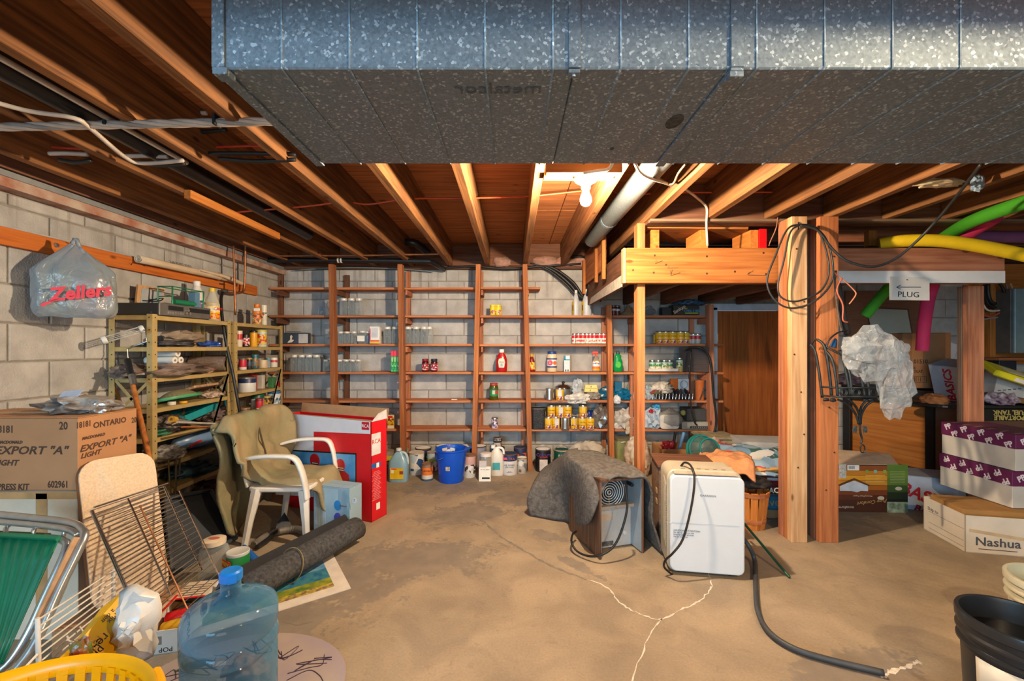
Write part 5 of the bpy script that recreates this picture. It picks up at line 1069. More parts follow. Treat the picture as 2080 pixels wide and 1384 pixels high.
paint_tin('white and green printed tin left of the blue pail', 878, 955, 22, 40, ((.4,'#6a4a6c'),(.7,'#8aa45c'),(1,'#a8b0ac')), ['#d8d8d0','#3a6a4a','#e0c83a'], lay=4.5)
paint_tin('small orange labelled tin in front of the white dripped tin', 868, 975, 23, 35, ((.12,'#3a5a7a'),(.35,'#d8cfc4'),(.8,'#e0742c'),(1,'#8a6a54')), None, '#7a5a48', handle=False, txt=[('THINNER', .62, .13, '#3a2018')])
pail = thing('plastic_pail', 'bright blue plastic pail full of cleaning bits', 'pail', V(XX(917,4.17), 4.17, 0))
PBL = M('#0d4fc0', .3, 0, .03)
MB().lathe([(.0,0),(.115,0),(.12,.01),(.150,.30),(.158,.303),(.158,.315),(.150,.318),(.144,.30),(.114,.014),(0,.014)], 26, cap0=False, cap1=False).build('bucket', PBL, pail, smooth=40)
MB().prism([(.13,-.05,.30),(.20,-.01,.318),(.13,.05,.30)], (0,0,.012)).build('spout', PBL, pail); MB().tube(smooth_path([(-.155,0,.27),(-.13,-.12,.25),(-.10,-.155,.24),(-.05,-.15,.26)], 4), .007, 6).build('handle', M('#123a8a', .4), pail, smooth=60); panel(pail, (-.015,-.138,.15), (1,0,0), (0,-.1,1), .04, .04, M('#a89a8c', .6, 0, .4, 80), .002, 'sticker')
for i, (x, y, a, m, l) in enumerate(((-.06,.02,.3,'#c9ccd4','white folded pack with blue print standing in the blue pail'),(-.02,.0,-.2,'#c8b8a8','beige pack standing in the middle of the blue pail'),(.055,-.02,-.4,'#d2d4dc','white brush head with red edge standing in the blue pail'))):
    o = thing('cleaning_pack', l, 'pack', pail.location+V(x,y,.08), (0,a,0)); MB().box((0,0,.12), (.05,.03,.24)).build('pack', M(m, .5, 0, .1), o, bevel=.004); MB().box((.012,-.0155,.19), (.018,.002,.06)).build('printed_strip', M('#3a4a8a' if i == 0 else '#c8242c', .5), o)
paint_tin('white and pink rusty lidded paint tin right of the blue pail', 953, 968, 26, 46, ((.6,'#c8c2bc'),(.95,'#c49a92'),(1,'#8a6a54')), ['#4a3a3a','#e0d8d4'], '#7a5a48', n0=.15, n1=.6, ns=40)
for i, (px, l, c) in enumerate(((900,'dark lidded tin hidden behind the blue pail','#4a4038'),(950,'navy tin behind the third upright','#26345c'),(973,'pink edged tin right of the third upright','#8a8a98'))): paint_tin(l, px, 950, 30, 46, ((1,c),), None, '#5a4a40', lay=4.62)
pj = thing('clear_canister', 'clear plastic canister with white lid holding paper tags', 'canister', FL(987,972)); MB().lathe([(.052,0),(.056,.01),(.056,.20),(.05,.22)], 20).build('body', glassm('can', '#c4bcb0', .4, .1), pj, smooth=40); MB().lathe([(.056,.22),(.058,.222),(.058,.25),(.05,.254)], 20).build('lid', M('#d8cfc8', .4), pj, smooth=40); lump('contents', M('#c5b9a8', .8, 0, .4, 30), (0,0,.10), (.095,.095,.17), 81, .2, pj, 3)
tg = thing('price_card', 'white printed card with barcode leaning on the clear canister', 'card', FL(985,977)+V(0,-.02,.0), (R(-8),0,0)); MB().box((0,0,.07), (.115,.006,.14)).build('card', PAPER, tg); panel(tg, (-.02,-.0035,.165), (1,0,0), (0,0,1), .07, .06, M('#b8b0ac', .6), .004, 'photo_corner'); panel(tg, (.01,-.0035,.03), (1,0,0), (0,0,1), .075, .016, INKB); text('OIL WELL PAINT', tg, (0,-.0035,.11), (1,0,0), (0,0,1), .012, INKB)
cj = thing('coolant_jug', 'white plastic jug with looped handle and teal sticker', 'jug', FL(1008,968)+V(0,.06,0)); MB().lathe([(.07,0),(.076,.01),(.076,.17),(.06,.225),(.03,.26),(.022,.275)], 20, sq=(1,.75,.7)).build('body', M('#d6d0c6', .4, 0, .05), cj, smooth=50); MB().lathe([(.024,.27),(.024,.30),(.02,.302)], 12, (-.035,0,0)).build('cap', WHITE, cj, smooth=40); MB().tube(smooth_path([(-.02,0,.262),(.03,0,.275),(.07,0,.25),(.074,0,.17)], 5), .012, 8).build('handle', WHITE, cj, smooth=180); panel(cj, (.0,-.058,.10), (1,0,0), (0,.05,1), .075, .07, M('#3a9aa0', .5), .002, 'sticker')
us = paint_tin('navy and white lettered tin balanced on the tin behind the looped jug', 1011, 907, 18, 22, ((.55,'#c8c4c4'),(1,'#2a2834')), ['#8a6a4a'], lay=4.60, z0=.217, handle=False, txt=[('ULTRA', .8, .22, '#d8c8c0')])
paint_tin('blue banded tin supporting the small lettered tin', 1012, 947, 26, 44, ((.8,'#b8bcc0'),(1,'#26406a')), None, '#4a4440', lay=4.60)
paint_tin('white paint tin with navy band and red oval badge', 1035, 962, 32, 43, ((.68,'#d4d0cc'),(1,'#24345e')), None, '#6a5040', txt=[('ULTRA', .80, .17, '#b8624a'), ('OIL BASED', .50, .11, '#2a3a5a'), ('SEMI-GLOSS', .40, .08, '#2a3a5a'), ('~AW~', .17, .1, '#26262c')], badge=(-.55,.82,.2,.12,'#c8485a'))
paint_tin('small scuffed white tin in front of the navy tin near the fourth upright', 1060, 960, 21, 32, ((1,'#b4aca2'),), ['#6a747c','#7a5a4a','#d8d4cc'], '#a08a6a', n0=.1, n1=.9)
paint_tin('navy tin with orange apple print behind the fourth upright', 1057, 925, 27, 26, ((.5,'#3a3658'),(1,'#2c3050')), ['#d8603c'], '#5a5048', lay=4.58, z0=.10, n0=.1, n1=.6, ns=14)
paint_tin('pink banded tin under the orange apple tin', 1057, 955, 27, 20, ((.7,'#c0b8bc'),(1,'#a89aa8')), None, lay=4.59, handle=False)
paint_tin('black tin with purple and red lettering and raised bail', 1103, 956, 31, 46, ((1,'#17161a'),), None, '#5a4c44', txt=[('Colours', .80, .20, '#5a3a8a'), ('Splash', .70, .15, '#b83a3c')], handle_up=True, badge=(0,.33,.36,.52,'#c9beb4'));
paint_tin('dark green tin with white lettering and pink label', 1141, 955, 32, 44, ((.3,'#1c7a48'),(1,'#104a38')), None, '#c2a890', txt=[('PARA', .76, .17, '#d8d8d0')], handle_up=True, badge=(0,.42,.5,.28,'#c8405a'))
bag('grey_sack', 'slumped pale grey plastic sack behind the draped grey carpet', V(XX(1195,4.40),4.45,0), (.42,.22,.36), M('#b4ab9c', .6, 0, .08, 8, .5, 12), 83, .25, cat='sack')
gb = thing('green_canister', 'pale green metal canister behind the fifth upright', 'canister', V(XX(1265,4.5),4.5,0), R(10)); MB().prism([(x,y,0) for x, y in rrect(.17,.13,.02)], (0,0,.33)).build('body', M('#848a5c', .5, 0, .1), gb, smooth=40); MB().prism([(x,y,.33) for x, y in rrect(.18,.14,.02)], (0,0,.02)).build('lid', M('#6a6450', .5), gb, smooth=40); MB().tube([(-.05,-.068,.31),(-.02,-.078,.318),(.0,-.068,.312)], .006, 6).build('clasp', M('#c8bca0', .5), gb)
rb_ = bag('potting_sack', 'white and brown garden soil sack with lime badge behind the thin pale post', V(XX(1295,4.30),4.32,0), (.26,.18,.46), M('#9a7a64', .6, 0, .6, 22, .4, 20, col2='#d0c6b8'), 84, .2, cat='sack')
panel(rb_, (-.01,-.093,.06), (1,0,0), (0,0,1), .10, .06, M('#7ab83c', .5), .003, 'lime_badge', r=.02); text('SOIL', rb_, (-.01,-.096,.06), (1,0,0), (0,0,1), .04, M('#e8e8d8')); panel(rb_, (.0,-.093,-.03), (1,0,0), (0,0,1), .14, .08, M('#c9b8a4', .6), .003, 'text_panel')
# ---------------------------------------------------------------- tools to read a photo position off a face of a thing
def hit(t, px, py, axis, val):
    Mx = (Matrix.Translation(t.location) @ t.rotation_euler.to_matrix().to_4x4()).inverted()
    o = Mx @ V(0, 0, H); d = Mx.to_3x3() @ V((px-CX)/FPX, 1, -(py-CY)/FPX)
    return o+d*((val-o[axis])/d[axis])
def slab4(a, b, c, d, th, mat, name, parent, r=0, n=5, bevel=0):
    """slab with corners a (top left) b (top right) c (bottom right) d (bottom left)"""
    a, b, c, d = map(Vector, (a, b, c, d)); w, h = (b-a).length, (d-a).length
    pl = rrect(1, 1, .5, 1) if 0 else ([(-.5,.5),(-.5,-.5),(.5,-.5),(.5,.5)] if not r else [(x/w, y/h) for x, y in rrect(w, h, r, n)])
    f = lambda x, y: (a*(.5-x)+b*(.5+x))*(.5+y)+(d*(.5-x)+c*(.5+x))*(.5-y)
    nn = (b-a).cross(d-a).normalized()*th
    return MB().prism([f(x, y) for x, y in pl], nn).build(name, mat, parent, bevel=bevel)
# ---------------------------------------------------------------- cartons on the left
o = carton('brown_carton', 'big brown cigarette carton with black Export lettering on top of the pale carton', (-2.27, 2.07, .657), (.64, .30, .325), M('#a97b55', .85, 0, .05, 6, .1, 60))
EX = M('#4a3326', .85, 0, 0)
def T(s, px, py, hpx, sh=0, ws=1., ax='f', m=EX):
    hpx *= 1.12
    if ax == 'f': p = hit(o, px, py, 1, -.15); text(s, o, p, (1,0,0), (0,0,1), hpx*1.92/FPX/.71, m, .0003, sh, ws, off=.0012)
    else: p = hit(o, px, py, 0, .32); Y = 2.07; text(s, o, p, (0,1,0), (0,0,1), hpx*Y/FPX/.71, m, .0003, sh, ws, off=.0012)
T('18181', 8, 873, 13, ws=.8); T('20', 129, 866, 14, ws=.8); T('MACDONALD', 20, 899, 5, .3, 1); T('EXPORT "A"', 62, 916, 14.5, .28, 1.2); T('LIGHT', 12, 941, 10, .28, 1.1); T('EXPRESS KIT', 18, 990, 11, .1, .85); T('602961', 118, 985, 12, ws=.75)
T('18181', 170, 863, 10, ws=.75, ax='s'); T('ONTARIO', 224, 859, 10, ws=1.0, ax='s'); T('20', 272, 854, 10, ws=.75, ax='s'); T('MACDONALD', 190, 887, 4.5, .3, 1.0, 's'); T('EXPORT "A"', 216, 901, 10.5, .28, 1.2, 's'); T('LIGHT', 184, 923, 8, .28, 1.1, 's')
o2 = carton('pale_carton', 'worn pale carton under the brown cigarette carton', (-2.27, 2.07, .0), (.68, .34, .655), M('#c9bda9', .85, 0, .12, 4, .1, 60))
MB().box((0,-.1715,.64), (.68,.001,.03)).box((.18,-.1715,.35), (.05,.001,.6)).build('tape_strip', M('#b08a5c', .4, 0, .1), o2)
panel(o2, (.341,-.05,.22), (0,1,0), (0,0,1), .13, .20, RED, .0006, 'red_frame'); panel(o2, (.3418,-.05,.22), (0,1,0), (0,0,1), .115, .185, M('#b8b4aa', .7), .0006, 'label'); panel(o2, (.3425,-.04,.24), (0,1,0), (0,0,1), .07, .10, M('#3a4c60', .7), .0006, 'print')
bag('clear_film', 'clear plastic wrap and dark packages heaped on the brown cigarette carton', (-2.12, 2.10, .985), (.36, .22, .09), M('#4c4440', .3, 0, .5, 18, .7, 22, col2='#a8a098'), 91, .45, cat='wrap', freq=2.6)
bag('silver_wrap', 'small silver wrapped ball at the right end of the film heap', (-1.99, 2.06, .985), (.10, .08, .07), M('#b8b4b0', .2, .7, .2, 20, .6, 40), 92, .3, cat='wrap', sub=3)
panel(bpy.data.objects['clear_film'], (-.02,-.03,.05), (1,.1,.1), (0,.7,.7), .09, .05, M('#a8b4c8', .5), .002, 'white_slip')
o = carton('low_carton', 'flat brown carton on the floor carrying the boards and wire racks', (-1.78, 1.96, 0), (.30, .34, .115), KRAFT)
bd = thing('rounded_board', 'beige laminate board with rounded corners leaning on the cartons', 'board', (0,0,0))
BA, BB, BC, BD_ = W(157,940,1.90), W(312,916,2.2), W(347,1205,2.05), W(190,1252,1.83)
slab4(BA, BB, BC, BD_, .006, M('#cdb395', .6, 0, .08, 120, .2, 160), 'face', bd, .075); nrm = (BB-BA).cross(BD_-BA).normalized()
slab4(*[p+nrm*.0065 for p in (BA, BB, BC, BD_)], .0185, M('#7d4a26', .7, 0, .1), 'core', bd, .075)
rk = thing('oven_rack', 'chrome wire oven rack leaning on the beige board', 'rack', (0,0,0))
RA, RB, RC, RD = W(187,1037,1.80), W(335,988,2.14), W(412,1158,1.98), W(285,1260,1.66)
f = lambda x, y: (RA*(1-x)+RB*x)*(1-y)+(RD*(1-x)+RC*x)*y
b = MB()
for i in range(27): b.tube([f(0, i/26), f(1, i/26)], .0026, 5)
tag(b.build('cross_wires', CHROME, rk, smooth=60), kind='stuff')
for x in (0, .02, .46, 1.0): MB().tube([f(x, 0)-V(0,.005,0), f(x, 1)-V(0,.005,0)], .0045 if x in (0, 1) else .004, 6).build('runner', CHROME, rk, smooth=60)
MB().tube([f(.02,0)+V(0,0,.01), f(1.05,0)+V(0,0,.01)], .0045, 6).build('end_bar', CHROME, rk, smooth=60)
rk2 = thing('wire_grate', 'second rusty wire grate standing behind the chrome oven rack', 'rack', (0,0,0))
g = lambda x, y: f(.35+.62*x, .12+1.05*y)+V(.03,.05,-.01)
b = MB()
for i in range(20): b.tube([g(0, i/19), g(1, i/19)], .002, 5)
tag(b.build('cross_wires', STEEL, rk2, smooth=60), kind='stuff')
for x in (0, 1): MB().tube([g(x,-.05), g(x,1)], .0035, 5).build('runner', COPPER if x == 0 else CHROME, rk2, smooth=60)
by = thing('boot_tray', 'dark grey plastic tray with raised rim propped against the tan shelves', 'tray', (0,0,0))
TP = [V(-2.19,2.70,.335), V(-2.14,3.02,.28), V(-1.86,2.87,.012), V(-1.93,2.42,.012)]
TM = M('#3a3f46', .45, 0, .12, 6)
slab4(*TP, .006, TM, 'tray', by)
for i in range(4): MB().tube([TP[i]+V(.012,-.01,.012), TP[(i+1) % 4]+V(.012,-.01,.012)], .014, 6).build('rim', TM, by, smooth=60)
bk = thing('wire_basket', 'brown wire basket frame hung on the near tan shelf post', 'basket', (0,0,0))
for a in (((318,938,2.70),(365,932,2.95)),((318,950,2.70),(362,944,2.95)),((342,935,2.8),(347,1010,2.8)),((358,932,2.9),(357,1015,2.9)),((366,930,2.95),(364,965,2.95))): MB().tube([W(*a[0]), W(*a[1])], .005, 6).build('wire', M('#6a5a4a', .4, .6), bk, smooth=60)
# paint roller on a wooden pole
pr_ = thing('paint_roller', 'paint roller with wire cage on a long wooden pole leaning at the tan shelf', 'roller', (0,0,0))
MB().tube([W(268,775,2.62), W(304,935,2.36)], .0135, 10).build('wooden_pole', wd_('beam','z'), pr_, smooth=60)
MB().tube([W(259,732,2.70), W(270,778,2.61)], [.019,.015], 10).build('black_grip', BLACKP, pr_, smooth=50); MB().tube([W(267,762,2.62), W(272,782,2.60)], .0175, 8).build('clamp', STEEL, pr_, smooth=50)
MB().tube([W(261,735,2.70), W(259,709,2.70), W(298,694,2.68), W(296,672,2.68), W(288,668,2.70)], .004, 6).build('wire_frame', STEEL, pr_, smooth=60)
e0, e1 = W(288,669,2.70), W(212,691,2.58); ax = (e1-e0)
b = MB(); q = Vector((0,0,1)).rotation_difference(ax)
for k in range(6): c = q @ V(.019*math.cos(k*1.047), .019*math.sin(k*1.047), 0); b.tube([e0+c, e1+c], .0022, 5)
b.build('cage_wires', STEEL, pr_, smooth=60)
for e in (e0, e1): MB().lathe([(.022,-.012),(.025,-.008),(.025,.008),(.022,.012)], 14, e, ax).build('end_cap', M('#cfccc2', .5), pr_, smooth=50)
# folding cot, wire shelf, bag, basket
ct = thing('folding_cot', 'folded green plastic lounger with aluminium tube frames at the left edge', 'lounger', (0,0,0))
def tub(pxs, r, m=ALU, nm='tube'): return MB().tube(smooth_path([W(*p) for p in pxs], 5), r, 10).build(nm, m, ct, smooth=180)
tub([(-70,1040,1.62),(60,1052,1.61),(140,1062,1.6),(166,1076,1.58),(168,1100,1.55),(120,1200,1.47),(70,1310,1.39),(20,1372,1.34),(-40,1410,1.30)], .0135)
tub([(-70,1055,1.60),(60,1066,1.59),(135,1076,1.57),(158,1088,1.56)], .011)
tub([(90,1092,1.56),(128,1098,1.55),(133,1120,1.53),(90,1215,1.46),(55,1290,1.41),(15,1350,1.37),(-40,1385,1.34)], .0125)
tub([(160,1110,1.545),(120,1215,1.475),(60,1330,1.39)], .008)
for a, b_ in ((20,12),(78,66),(142,128)): tub([(a,1066,1.60),(a-8,1075,1.58),(b_,1092,1.57)], .007, nm='hook')
MB().bar(W(157,1092,1.54), W(78,1262,1.42), .026, .006, (1,0,.4)).build('tan_slat', M('#b08a66', .6, 0, .1, 30), ct)
b = MB(); GS = M('#0c6a4a', .4, 0, .08, 12)
q0, q1, q2, q3 = W(-70,1082,1.56), W(121,1093,1.54), W(6,1348,1.36), W(-70,1395,1.32)
nn = (q1-q0).cross(q3-q0).normalized()
gf = lambda u, v: (q0*(1-u)+q1*u)*(1-v)+(q3*(1-u)+q2*u)*v + nn*(.0022*math.sin(u*60))
MB().grid(gf, 90, 6).build('green_sheet', GS, ct, smooth=180, solid=.004)
MB().tube([q0-V(0,.004,0), q1-V(0,.004,0)], .010, 6).build('hem', GS, ct, smooth=60); MB().bar(W(-70,1080,1.6), W(100,1088,1.585), .012, .012).build('rear_hem', GS, ct)
ws_ = thing('wire_shelf', 'white coated wire shelf panel propped by the lounger', 'rack', (0,0,0))
WW = M('#dcd9d2', .4, 0, .03)
A0, A1, B0, B1 = W(76,1256,1.36), W(79,1366,1.36), W(230,1157,1.76), W(231,1238,1.76)
for p, q in ((A0,A1),(B0,B1)): MB().tube([p, q], .0065, 8).build('end_bar', WW, ws_, smooth=60)
for i in range(8): MB().tube([A0.lerp(A1, (i+.3)/7.6), B0.lerp(B1, (i+.3)/7.6)], .003, 6).build('wire', WW, ws_, smooth=60)
MB().tube([A1.lerp(A0,.35), W(10,1400,1.25)], .004, 6).build('wire', WW, ws_, smooth=60)
MB().tube(smooth_path([W(136,1292,1.5), W(141,1303,1.5), W(160,1304,1.5), W(172,1292,1.52), W(162,1274,1.54)], 4), .003, 6).build('hook', WW, ws_, smooth=60)
cf = thing('shopping_bag', 'yellow and white plastic grocery bag with black upside down lettering', 'bag', (0,0,0))
YP = M('#e0a80c', .4, 0, .05, 8, .3, 10)
yq = [W(256,1198,1.54), W(232,1345,1.37), W(95,1360,1.28), W(140,1322,1.33), W(205,1238,1.47)]
yc = sum(yq, Vector())/5
MB().add(yq+[yc+V(.01,-.035,.02)], [(i, (i+1) % 5, 5) for i in range(5)]).build('yellow_side', YP, cf, solid=.004)
nv_ = (yq[1]-yq[0]).cross(yq[4]-yq[0]).normalized(); uu = (yq[4]-yq[0]).normalized(); vv = (yq[0]-yq[1]).normalized()
for s, px, py, Y, sz in (('Mix', 236, 1254, 1.44, .022), ('a demander', 213, 1264, 1.43, .021), ('ou', 187, 1320, 1.34, .034), ('re-', 213, 1300, 1.37, .04), ('pho', 203, 1328, 1.34, .034)):
    text(s, cf, W(px, py, Y)+V(.0,-.012,.004), (-.62,-.25,-.74), (.70,.12,-.70), sz, INKB, .0004)
wo = [(250,1200),(262,1192),(280,1187),(305,1190),(325,1204),(333,1225),(331,1250),(322,1272),(324,1300),(318,1328),(300,1338),(275,1343),(245,1338),(226,1328),(222,1308),(234,1285),(241,1260),(247,1230)]
wc = W(278,1264,1.42); random.seed(21)
wring = []
for k in range(9):
    t = k/8; wring.append([(wc.lerp(W(x, y, 1.46), t)+V(0,-.045*(1-t*t),0)+V(random.uniform(-.006,.006),-abs(random.gauss(0,.011)),random.uniform(-.006,.006))*(1-.3*t)*(k > 0)) for x, y in wo])
MB().grid(lambda u, v: wring[int(round(v*8))][int(round(u*18)) % 18], 18, 9, cu=True).build('white_side', M('#cbc8c2', .3, 0, .04, 8, .2, 20), cf, smooth=28, solid=.003)
lump('snack_packet', M('#3f7a2c', .3, 0, .8, 14, .5, 20, col2='#a8182a'), W(165,1326,1.31), (.06,.04,.09), 96, .35, cf, 3, 1.6, 0, 180, True, None, 1)
bk2 = thing('laundry_basket', 'bright yellow slotted plastic laundry basket at the bottom left corner', 'basket', (-1.22, 1.0, 0))
YB_ = M('#e8a600', .35, 0, .03)
el = lambda a, r, z: V(.30*r*math.cos(a), .27*r*math.sin(a), z)
MB().grid(lambda u, v: el(2*math.pi*u, *[(.95,.345),(1.0,.375),(1.035,.382),(1.05,.372),(1.045,.35)][int(round(v*4))]), 56, 5, cu=True).build('rim', YB_, bk2, smooth=60, solid=.006)
for k in range(40):
    a = 2*math.pi*k/40; p, q = el(a, .955, .36), el(a, .88, .14); MB().bar(p, q, .026, .006, (math.cos(a), math.sin(a), 0)).build('slat', YB_, bk2)
MB().grid(lambda u, v: el(2*math.pi*u, (.80, .89)[int(round(v))], (0, .15)[int(round(v))]), 48, 2, cu=True).build('lower_wall', YB_, bk2, smooth=60, solid=.005)
MB().grid(lambda u, v: el(2*math.pi*u, .8*v, .004), 40, 3, cu=True).build('floor_plate', YB_, bk2)
ga = [R(d) for d in range(24, 52, 3)]
MB().tube([el(a, 1.06, .372) for a in ga], .014, 8).build('grip', YB_, bk2, smooth=60)
# small carton of cans, big jar, can, nozzle, hose
pbx = open_carton('goods_carton', 'small long beige carton with red printed top holding red and yellow tins', (-1.545, 2.0, 0), (.155, .40, .10), CARDW, R(13.5), inner=None)
panel(pbx, (0,.12,.1), (1,0,0), (0,1,0), .155, .15, M('#c9b8a0', .8), .002, 'lid_panel'); panel(pbx, (-.062,-.05,.1), (1,0,0), (0,1,0), .03, .30, M('#c2a98c', .8), .003, 'flap'); panel(pbx, (0,.045,.102), (1,0,0), (0,1,0), .15, .014, RED); panel(pbx, (-.055,-.03,.104), (1,0,0), (0,1,0), .012, .22, RED)
for k in range(5): panel(pbx, (0,.07+.022*k,.1025), (1,0,0), (0,1,0), .12, .006, M('#6a5648'), .0004, 'print_line')
panel(pbx, (-.01,-.2005,.06), (1,0,0), (0,0,1), .05, .035, M('#8a8078', .8), .0005, 'print'); text('POPULAR', pbx, (.0785,-.12,.05), (0,0,-1), (0,1,0), .03, INK); text('POP', pbx, (.03,-.2005,.02), (-1,0,0), (0,0,-1), .028, INK)
for i, (x, y, c, l) in enumerate(((.02,-.10,'#e0a81c','yellow tin lying in the small long carton'),(.0,-.02,'#c4181c','red tin lying in the small long carton'),(.03,.02,'#2c2a2c','dark tin lying in the small long carton'))):
    t = thing('lying_tin', l, 'tin', pbx.matrix_basis @ V(x, y, .052)); MB().lathe([(.030,-.05),(.033,-.047),(.033,.047),(.03,.05)], 14, (0,0,0), (.9,.3,.15)).build('body', M(c, .35), t, smooth=40); MB().lathe([(.034,.046),(.034,.052),(.028,.052)], 14, (0,0,0), (.9,.3,.15)).build('rim', TIN, t, smooth=40)
gj = thing('large_glass_jar', 'large clear glass jar with cream and red lid by the carpet roll', 'jar', (-1.66, 2.38, 0)); MB().lathe([(.066,0),(.074,.012),(.074,.155),(.066,.185),(.052,.20),(.052,.225)], 22, cap1=False).build('glass', GLASS, gj, smooth=60); MB().lathe([(.055,.205),(.057,.207),(.057,.232),(.05,.236)], 22).build('lid', M('#d8c8b0', .45), gj, smooth=40); MB().lathe([(.03,.2362),(.03,.2372)], 16, sq=(1,.6,1)).build('red_print', M('#c0685a', .5), gj)
pc_ = tin('tomato_can', 'open food can with green and yellow label reading PRIMO', 'can', (-1.515, 2.36, 0), .056, .165, [(.045,'#2c7a44'),(.16,'#1f7a3c'),(.17,'#c8c8c8')], None, '#c9c9c4')
pc_.rotation_euler = (0,0,R(-32)); panel(pc_, (0,-.0565,.075), (1,0,0), (0,0,1), .07, .10, M('#d8b01c', .5), .002); panel(pc_, (0,-.058,.125), (1,0,0), (0,0,1), .085, .04, M('#c8321c', .5), .003); text('PRIMO', pc_, (0,-.0612,.125), (1,0,0), (0,0,1), .034, M('#e8c83a', .5), ws=.85)
vz = thing('vacuum_nozzle', 'bright blue vacuum hose nozzle by the carpet roll', 'nozzle', (0,0,0)); MB().tube(smooth_path([W(495,1112,2.62), W(508,1128,2.56), W(525,1146,2.5), W(548,1152,2.47)], 5), [.016+.0012*i for i in range(16)], 10).build('nozzle', M('#1a62b8', .4), vz, smooth=180)
vh = thing('vacuum_hose', 'grey ribbed vacuum hose coiled under the white chair', 'hose', (0,0,0)); hp = smooth_path([W(545,1152,2.5), W(580,1140,2.58), W(615,1118,2.7), W(632,1092,2.85), W(600,1075,2.98), W(550,1085,2.9), W(515,1108,2.75)], 16); MB().tube(hp, [.022+.004*(i % 2) for i in range(len(hp))], 8).build('ribbed_hose', M('#6d665f', .5, 0, .1), vh, smooth=50)
vw = thing('vacuum_wand', 'black vacuum floor tool lying under the white chair', 'tool', (0,0,0)); MB().tube([W(522,1112,2.72), W(545,1096,2.82), W(566,1076,2.95)], [.014,.016,.013], 8).build('tube', BLACKP, vw, smooth=60); MB().prism([W(560,1074,2.95), W(575,1052,3.02), W(590,1080,2.98)], V(.0,.02,.03)).build('floor_head', M('#232b38', .4), vw)
tag(lump('blue_cloth', M('#123f86', .7, 0, .2, 20, .4, 30), W(440,1195,2.22), (.26,.12,.07), 97, .3, None, 3), 'dark blue cloth on the floor behind the small long carton', 'cloth')
# water jug
wjg = thing('water_jug', 'large empty blue tinted water cooler bottle with blue cap', 'jug', (-.935, 1.42, 0))
BLU = glassm('bluejug', '#5b94b4', .13, .05, .48)
MB().lathe([(.0,.006),(.115,.0),(.137,.02),(.137,.10),(.131,.112),(.137,.125),(.137,.285),(.127,.300),(.1395,.318),(.1395,.338),(.128,.355),(.1385,.373),(.1385,.420),(.133,.440),(.115,.455),(.075,.470),(.038,.480),(.030,.492),(.0285,.545)], 36, cap0=False, cap1=False).build('bottle', BLU, wjg, smooth=50)
MB().lathe([(.031,.528),(.034,.53),(.034,.556),(.028,.561)], 20).build('cap', M('#1173c8', .35), wjg, smooth=40); MB().box((.02,-.025,.54), (.025,.014,.02), (0,0,.6)).build('pull_tab', M('#1173c8', .35), wjg)
MB().tube([(-.04,-.141,.0),(-.04,-.141,.24)], .006, 6).tube([(.05,-.135,.0),(.05,-.135,.24)], .006, 6).build('grip_ridges', BLU, wjg, smooth=60)
tag(lump('brown_paper', M('#a87a58', .8, 0, .15, 12, .6, 16), W(500,1372,1.66), (.17,.11,.13), 98, .35, None, 4, 1.8, 0, 180, True), 'crumpled brown paper bag on the floor behind the blue bottle', 'paper')
mt_ = thing('printed_mat', 'oval lilac mat with dark line drawings under the blue bottle', 'mat', (-1.05, 1.62, .0015)); MB().lathe([(.40,0),(.40,.003)], 48, sq=(1,.80,1)).build('mat', M('#8f8490', .8, 0, .12, 5, col2='#a39486'), mt_)
b = MB(); random.seed(8)
for k in range(26):
    a = random.uniform(0, 6.28); c = V(.27*math.cos(a), .22*math.sin(a), .004); b.tube(smooth_path([c+V(random.uniform(-.08,.08), random.uniform(-.06,.06), 0) for _ in range(4)], 5), .0018, 4)
tag(b.build('line_drawing', M('#3c2c44', .8), mt_), kind='stuff')
for cx, cy, s in ((-.24,.12,.07),(-.20,-.02,.06),(-.28,-.06,.05)): polyp(mt_, (cx,cy,.003), (1,.4,0), (-.4,1,0), [(-s,-.01),(0,-s*.4),(s,.0),(s*.3,s*.5),(-s*.5,s*.4)], M('#3f4a44', .8, 0, .3, 30), .001, 'leaf_print')
# carpet roll, picture
crl = thing('charcoal_carpet_roll', 'charcoal carpet roll tied with a string lying on the picture', 'roll', (-1.34, 2.10, .088)); axv = V(.30,.76,0); lx = axv.normalized(); sx = V(lx.y,-lx.x,0)
CHM = M('#434345', .95, 0, .3, 60, .5, 120)
def crf(u, v):
    a = R(-50)+u*R(620); r = .045+.036*u; rr = r if u < .93 else r+.02*(u-.93)/.07
    return axv*v+sx*math.cos(a)*rr+V(0,0,1)*math.sin(a)*rr*.92
MB().grid(crf, 60, 6).build('carpet', CHM, crl, smooth=180, solid=.008)
MB().grid(lambda u, v: axv*(v*1.0)+sx*(-.06-.05*u)+V(0,0,1)*(.03+.045*u), 3, 4).build('carpet_lip', M('#252527', .95), crl, solid=.009)
MB().tube([axv*.36+sx*.088*math.cos(a)+V(0,0,1)*.085*math.sin(a)+lx*.03*math.sin(a) for a in [2*math.pi*i/28 for i in range(28)]], .0028, 5, closed=True).build('string', M('#8a7a50', .8), crl, smooth=60)
P0 = FL(713,1197); e1_ = V(-.818,-.58,0).normalized(); e2_ = V(-e1_.y*-1, -e1_.x*1, 0); e2_ = V(-.56,.828,0).normalized()
pic = thing('matted_picture', 'unframed landscape painting in a white mat lying on the floor', 'picture', P0+e1_*.36+e2_*.27+V(0,0,.001))
MB().prism([e1_*a*.36+e2_*b_*.27 for a, b_ in ((-1,-1),(1,-1),(1,1),(-1,1))], (0,0,.004)).build('mat', M('#cfc6ba', .8, 0, .05), pic)
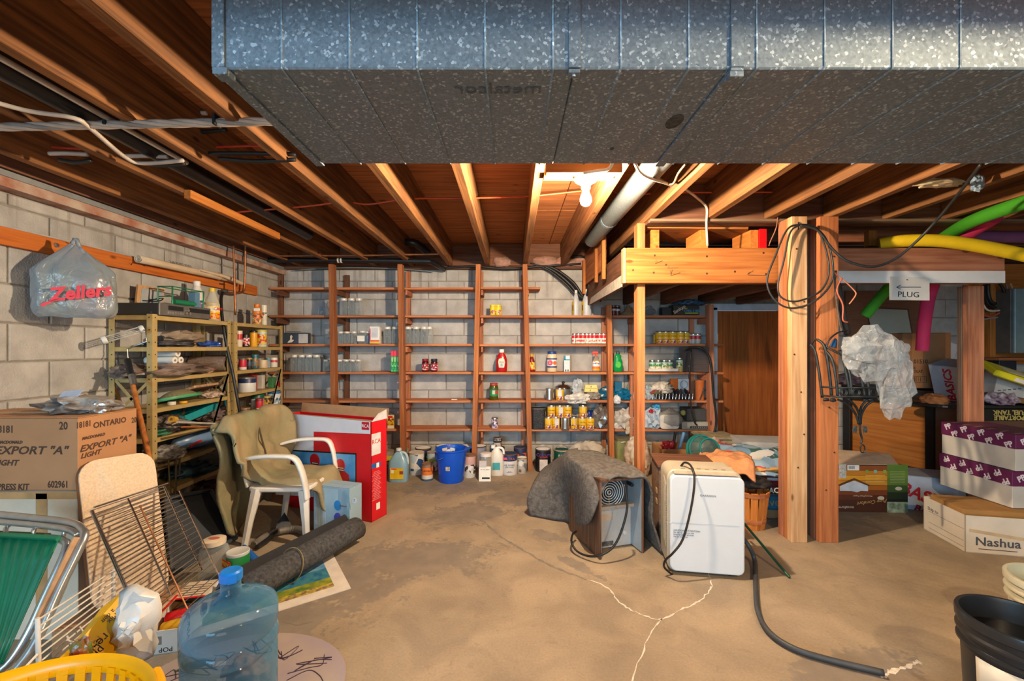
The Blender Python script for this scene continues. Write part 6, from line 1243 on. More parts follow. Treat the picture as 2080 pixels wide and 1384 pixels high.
def pat(a0, a1, b0, b1, col, col2, sc, z): MB().prism([e1_*a+e2_*b_ for a, b_ in ((a0,b0),(a1,b0),(a1,b1),(a0,b1))], (0,0,.0006)).build('painting', M(col, .5, 0, .5, sc, col2=col2), pic, loc=(0,0,z))
pat(-.29,.29,-.20,-.09,'#a8a01c','#3c6a34',16,.004); pat(-.29,.29,-.09,.03,'#1c5a8a','#4a8a8c',20,.004); pat(-.29,.29,.03,.20,'#3c7aa8','#8ab0c4',12,.004); pat(-.29,.0,-.20,-.155,'#5a3c5a','#c8b02c',40,.0047)
# ---------------------------------------------------------------- large television carton
TV = open_carton('television_carton', 'large red and white television carton standing open behind the chair', (-1.437, 3.423, 0), (.92, .17, .745), M('#c6243a' if 0 else '#c90f1e', .45, 0, .03), R(-22.8), flaps=())
KI = M('#a8825c', .85, 0, .05)
MB().box((0,.10,.775), (.92,.006,.09), (R(-10),0,0)).build('back_flap', KI, TV); MB().prism([(.46,-.085,.745),(.46,.085,.745),(.475,.06,.82),(.475,-.03,.80)], (.004,0,0)).build('side_flap', M('#d2cfd0', .5), TV); MB().box((0,-.079,.742), (.91,.004,.03)).build('inner_edge', KI, TV)
h0 = lambda px, py: hit(TV, px, py, 1, -.086)
def fp(pxs, m, nm='print', t=.0008):
    ps = [h0(*p) for p in pxs]; return MB().prism(ps, (0,-t,0)).build(nm, m, TV)
WP = M('#cfd0d8', .45, 0, .02)
fp([(560,838),(752,857),(752,882),(637,877),(637,935),(560,935)], WP, 'white_print'); fp([(560,935),(637,935),(637,1010),(560,1005)], WP, 'white_print', .0007)
fp([(735,857),(750,858),(750,874),(735,873)], M('#b0122c', .5), 'logo_square', .0016)
p = h0(742.5,866); text('RCA', TV, p+V(0,-.0018,0), (1,0,0), (0,0,1), .034, WHITE)
fp([(560,912),(724,921),(724,1000),(560,990)], M('#16181c', .3), 'screen_frame', .0018); fp([(560,915),(722,924),(722,998),(560,988)], M('#2a78b4', .35, 0, .3, 5, col2='#6aa6cc'), 'screen_print', .0028)
for px, py, s in ((640,935,1.1),(692,945,1.0),(598,938,.9)):
    c = h0(px, py)+V(0,-.0035,0); r = .048*s
    MB().lathe([(r,0),(r*.9,.002)], 18, c, (0,-1,0), sq=(1,1,1)).build('helmet_print', M('#b0141c', .4), TV); panel(TV, c+V(.006*s,-.0025,-.028*s), (1,0,0), (0,0,1), .05*s, .03*s, M('#5a3c30', .6), .001, 'face_print')
    for k in range(2): panel(TV, c+V(.006*s,-.0036,-.02*s-.016*k), (1,0,0), (0,0,1), .055*s, .005, WHITE, .001, 'face_guard')
    polyp(TV, c+V(0,.0008,-.085*s), (1,0,0), (0,0,1), [(-.09*s,-.05),(.09*s,-.05),(.085*s,.02),(.04*s,.045),(-.04*s,.045),(-.085*s,.02)], M('#a8161e', .5), .001, 'jersey_print')
h1 = lambda px, py: hit(TV, px, py, 0, .4605)
panel(TV, h1(764,902), (0,1,0), (0,0,1), .10, .16, M('#d2cccc', .5)); text('RCA', TV, h1(764,897)+V(.001,0,0), (0,1,0), (0,0,1), .048, M('#b01428')); panel(TV, h1(764,945), (0,1,0), (0,0,1), .10, .035, M('#2a5a9a', .5)); panel(TV, h1(767,945)+V(.001,0,0), (0,1,0), (0,0,1), .03, .035, WHITE)
for k in range(18): panel(TV, h1(765,958+k*3.3), (0,1,0), (0,0,1), .06+.02*((k*7) % 3), .004, M('#d88a90', .5), .0005, 'print_line')
panel(TV, h1(768,1028), (0,1,0), (0,0,1), .04, .05, WHITE)
gb_ = carton('glassware_carton', 'pale blue glassware carton with blue and violet goblet prints', (-1.235, 3.02, 0), (.30, .13, .335), M('#8fa9b8', .5, 0, .05, 5), R(-17), tape=False)
hb = lambda px, py: hit(gb_, px, py, 1, -.066)
panel(gb_, (-.045,-.066,.17), (1,0,0), (0,0,1), .20, .30, M('#a8c4d2', .4, 0, .1, 4), .0008); panel(gb_, (.125,-.0668,.17), (1,0,0), (0,0,1), .045, .30, M('#7fa2b4', .4), .0008)
for py, c in ((1027,'#2a7fc0'),(1052,'#4a4aa8')):
    p = hb(686, py)+V(0,-.001,0); MB().lathe([(.028,0),(.028,.002)], 18, p, (0,-1,0), sq=(1,1.25,1)).build('goblet_print', M(c, .4), gb_); panel(gb_, p+V(.045,0,0), (1,0,0), (0,0,1), .06, .006, M('#7a5a50'), .002); panel(gb_, p+V(.082,0,0), (1,0,0), (0,0,1), .008, .05, M('#8ab0c4'), .002)
MB().lathe([(.019,0),(.019,.002)], 16, hb(720,1017)+V(0,-.001,0), (0,-1,0)).build('badge', M('#c8ccd0', .5), gb_); text('7', gb_, hb(720,1017)+V(0,-.003,0), (1,0,0), (0,0,1), .024, INKB)
for k in range(8): panel(gb_, (-.135+.012*k,-.0672,.12), (1,0,0), (0,0,1), .004, .12, M('#c8d8e0'), .0006, 'print_line')
# ---------------------------------------------------------------- white plastic chair with draped quilt
ch = thing('plastic_chair', 'white plastic garden armchair draped with an olive quilt', 'chair', (-1.55, 3.04, 0))
CW = M('#d9d4cb', .35, 0, .04)
def leg(x0, y0, x1, y1, z1, w=.05): return MB().tube([(x0,y0,0),((x0*.6+x1*.4),(y0*.6+y1*.4),z1*.45),(x1,y1,z1)], [w*.42,w*.5,w*.72], 6).build('leg', CW, ch, smooth=35)
leg(.205,-.245,.175,-.225,.36); leg(.205,.235,.175,.215,.36); leg(-.20,-.245,-.135,-.215,.37); leg(-.20,.235,-.135,.215,.37)
MB().prism([(x-.0,y,.345+.0) for x, y in rrect(.42,.47,.07)], (0,0,.03)).build('seat', CW, ch, bevel=.008)
MB().grid(lambda u, v: V(-.19-.10*v-.03*math.cos((u-.5)*2.6), (u-.5)*(.46-.08*v*v), .375+.40*v), 14, 8).build('backrest', CW, ch, smooth=180, solid=.012)
for s in (-1, 1):
    pth = smooth_path([(-.22,s*.225,.56),(-.10,s*.255,.585),(.05,s*.262,.59),(.13,s*.258,.575),(.17,s*.25,.50),(.195,s*.24,.38),(.205,s*.24,.30)], 5)
    MB().grid(lambda u, v: pth[int(round(u*(len(pth)-1)))]+V(0,(v-.5)*.055,0), len(pth), 3).build('armrest', CW, ch, smooth=180, solid=.022, bevel=.006)
qt = tag(bpy.data.objects.new('tmp', None), None)
bpy.data.objects.remove(qt)
OLV = M('#9a8562', .95, 0, .22, 5, .6, 26, col2='#7f7c5c')
qp = smooth_path([(.265,.20),(.215,.385),(.10,.398),(-.10,.40),(-.19,.47),(-.235,.64),(-.26,.79),(-.305,.835),(-.35,.78),(-.355,.57),(-.34,.34),(-.315,.10)], 5)
def qf(u, v):
    k = u*(len(qp)-1); i = min(int(k), len(qp)-2); p = qp[i].lerp(qp[i+1], k-i) if hasattr(qp[i], 'lerp') else qp[i]
    wid = .20 if u < .12 else (.21 if u < .34 else .21+.15*min(1, (u-.34)/.08))
    if u > .72: wid = .36-.08*(u-.72)/.28
    yc_ = .12*max(0, 1-u/.14)+.03; y = yc_+(v-.5)*2*wid-(.03 if u > .4 else 0)
    side = max(0, abs(v-.5)*2-.72)/.28
    n = nz((p[0]*3, y*3, p[1]*3), 2.0, 5)*.04+.010*math.sin(p[1]*14+y*9)*(u > .42)+nz((p[0], y*2.5, p[1]), 5, 8)*.012
    x = p[0]+n*(1 if u < .62 else -1.3)+(.05*side if u > .4 and u < .62 else 0)+(.03*math.sin(y*17) if u > .66 else 0)
    z = p[1]+n*.8-(.06*side*side if u < .4 else 0)-(.07*side*side if .5 < u < .7 else 0)
    if u > .9: z += .06*math.sin(y*11)
    return V(x, y, z)
qp = [V(a[0], a[1], 0) for a in [(p.x, p.y) for p in [Vector((q[0], q[1], 0)) for q in qp]]]
q_ = MB().grid(qf, 70, 46).build('quilt', OLV, None, smooth=180, solid=.022, loc=(-1.55, 3.04, 0)); tag(q_, 'olive tan quilted blanket draped over the white chair', 'blanket')
sm = smooth_path([qf(.40, .45), qf(.5,.5), qf(.62,.55), qf(.66,.56)], 8); MB().tube([p+V(.016,-.004,.004) for p in sm], .006, 6).build('seam', M('#4a4030', .9), q_, smooth=60)
# ---------------------------------------------------------------- heater cabinet under a draped carpet
ht = thing('cabinet_heater', 'open fronted wood veneer heater with concentric wire fan grille', 'heater', (.612, 2.87, 0), R(16.5))
hw, hd, hh = .31, .45, .485
VN = wood('heatv', '#4a3226', '#7a5a46', 'z', .5, False)
GI = M('#9aa8b2', .4, .3, .06, 8)
for s in (-1, 1): MB().box((s*(hw/2-.007), 0, hh/2), (.014, hd, hh)).build('side_panel', VN, ht, bevel=.002)
MB().box((0,0,hh-.007), (hw, hd, .014)).build('top_panel', VN, ht)
for s in (-1, 1): MB().box((s*(hw/2-.016), -hd/2+.10, hh/2), (.003, .19, hh-.02)).build('liner', GI, ht)
MB().box((0,-hd/2+.13,.135), (hw-.03,.01,.26)).build('lower_panel', M('#b4b6b6', .5, .2, .1, 8), ht); MB().box((0,-hd/2+.11,.275), (hw-.03,.05,.02)).build('ledge', M('#a09080', .6), ht); MB().box((0,-hd/2+.16,.38), (hw-.03,.01,.20)).build('fan_backing', M('#34373c', .8), ht)
b = MB()
for k in range(7):
    r = .012+.0155*k; b = MB().tube([(r*math.cos(a)-.025, -hd/2+.115, .362+r*math.sin(a)) for a in [2*math.pi*i/32 for i in range(32)]], .0030, 5, closed=True); b.build('grille_ring', M('#b4bcc0', .4, .2, .03), ht, smooth=60)
MB().tube([(-.03,-hd/2+.113,.375),(-.025,-hd/2+.113,.25)], .003, 5).build('grille_stay', CHROME, ht)
panel(ht, (-.035,-hd/2+.1245,.20), (1,0,0), (0,0,1), .085, .04, M('#c0a890', .6), .001, 'rating_label'); panel(ht, (-.05,-hd/2+.1245,.03), (1,0,0), (0,0,1), .12, .03, M('#5a5a58', .7, 0, .4, 40), .001, 'grime')
MB().lathe([(.014,0),(.014,.01),(.006,.012)], 14, (.09,-hd/2+.125,.09), (0,-1,0)).build('port', M('#c9c9c6', .4), ht, smooth=40)
MB().lathe([(.012,0),(.012,.05)], 10, (.115,-hd/2+.07,.41), (0,1,0)).build('knob', BLACKP, ht)
cable('black power cord looping from the draped heater to the floor', [(1268,985,2.62),(1274,1030,2.60),(1262,1080,2.58),(1245,1112,2.57),(1220,1128,2.56),(1195,1130,2.60),(1172,1120,2.66),(1161,1102,2.72),(1163,1086,2.80),(1170,1080,2.86)], .007, BLACK)
MAT = M('#5d5955', .95, 0, .22, 40, .5, 110)
rg = thing('draped_carpet', 'charcoal grey carpet draped over the heater and down to the floor', 'carpet', (.6, 2.9, 0))
NET = [[(.136,3.28,.012),(.11,3.30,.12),(.15,3.31,.225),(.22,3.50,.27),(.30,3.80,.24)],
 [(.30,3.20,.012),(.285,3.21,.16),(.30,3.24,.325),(.36,3.45,.38),(.45,3.75,.36)],
 [(.415,3.12,.03),(.40,3.09,.24),(.375,3.02,.45),(.40,3.15,.525),(.52,3.5,.46)],
 [(.465,2.66,.20),(.465,2.68,.36),(.485,2.74,.495),(.43,2.95,.525),(.50,3.22,.52)],
 [(.585,2.63,.47),(.59,2.66,.497),(.60,2.74,.507),(.58,2.95,.512),(.60,3.22,.51)],
 [(.73,2.665,.485),(.73,2.69,.50),(.72,2.76,.507),(.68,2.95,.510),(.66,3.22,.50)],
 [(.835,2.69,.475),(.835,2.72,.487),(.82,2.80,.49),(.77,3.0,.485),(.73,3.22,.46)],
 [(.875,2.70,.36),(.872,2.74,.36),(.86,2.84,.36),(.81,3.03,.34),(.76,3.22,.32)],
 [(.885,2.70,.18),(.88,2.75,.18),(.865,2.87,.18),(.82,3.05,.16),(.775,3.22,.15)],
 [(.93,2.665,.012),(.92,2.75,.012),(.90,2.89,.012),(.85,3.06,.012),(.80,3.22,.012)]]
ROWS = [smooth_path(r, 6) for r in NET]; COLS = [smooth_path(c, 7) for c in zip(*ROWS)]
def dfn(u, v):
    p = COLS[int(round(v*(len(COLS)-1)))]; p = p[int(round(u*(len(p)-1)))]
    n = .010*nz(p, 7, 7); return V(p.x-.6+n*.6, p.y-2.9+n*.4, max(.011, p.z+n*(p.z > .05)))
MB().grid(dfn, len(COLS[0]), len(COLS)).build('carpet', MAT, rg, smooth=180, solid=.014)
# ---------------------------------------------------------------- dehumidifier
dh = thing('dehumidifier', 'white portable dehumidifier with a black power cable over its front', 'appliance', (1.105, 2.53, 0), R(-9))
WG = M('#d3d8dc', .2, 0, .01); BG = M('#b3a994', .4, 0, .03)
w, d, h = .405, .25, .60
MB().prism([(x, -.085, .30+z) for x, z in rrect(w, h-.012, .05, 6)], (0,.205,0)).build('housing', BG, dh, smooth=40, bevel=.006)
MB().prism([(x+.006, -.122, .2965+z) for x, z in rrect(w-.008, h-.055, .035, 6)], (0,.04,0)).build('front_panel', WG, dh, smooth=40, bevel=.008, seg=3)
MB().prism([(-.17,-.115,.575),(.17,-.115,.575),(.165,-.02,.598),(-.165,-.02,.598)], (0,0,.004)).build('control_panel', M('#a89c88', .4), dh)
for i in range(6): panel(dh, (-.11+.044*i, -.06, .592), (1,0,0), (0,1,.24), .022, .006, M('#5a5048'), .003, 'button_print')
panel(dh, (-.02,-.1225,.302), (1,0,0), (0,0,1), w-.012, .0016, M('#b4bac0', .4), .001, 'panel_seam')
text('GARRISON', dh, (.01,-.1225,.462), (1,0,0), (0,0,1), .016, M('#5a5e66'), ws=1.1)
for i, s in enumerate(('CAUTION:  ATTENTION:', 'Do not tip or lay on side', 'Keep upright at all times', 'Ne pas renverser')): text(s, dh, (-.175,-.1225,.258-.012*i), (1,0,0), (0,0,1), .011 if i else .013, M('#4a4e56'), align='LEFT')
for i in range(26): MB().box((-w/2-.001, -.03+.0, .15+.0145*i), (.006,.085,.005), (R(25),0,0)).build('vent_slat', M('#8f8778', .5), dh)
for x in (-.14,.14): MB().lathe([(.018,0),(.02,.02)], 10, (x,-.06,-.0)).build('caster', BLACKP, dh)
cable('black power cable hanging over the front of the white dehumidifier', [(1382,950,2.52),(1390,940,2.50),(1402,945,2.45),(1410,965,2.385),(1409,1000,2.37),(1400,1050,2.365),(1386,1098,2.36),(1366,1125,2.36),(1352,1138,2.40),(1349,1152,2.42),(1362,1165,2.44),(1372,1172,2.46)], .0062, BLACK)
hz2 = thing('drain_hose', 'thick black rubber hose trailing from the dehumidifier across the floor', 'hose', (0,0,0))
MB().tube(smooth_path([W(1500,1085,2.62)+V(0,0,.0), W(1520,1108,2.55), FL(1533,1150)+V(0,0,.03), FL(1535,1200)+V(0,0,.017), FL(1540,1250)+V(0,0,.017), FL(1562,1292)+V(0,0,.017), FL(1610,1325)+V(0,0,.017), FL(1680,1348)+V(0,0,.017), FL(1795,1376)+V(0,0,.017)], 8), .0125, 10).build('hose', M('#3a3d40', .55, 0, .1), hz2, smooth=180)
rod('green_stick', 'dark green garden stake leaning beside the dehumidifier', 'stake', W(1500,1050,2.80), FL(1604,1176)+V(0,0,.007), .0075, M('#0f4a34', .4), (1.05, .02, M('#0a2c20')))
# ---------------------------------------------------------------- pile behind the dehumidifier
wbx = thing('wooden_cabinet', 'low brown wooden box standing right behind the dehumidifier', 'box', (1.15, 2.90, 0), R(-9)); MB().box((0,0,.26), (.36,.30,.52)).build('body', wd_('grey','x'), wbx, bevel=.003); MB().box((0,0,.528), (.38,.32,.016)).build('top_board', wd_('dark','x'), wbx, bevel=.002)
for z in (.34,.27): MB().box((-.182,-.06,z), (.004,.05,.03)).build('vent', M('#c0a070'), wbx)
ic = open_carton('item_carton', 'brown open carton marked ITEM and QUANT behind the dehumidifier', (1.585, 4.18, 0), (.37,.30,.335), M('#a8794c', .85, 0, .05, 8, .1, 60), R(-2), flaps=())
text('ITEM', ic, (-.10,-.151,.23), (1,0,0), (0,0,1), .035, EX); text('QUANT', ic, (-.095,-.151,.13), (1,0,0), (0,0,1), .035, EX); panel(ic, (.08,-.1505,.225), (1,0,0), (0,0,1), .15, .14, EX, .0006, 'stamp_frame'); panel(ic, (.08,-.151,.225), (1,0,0), (0,0,1), .143, .133, M('#b0825a', .85), .0006, 'stamp_field'); text('3024 TWS', ic, (.08,-.1518,.255), (1,0,0), (0,0,1), .026, EX); text('12 MC', ic, (.08,-.1518,.215), (1,0,0), (0,0,1), .026, EX)
bag('red_bag', 'red crumpled packet sticking out of the ITEM carton', (1.50,4.14,.27), (.13,.1,.14), M('#b0202c', .4, 0, .2, 20), 101, .35, cat='packet', sub=3)
rod('blue_brush', 'pale blue brush stick standing in the ITEM carton', 'brush', (1.60,4.15,.28), (1.66,4.16,.47), .016, M('#6a9ec8', .4)); rod('black_brush', 'black brush stick leaning in the ITEM carton', 'brush', (1.56,4.2,.25), (1.60,4.22,.46), .014, BLACK)
ic2 = open_carton('plain_carton', 'second open brown carton filled with red and white packets', (1.93, 4.20, 0), (.30,.30,.335), M('#9a6c44', .85, 0, .05, 8), R(4))
bag('striped_packet', 'red and white packets heaped in the second open carton', (1.93,4.16,.26), (.22,.16,.17), M('#c4b8ac', .5, 0, .8, 12, .5, 20, col2='#b02a30'), 102, .45, cat='packet')
tb = thing('teal_hamper', 'round teal rimmed mesh hamper standing behind the towels', 'hamper', W(1424,916,3.5), (R(72),0,R(10)))
TE = M('#12706c', .4, 0, .1)
for r, z in ((.125,0),(.118,.03),(.085,.12)): MB().tube([(r*math.cos(a), r*math.sin(a), z) for a in [2*math.pi*i/32 for i in range(32)]], .008, 6, closed=True).build('hoop', TE, tb, smooth=60)
MB().lathe([(.122,0),(.085,.12),(.02,.125)], 32, cap0=False).build('mesh', glassm('mesh', '#4a6a68', .35, .5), tb, smooth=180)
for k in range(8): a = k*math.pi/4; MB().tube([(.122*math.cos(a),.122*math.sin(a),0),(.085*math.cos(a),.085*math.sin(a),.12)], .004, 5).build('spoke', TE, tb)
dc = carton('stained_crate', 'dirty cream crate with stained lid beside the door', (2.03, 4.32, .0), (.30,.30,.40), M('#c0b294', .8, 0, .3, 12, col2='#8f7c58'), R(0), tape=False); MB().box((0,0,.41), (.34,.33,.02)).build('lid', M('#a89878', .85, 0, .2, 12), dc)
xb0 = carton('support_carton', 'plain carton under the XMAS lettered carton', (2.36, 4.02, 0), (.46,.30,.185), KRAFT, R(-9))
xb = carton('xmas_carton', 'white carton with handwritten XMAS and blue printing by the door', (2.36, 4.02, .19), (.50,.32,.245), M('#c4c4c2', .7, 0, .05), R(-9), tape=False)
for i, (s, x) in enumerate((('X',-.17),('M',-.10),('A',-.03),('s',.06))): text(s, xb, (x,-.161,.175-.012*i), (1,.0,-.1), (.12,0,1), .085 if s != 's' else .07, INKB)
text('Hammermill', xb, (.06,-.161,.115), (1,0,.06), (-.06,0,1), .06, M('#2a4a80')); polyp(xb, (0,-.1605,.0), (1,0,0), (0,0,1), [(-.10,.005),(.22,.005),(.20,.085),(.0,.07)], M('#1c4a94', .6)); panel(xb, (.19,-.1615,.15), (1,0,0), (0,0,1), .045, .075, M('#2c4a7c', .6))
bc = carton('base_carton', 'brown carton with a blue oval JAVEX print under the towels', (1.99, 3.42, 0), (.40,.34,.185), M('#a5764e', .85, 0, .05, 8, .1, 60), R(-3), tape=False)
MB().lathe([(.14,0),(.14,.002)], 30, (.0,-.171,.12), (0,-1,0), sq=(1,.42,1)).build('oval_print', M('#16506a', .6), bc); MB().lathe([(.125,0),(.125,.001)], 30, (.0,-.1732,.12), (0,-1,0), sq=(1,.36,1)).build('oval_inner', M('#1f6a84', .6), bc); text('Javex', bc, (-.005,-.1745,.12), (1,0,.05), (-.03,0,1), .085, M('#a88a5c', .6))
jb = carton('jackpot_carton', 'dark red carton lettered JACKPOT lying on the oval printed carton', (2.00, 3.38, .19), (.40,.32,.135), M('#4a1c1a', .5, 0, .05), R(-3), tape=False)
panel(jb, (.0,-.161,.10), (1,0,0), (0,0,1), .40, .065, M('#7c1626', .45)); panel(jb, (-.03,-.162,.115), (1,0,0), (0,0,1), .10, .02, M('#c8c4c0', .5)); panel(jb, (.07,-.162,.10), (1,0,0), (0,0,1), .09, .022, M('#b8b0ac', .5)); polyp(jb, (-.135,-.1622,.10), (1,0,0), (0,0,1), [(-.02,.028),(.01,.025),(.032,.0),(.008,-.03),(-.015,-.03),(.005,0)], M('#e0562c', .5))
panel(jb, (.03,-.1625,.03), (1,0,0), (0,0,1), .25, .055, M('#3a1a16', .5)); text('JACKPOT', jb, (.03,-.1635,.032), (1,0,.05), (-.05,0,1), .055, M('#e4dcd0', .5), ws=.95, off=.002)
bs = thing('bushel_basket', 'slatted wooden bushel basket beside the dehumidifier', 'basket', (1.72, 3.12, 0))
for k in range(14):
    a = k*2*math.pi/14; MB().bar((.095*math.cos(a), .095*math.sin(a), .0), (.125*math.cos(a), .125*math.sin(a), .27), .045, .005, (math.cos(a), math.sin(a), 0)).build('slat', wd_('orange', 'z'), bs)
for z, r in ((.25,.127),(.06,.105)): MB().lathe([(r,z-.014),(r+.004,z-.014),(r+.006,z+.014),(r,z+.014)], 20, cap0=False, cap1=False).build('hoop', wd_('post','x'), bs)
bag('dark_sack', 'dark crumpled sack under the towels above the bushel basket', (1.76,3.15,.275), (.24,.24,.09), M('#2a2422', .7, 0, .2), 104, .25, cat='sack', sub=3)
def cloth(name, label, c, sx, sy, mats, rz, seed, amp=.02, cat='towel', droop=.0):
    fn = lambda u, v: V((u-.5)*sx, (v-.5)*sy, amp*nz((u*3, v*3, 0), 1.3, seed)*2+.02*math.sin(v*7+seed)*amp*20-droop*max(0, .25-v)*1.2-(droop*max(0, u-.85)))
    o = MB().grid(fn, 30, 24).build(name, mats, None, smooth=180, solid=.014, loc=c, rot=(0,0,rz)); return tag(o, label, cat)
def picmat():
    m, nt, N, L, B = newmat('towel_print'); tc = N.new('ShaderNodeTexCoord'); v = N.new('ShaderNodeTexVoronoi'); v.inputs['Scale'].default_value = 13; v.inputs['Randomness'].default_value = .8
    n = N.new('ShaderNodeTexNoise'); n.inputs['Scale'].default_value = 6; mx = N.new('ShaderNodeMix'); mx.data_type = 'RGBA'; mx.inputs[0].default_value = .15; L.new(tc.outputs['Object'], n.inputs['Vector']); L.new(tc.outputs['Object'], mx.inputs[6]); L.new(n.outputs['Color'], mx.inputs[7]); L.new(mx.outputs[2], v.inputs['Vector'])
    s = N.new('ShaderNodeSeparateColor'); L.new(v.outputs['Color'], s.inputs[0]); r = N.new('ShaderNodeValToRGB'); r.color_ramp.interpolation = 'CONSTANT'; e = r.color_ramp.elements
    cs = ['#7f9cb4','#2f5a54','#8fa8ba','#b8444c','#6a8aa4','#c8c4bc','#c8703c','#3c4c5a','#86a0b4']
    while len(e) < len(cs): e.new(.5)
    for i, c in enumerate(cs): e[i].position = i/len(cs); e[i].color = (*lin(c), 1)
    L.new(s.outputs[0], r.inputs[0]); L.new(r.outputs[0], B.inputs['Base Color']); B.inputs['Roughness'].default_value = .95; return m
bag('towel_heap', 'bundle of folded linen propping up the beach towel', (1.93,3.42,.33), (.55,.40,.12), M('#b88a58', .9, 0, .15, 10), 105, .2, cat='linen')
cloth('beach_towel', 'blue beach towel with a colourful picnic print draped over the stack', (1.98,3.40,.455), .60, .52, picmat(), R(-20), 3, .022, droop=.38)
cloth('peach_towel', 'peach bath towel folded on the beach towel behind the dehumidifier', (1.60,3.22,.475), .36, .34, M('#c98a5c', .95, 0, .08, 30, .4, 80), R(-25), 6, .022, droop=.25)
tag(cloth('towel_hem', 'tan underside edge of the beach towel hanging over the red carton', (1.90,3.19,.385), .46, .05, M('#c8924c', .95, 0, .08, 30), R(-14), 7, .012), cat='towel')
# ---------------------------------------------------------------- right side: mattress topper carton and copy paper boxes
nv = carton('mattress_topper_carton', 'brown orange and green mattress topper carton with upside down print', (2.72, 3.55, 0), (.62,.36,.375), M('#4a2618', .5, 0, .04), R(-2), flaps=False, tape=False)
hn = lambda px, py: hit(nv, px, py, 1, -.181)
def q4(x0, y0, x1, y1, m, t=.0008, nm='print'):
    a, c = hn(x0, y0), hn(x1, y1); return panel(nv, V((a.x+c.x)/2, -.1803, (a.z+c.z)/2), (1,0,0), (0,0,1), abs(c.x-a.x), abs(c.z-a.z), m, t, nm)
for k, c in enumerate(('#8a4a1c','#c07a1c','#d8941c','#c88420','#a8601c','#7a3c1c','#5a2c1a')): q4(1690, 946+k*10, 1802, 956.5+k*10, M(c, .5, 0, .03))
for k, c in enumerate(('#5a7a2c','#64802f','#5a742c','#3c5228','#23301f','#181c1a')): q4(1802, 944+k*14, 1844, 958.5+k*14, M(c, .5, 0, .03))
q4(1802, 1020, 1844, 1043, M('#8a9a80', .5, 0, .4, 20), .001); q4(1704, 944, 1719, 972, M('#b8b4ac', .5, 0, .2, 60), .0016, 'sticker'); q4(1721, 945, 1745, 956, WHITE, .0016, 'barcode_label')
for k in range(9): q4(1724+k*1.4, 947, 1724.6+k*1.4, 953, INKB, .0022, 'bar')
polyp(nv, hn(1735,990), (1,0,0), (0,0,1), [(-.11,-.03),(-.11,.012),(0,.05),(.105,.012),(.105,-.03),(.05,-.028),(.02,-.04),(-.02,-.03)], M('#c4ccd4', .5), .002, 'topper_print'); polyp(nv, hn(1735,983), (1,0,0), (0,0,1), [(-.125,-.01),(0,.045),(.12,-.01),(.11,-.018),(0,.03),(-.112,-.02)], M('#5a3420', .5), .003, 'roof_band')
text('novaform', nv, hn(1718,1031), (-1,0,0), (0,0,-1), .032, M('#c8b8a8')); text('Pure Comfort', nv, hn(1772,1020), (-1,0,-.12), (.12,0,-1), .04, M('#c89a5c'), shear=.4); text('Memory Foam Topper', nv, hn(1752,1008), (-1,0,0), (0,0,-1), .016, M('#d8c8b0'))
for px, py in ((1789,1012),(1825,993)): MB().lathe([(.026,0),(.026,.002)], 20, hn(px, py), (0,-1,0), sq=(1,.55,1)).build('badge', M('#c8c0a8', .5), nv)
for k in range(8): q4(1808, 958+k*3.2, 1838, 959+k*3.2, M('#9aac74', .5), .0016, 'print_line')
for k in range(6): q4(1758, 966+k*3, 1798, 967+k*3, M('#e0b86a', .5), .0016, 'print_line')
for px, c in ((1761,'#7aa03c'),(1778,'#6ab0b0'),(1797,'#8aa84a')): q4(px-3, 955, px+3, 961, M(c, .5), .0018, 'icon')
MB().add([(-.31,-.18,.375),(.31,-.18,.375),(.36,-.03,.425),(-.31,.14,.44)], [(0,1,2,3)]).build('top_flap', M('#b49a80', .85), nv, solid=.005)
MB().add([(.31,-.18,.376),(.31,.18,.376),(.40,.10,.33),(.40,-.10,.33)], [(0,1,2,3)]).build('side_flap', M('#a88a6c', .85), nv, solid=.004)
def basics(label, c, d, rz, rot=None):
    o = carton('copy_paper_carton', label, c, d, M('#b4b8c2', .6, 0, .04), rz, tape=False, rot=rot); return o
ba = basics('white carton with red BASICS lettering lying behind the brown topper carton', (3.33, 3.52, .0), (.46,.30,.27), 0, (R(0),R(0),R(-24)))
text('BASICS', ba, hit(ba,1884,1012,1,-.1505), (1,0,-.38), (.38,0,1), .13, M('#b01c28', .5), off=.004, ws=.85); text('BASICS', ba, hit(ba,1892,1045,1,-.1505), (1,0,-.38), (.38,0,1), .07, M('#9a1c34', .5), off=.003)
na = open_carton('nashua_carton', 'cut down white carton lettered Nashua at the right edge', (3.15, 2.83, 0), (.52,.36,.235), M('#cfc4b2', .75, 0, .06, 5, .05, 40), R(-12))
text('Nashua', na, (-.09,-.181,.075), (1,0,0), (0,0,1), .075, M('#4a4e54', .6), off=.001, ws=1.05); panel(na, (-.09,-.1805,.03), (1,0,0), (0,0,1), .20, .004, EX); text('Ship to', na, (-.2605,.09,.165), (0,-1,0), (0,0,1), .035, M('#6a6058')); 
for z in (.145,.07,.03): panel(na, (-.2603,-.02,z), (0,-1,0), (0,0,1), .30, .003, M('#8a8078'), .0004, 'ruled_line')
panel(na, (-.09,-.1802,.125), (1,0,-.12), (.12,0,1), .3, .02, M('#c0a884', .8), .0004, 'water_stain')
ki = carton('kraft_box', 'brown carton sitting inside the cut down white carton', (3.14, 2.85, .007), (.44,.28,.25), M('#a5773f', .85, 0, .06, 8), R(-12), tape=False)
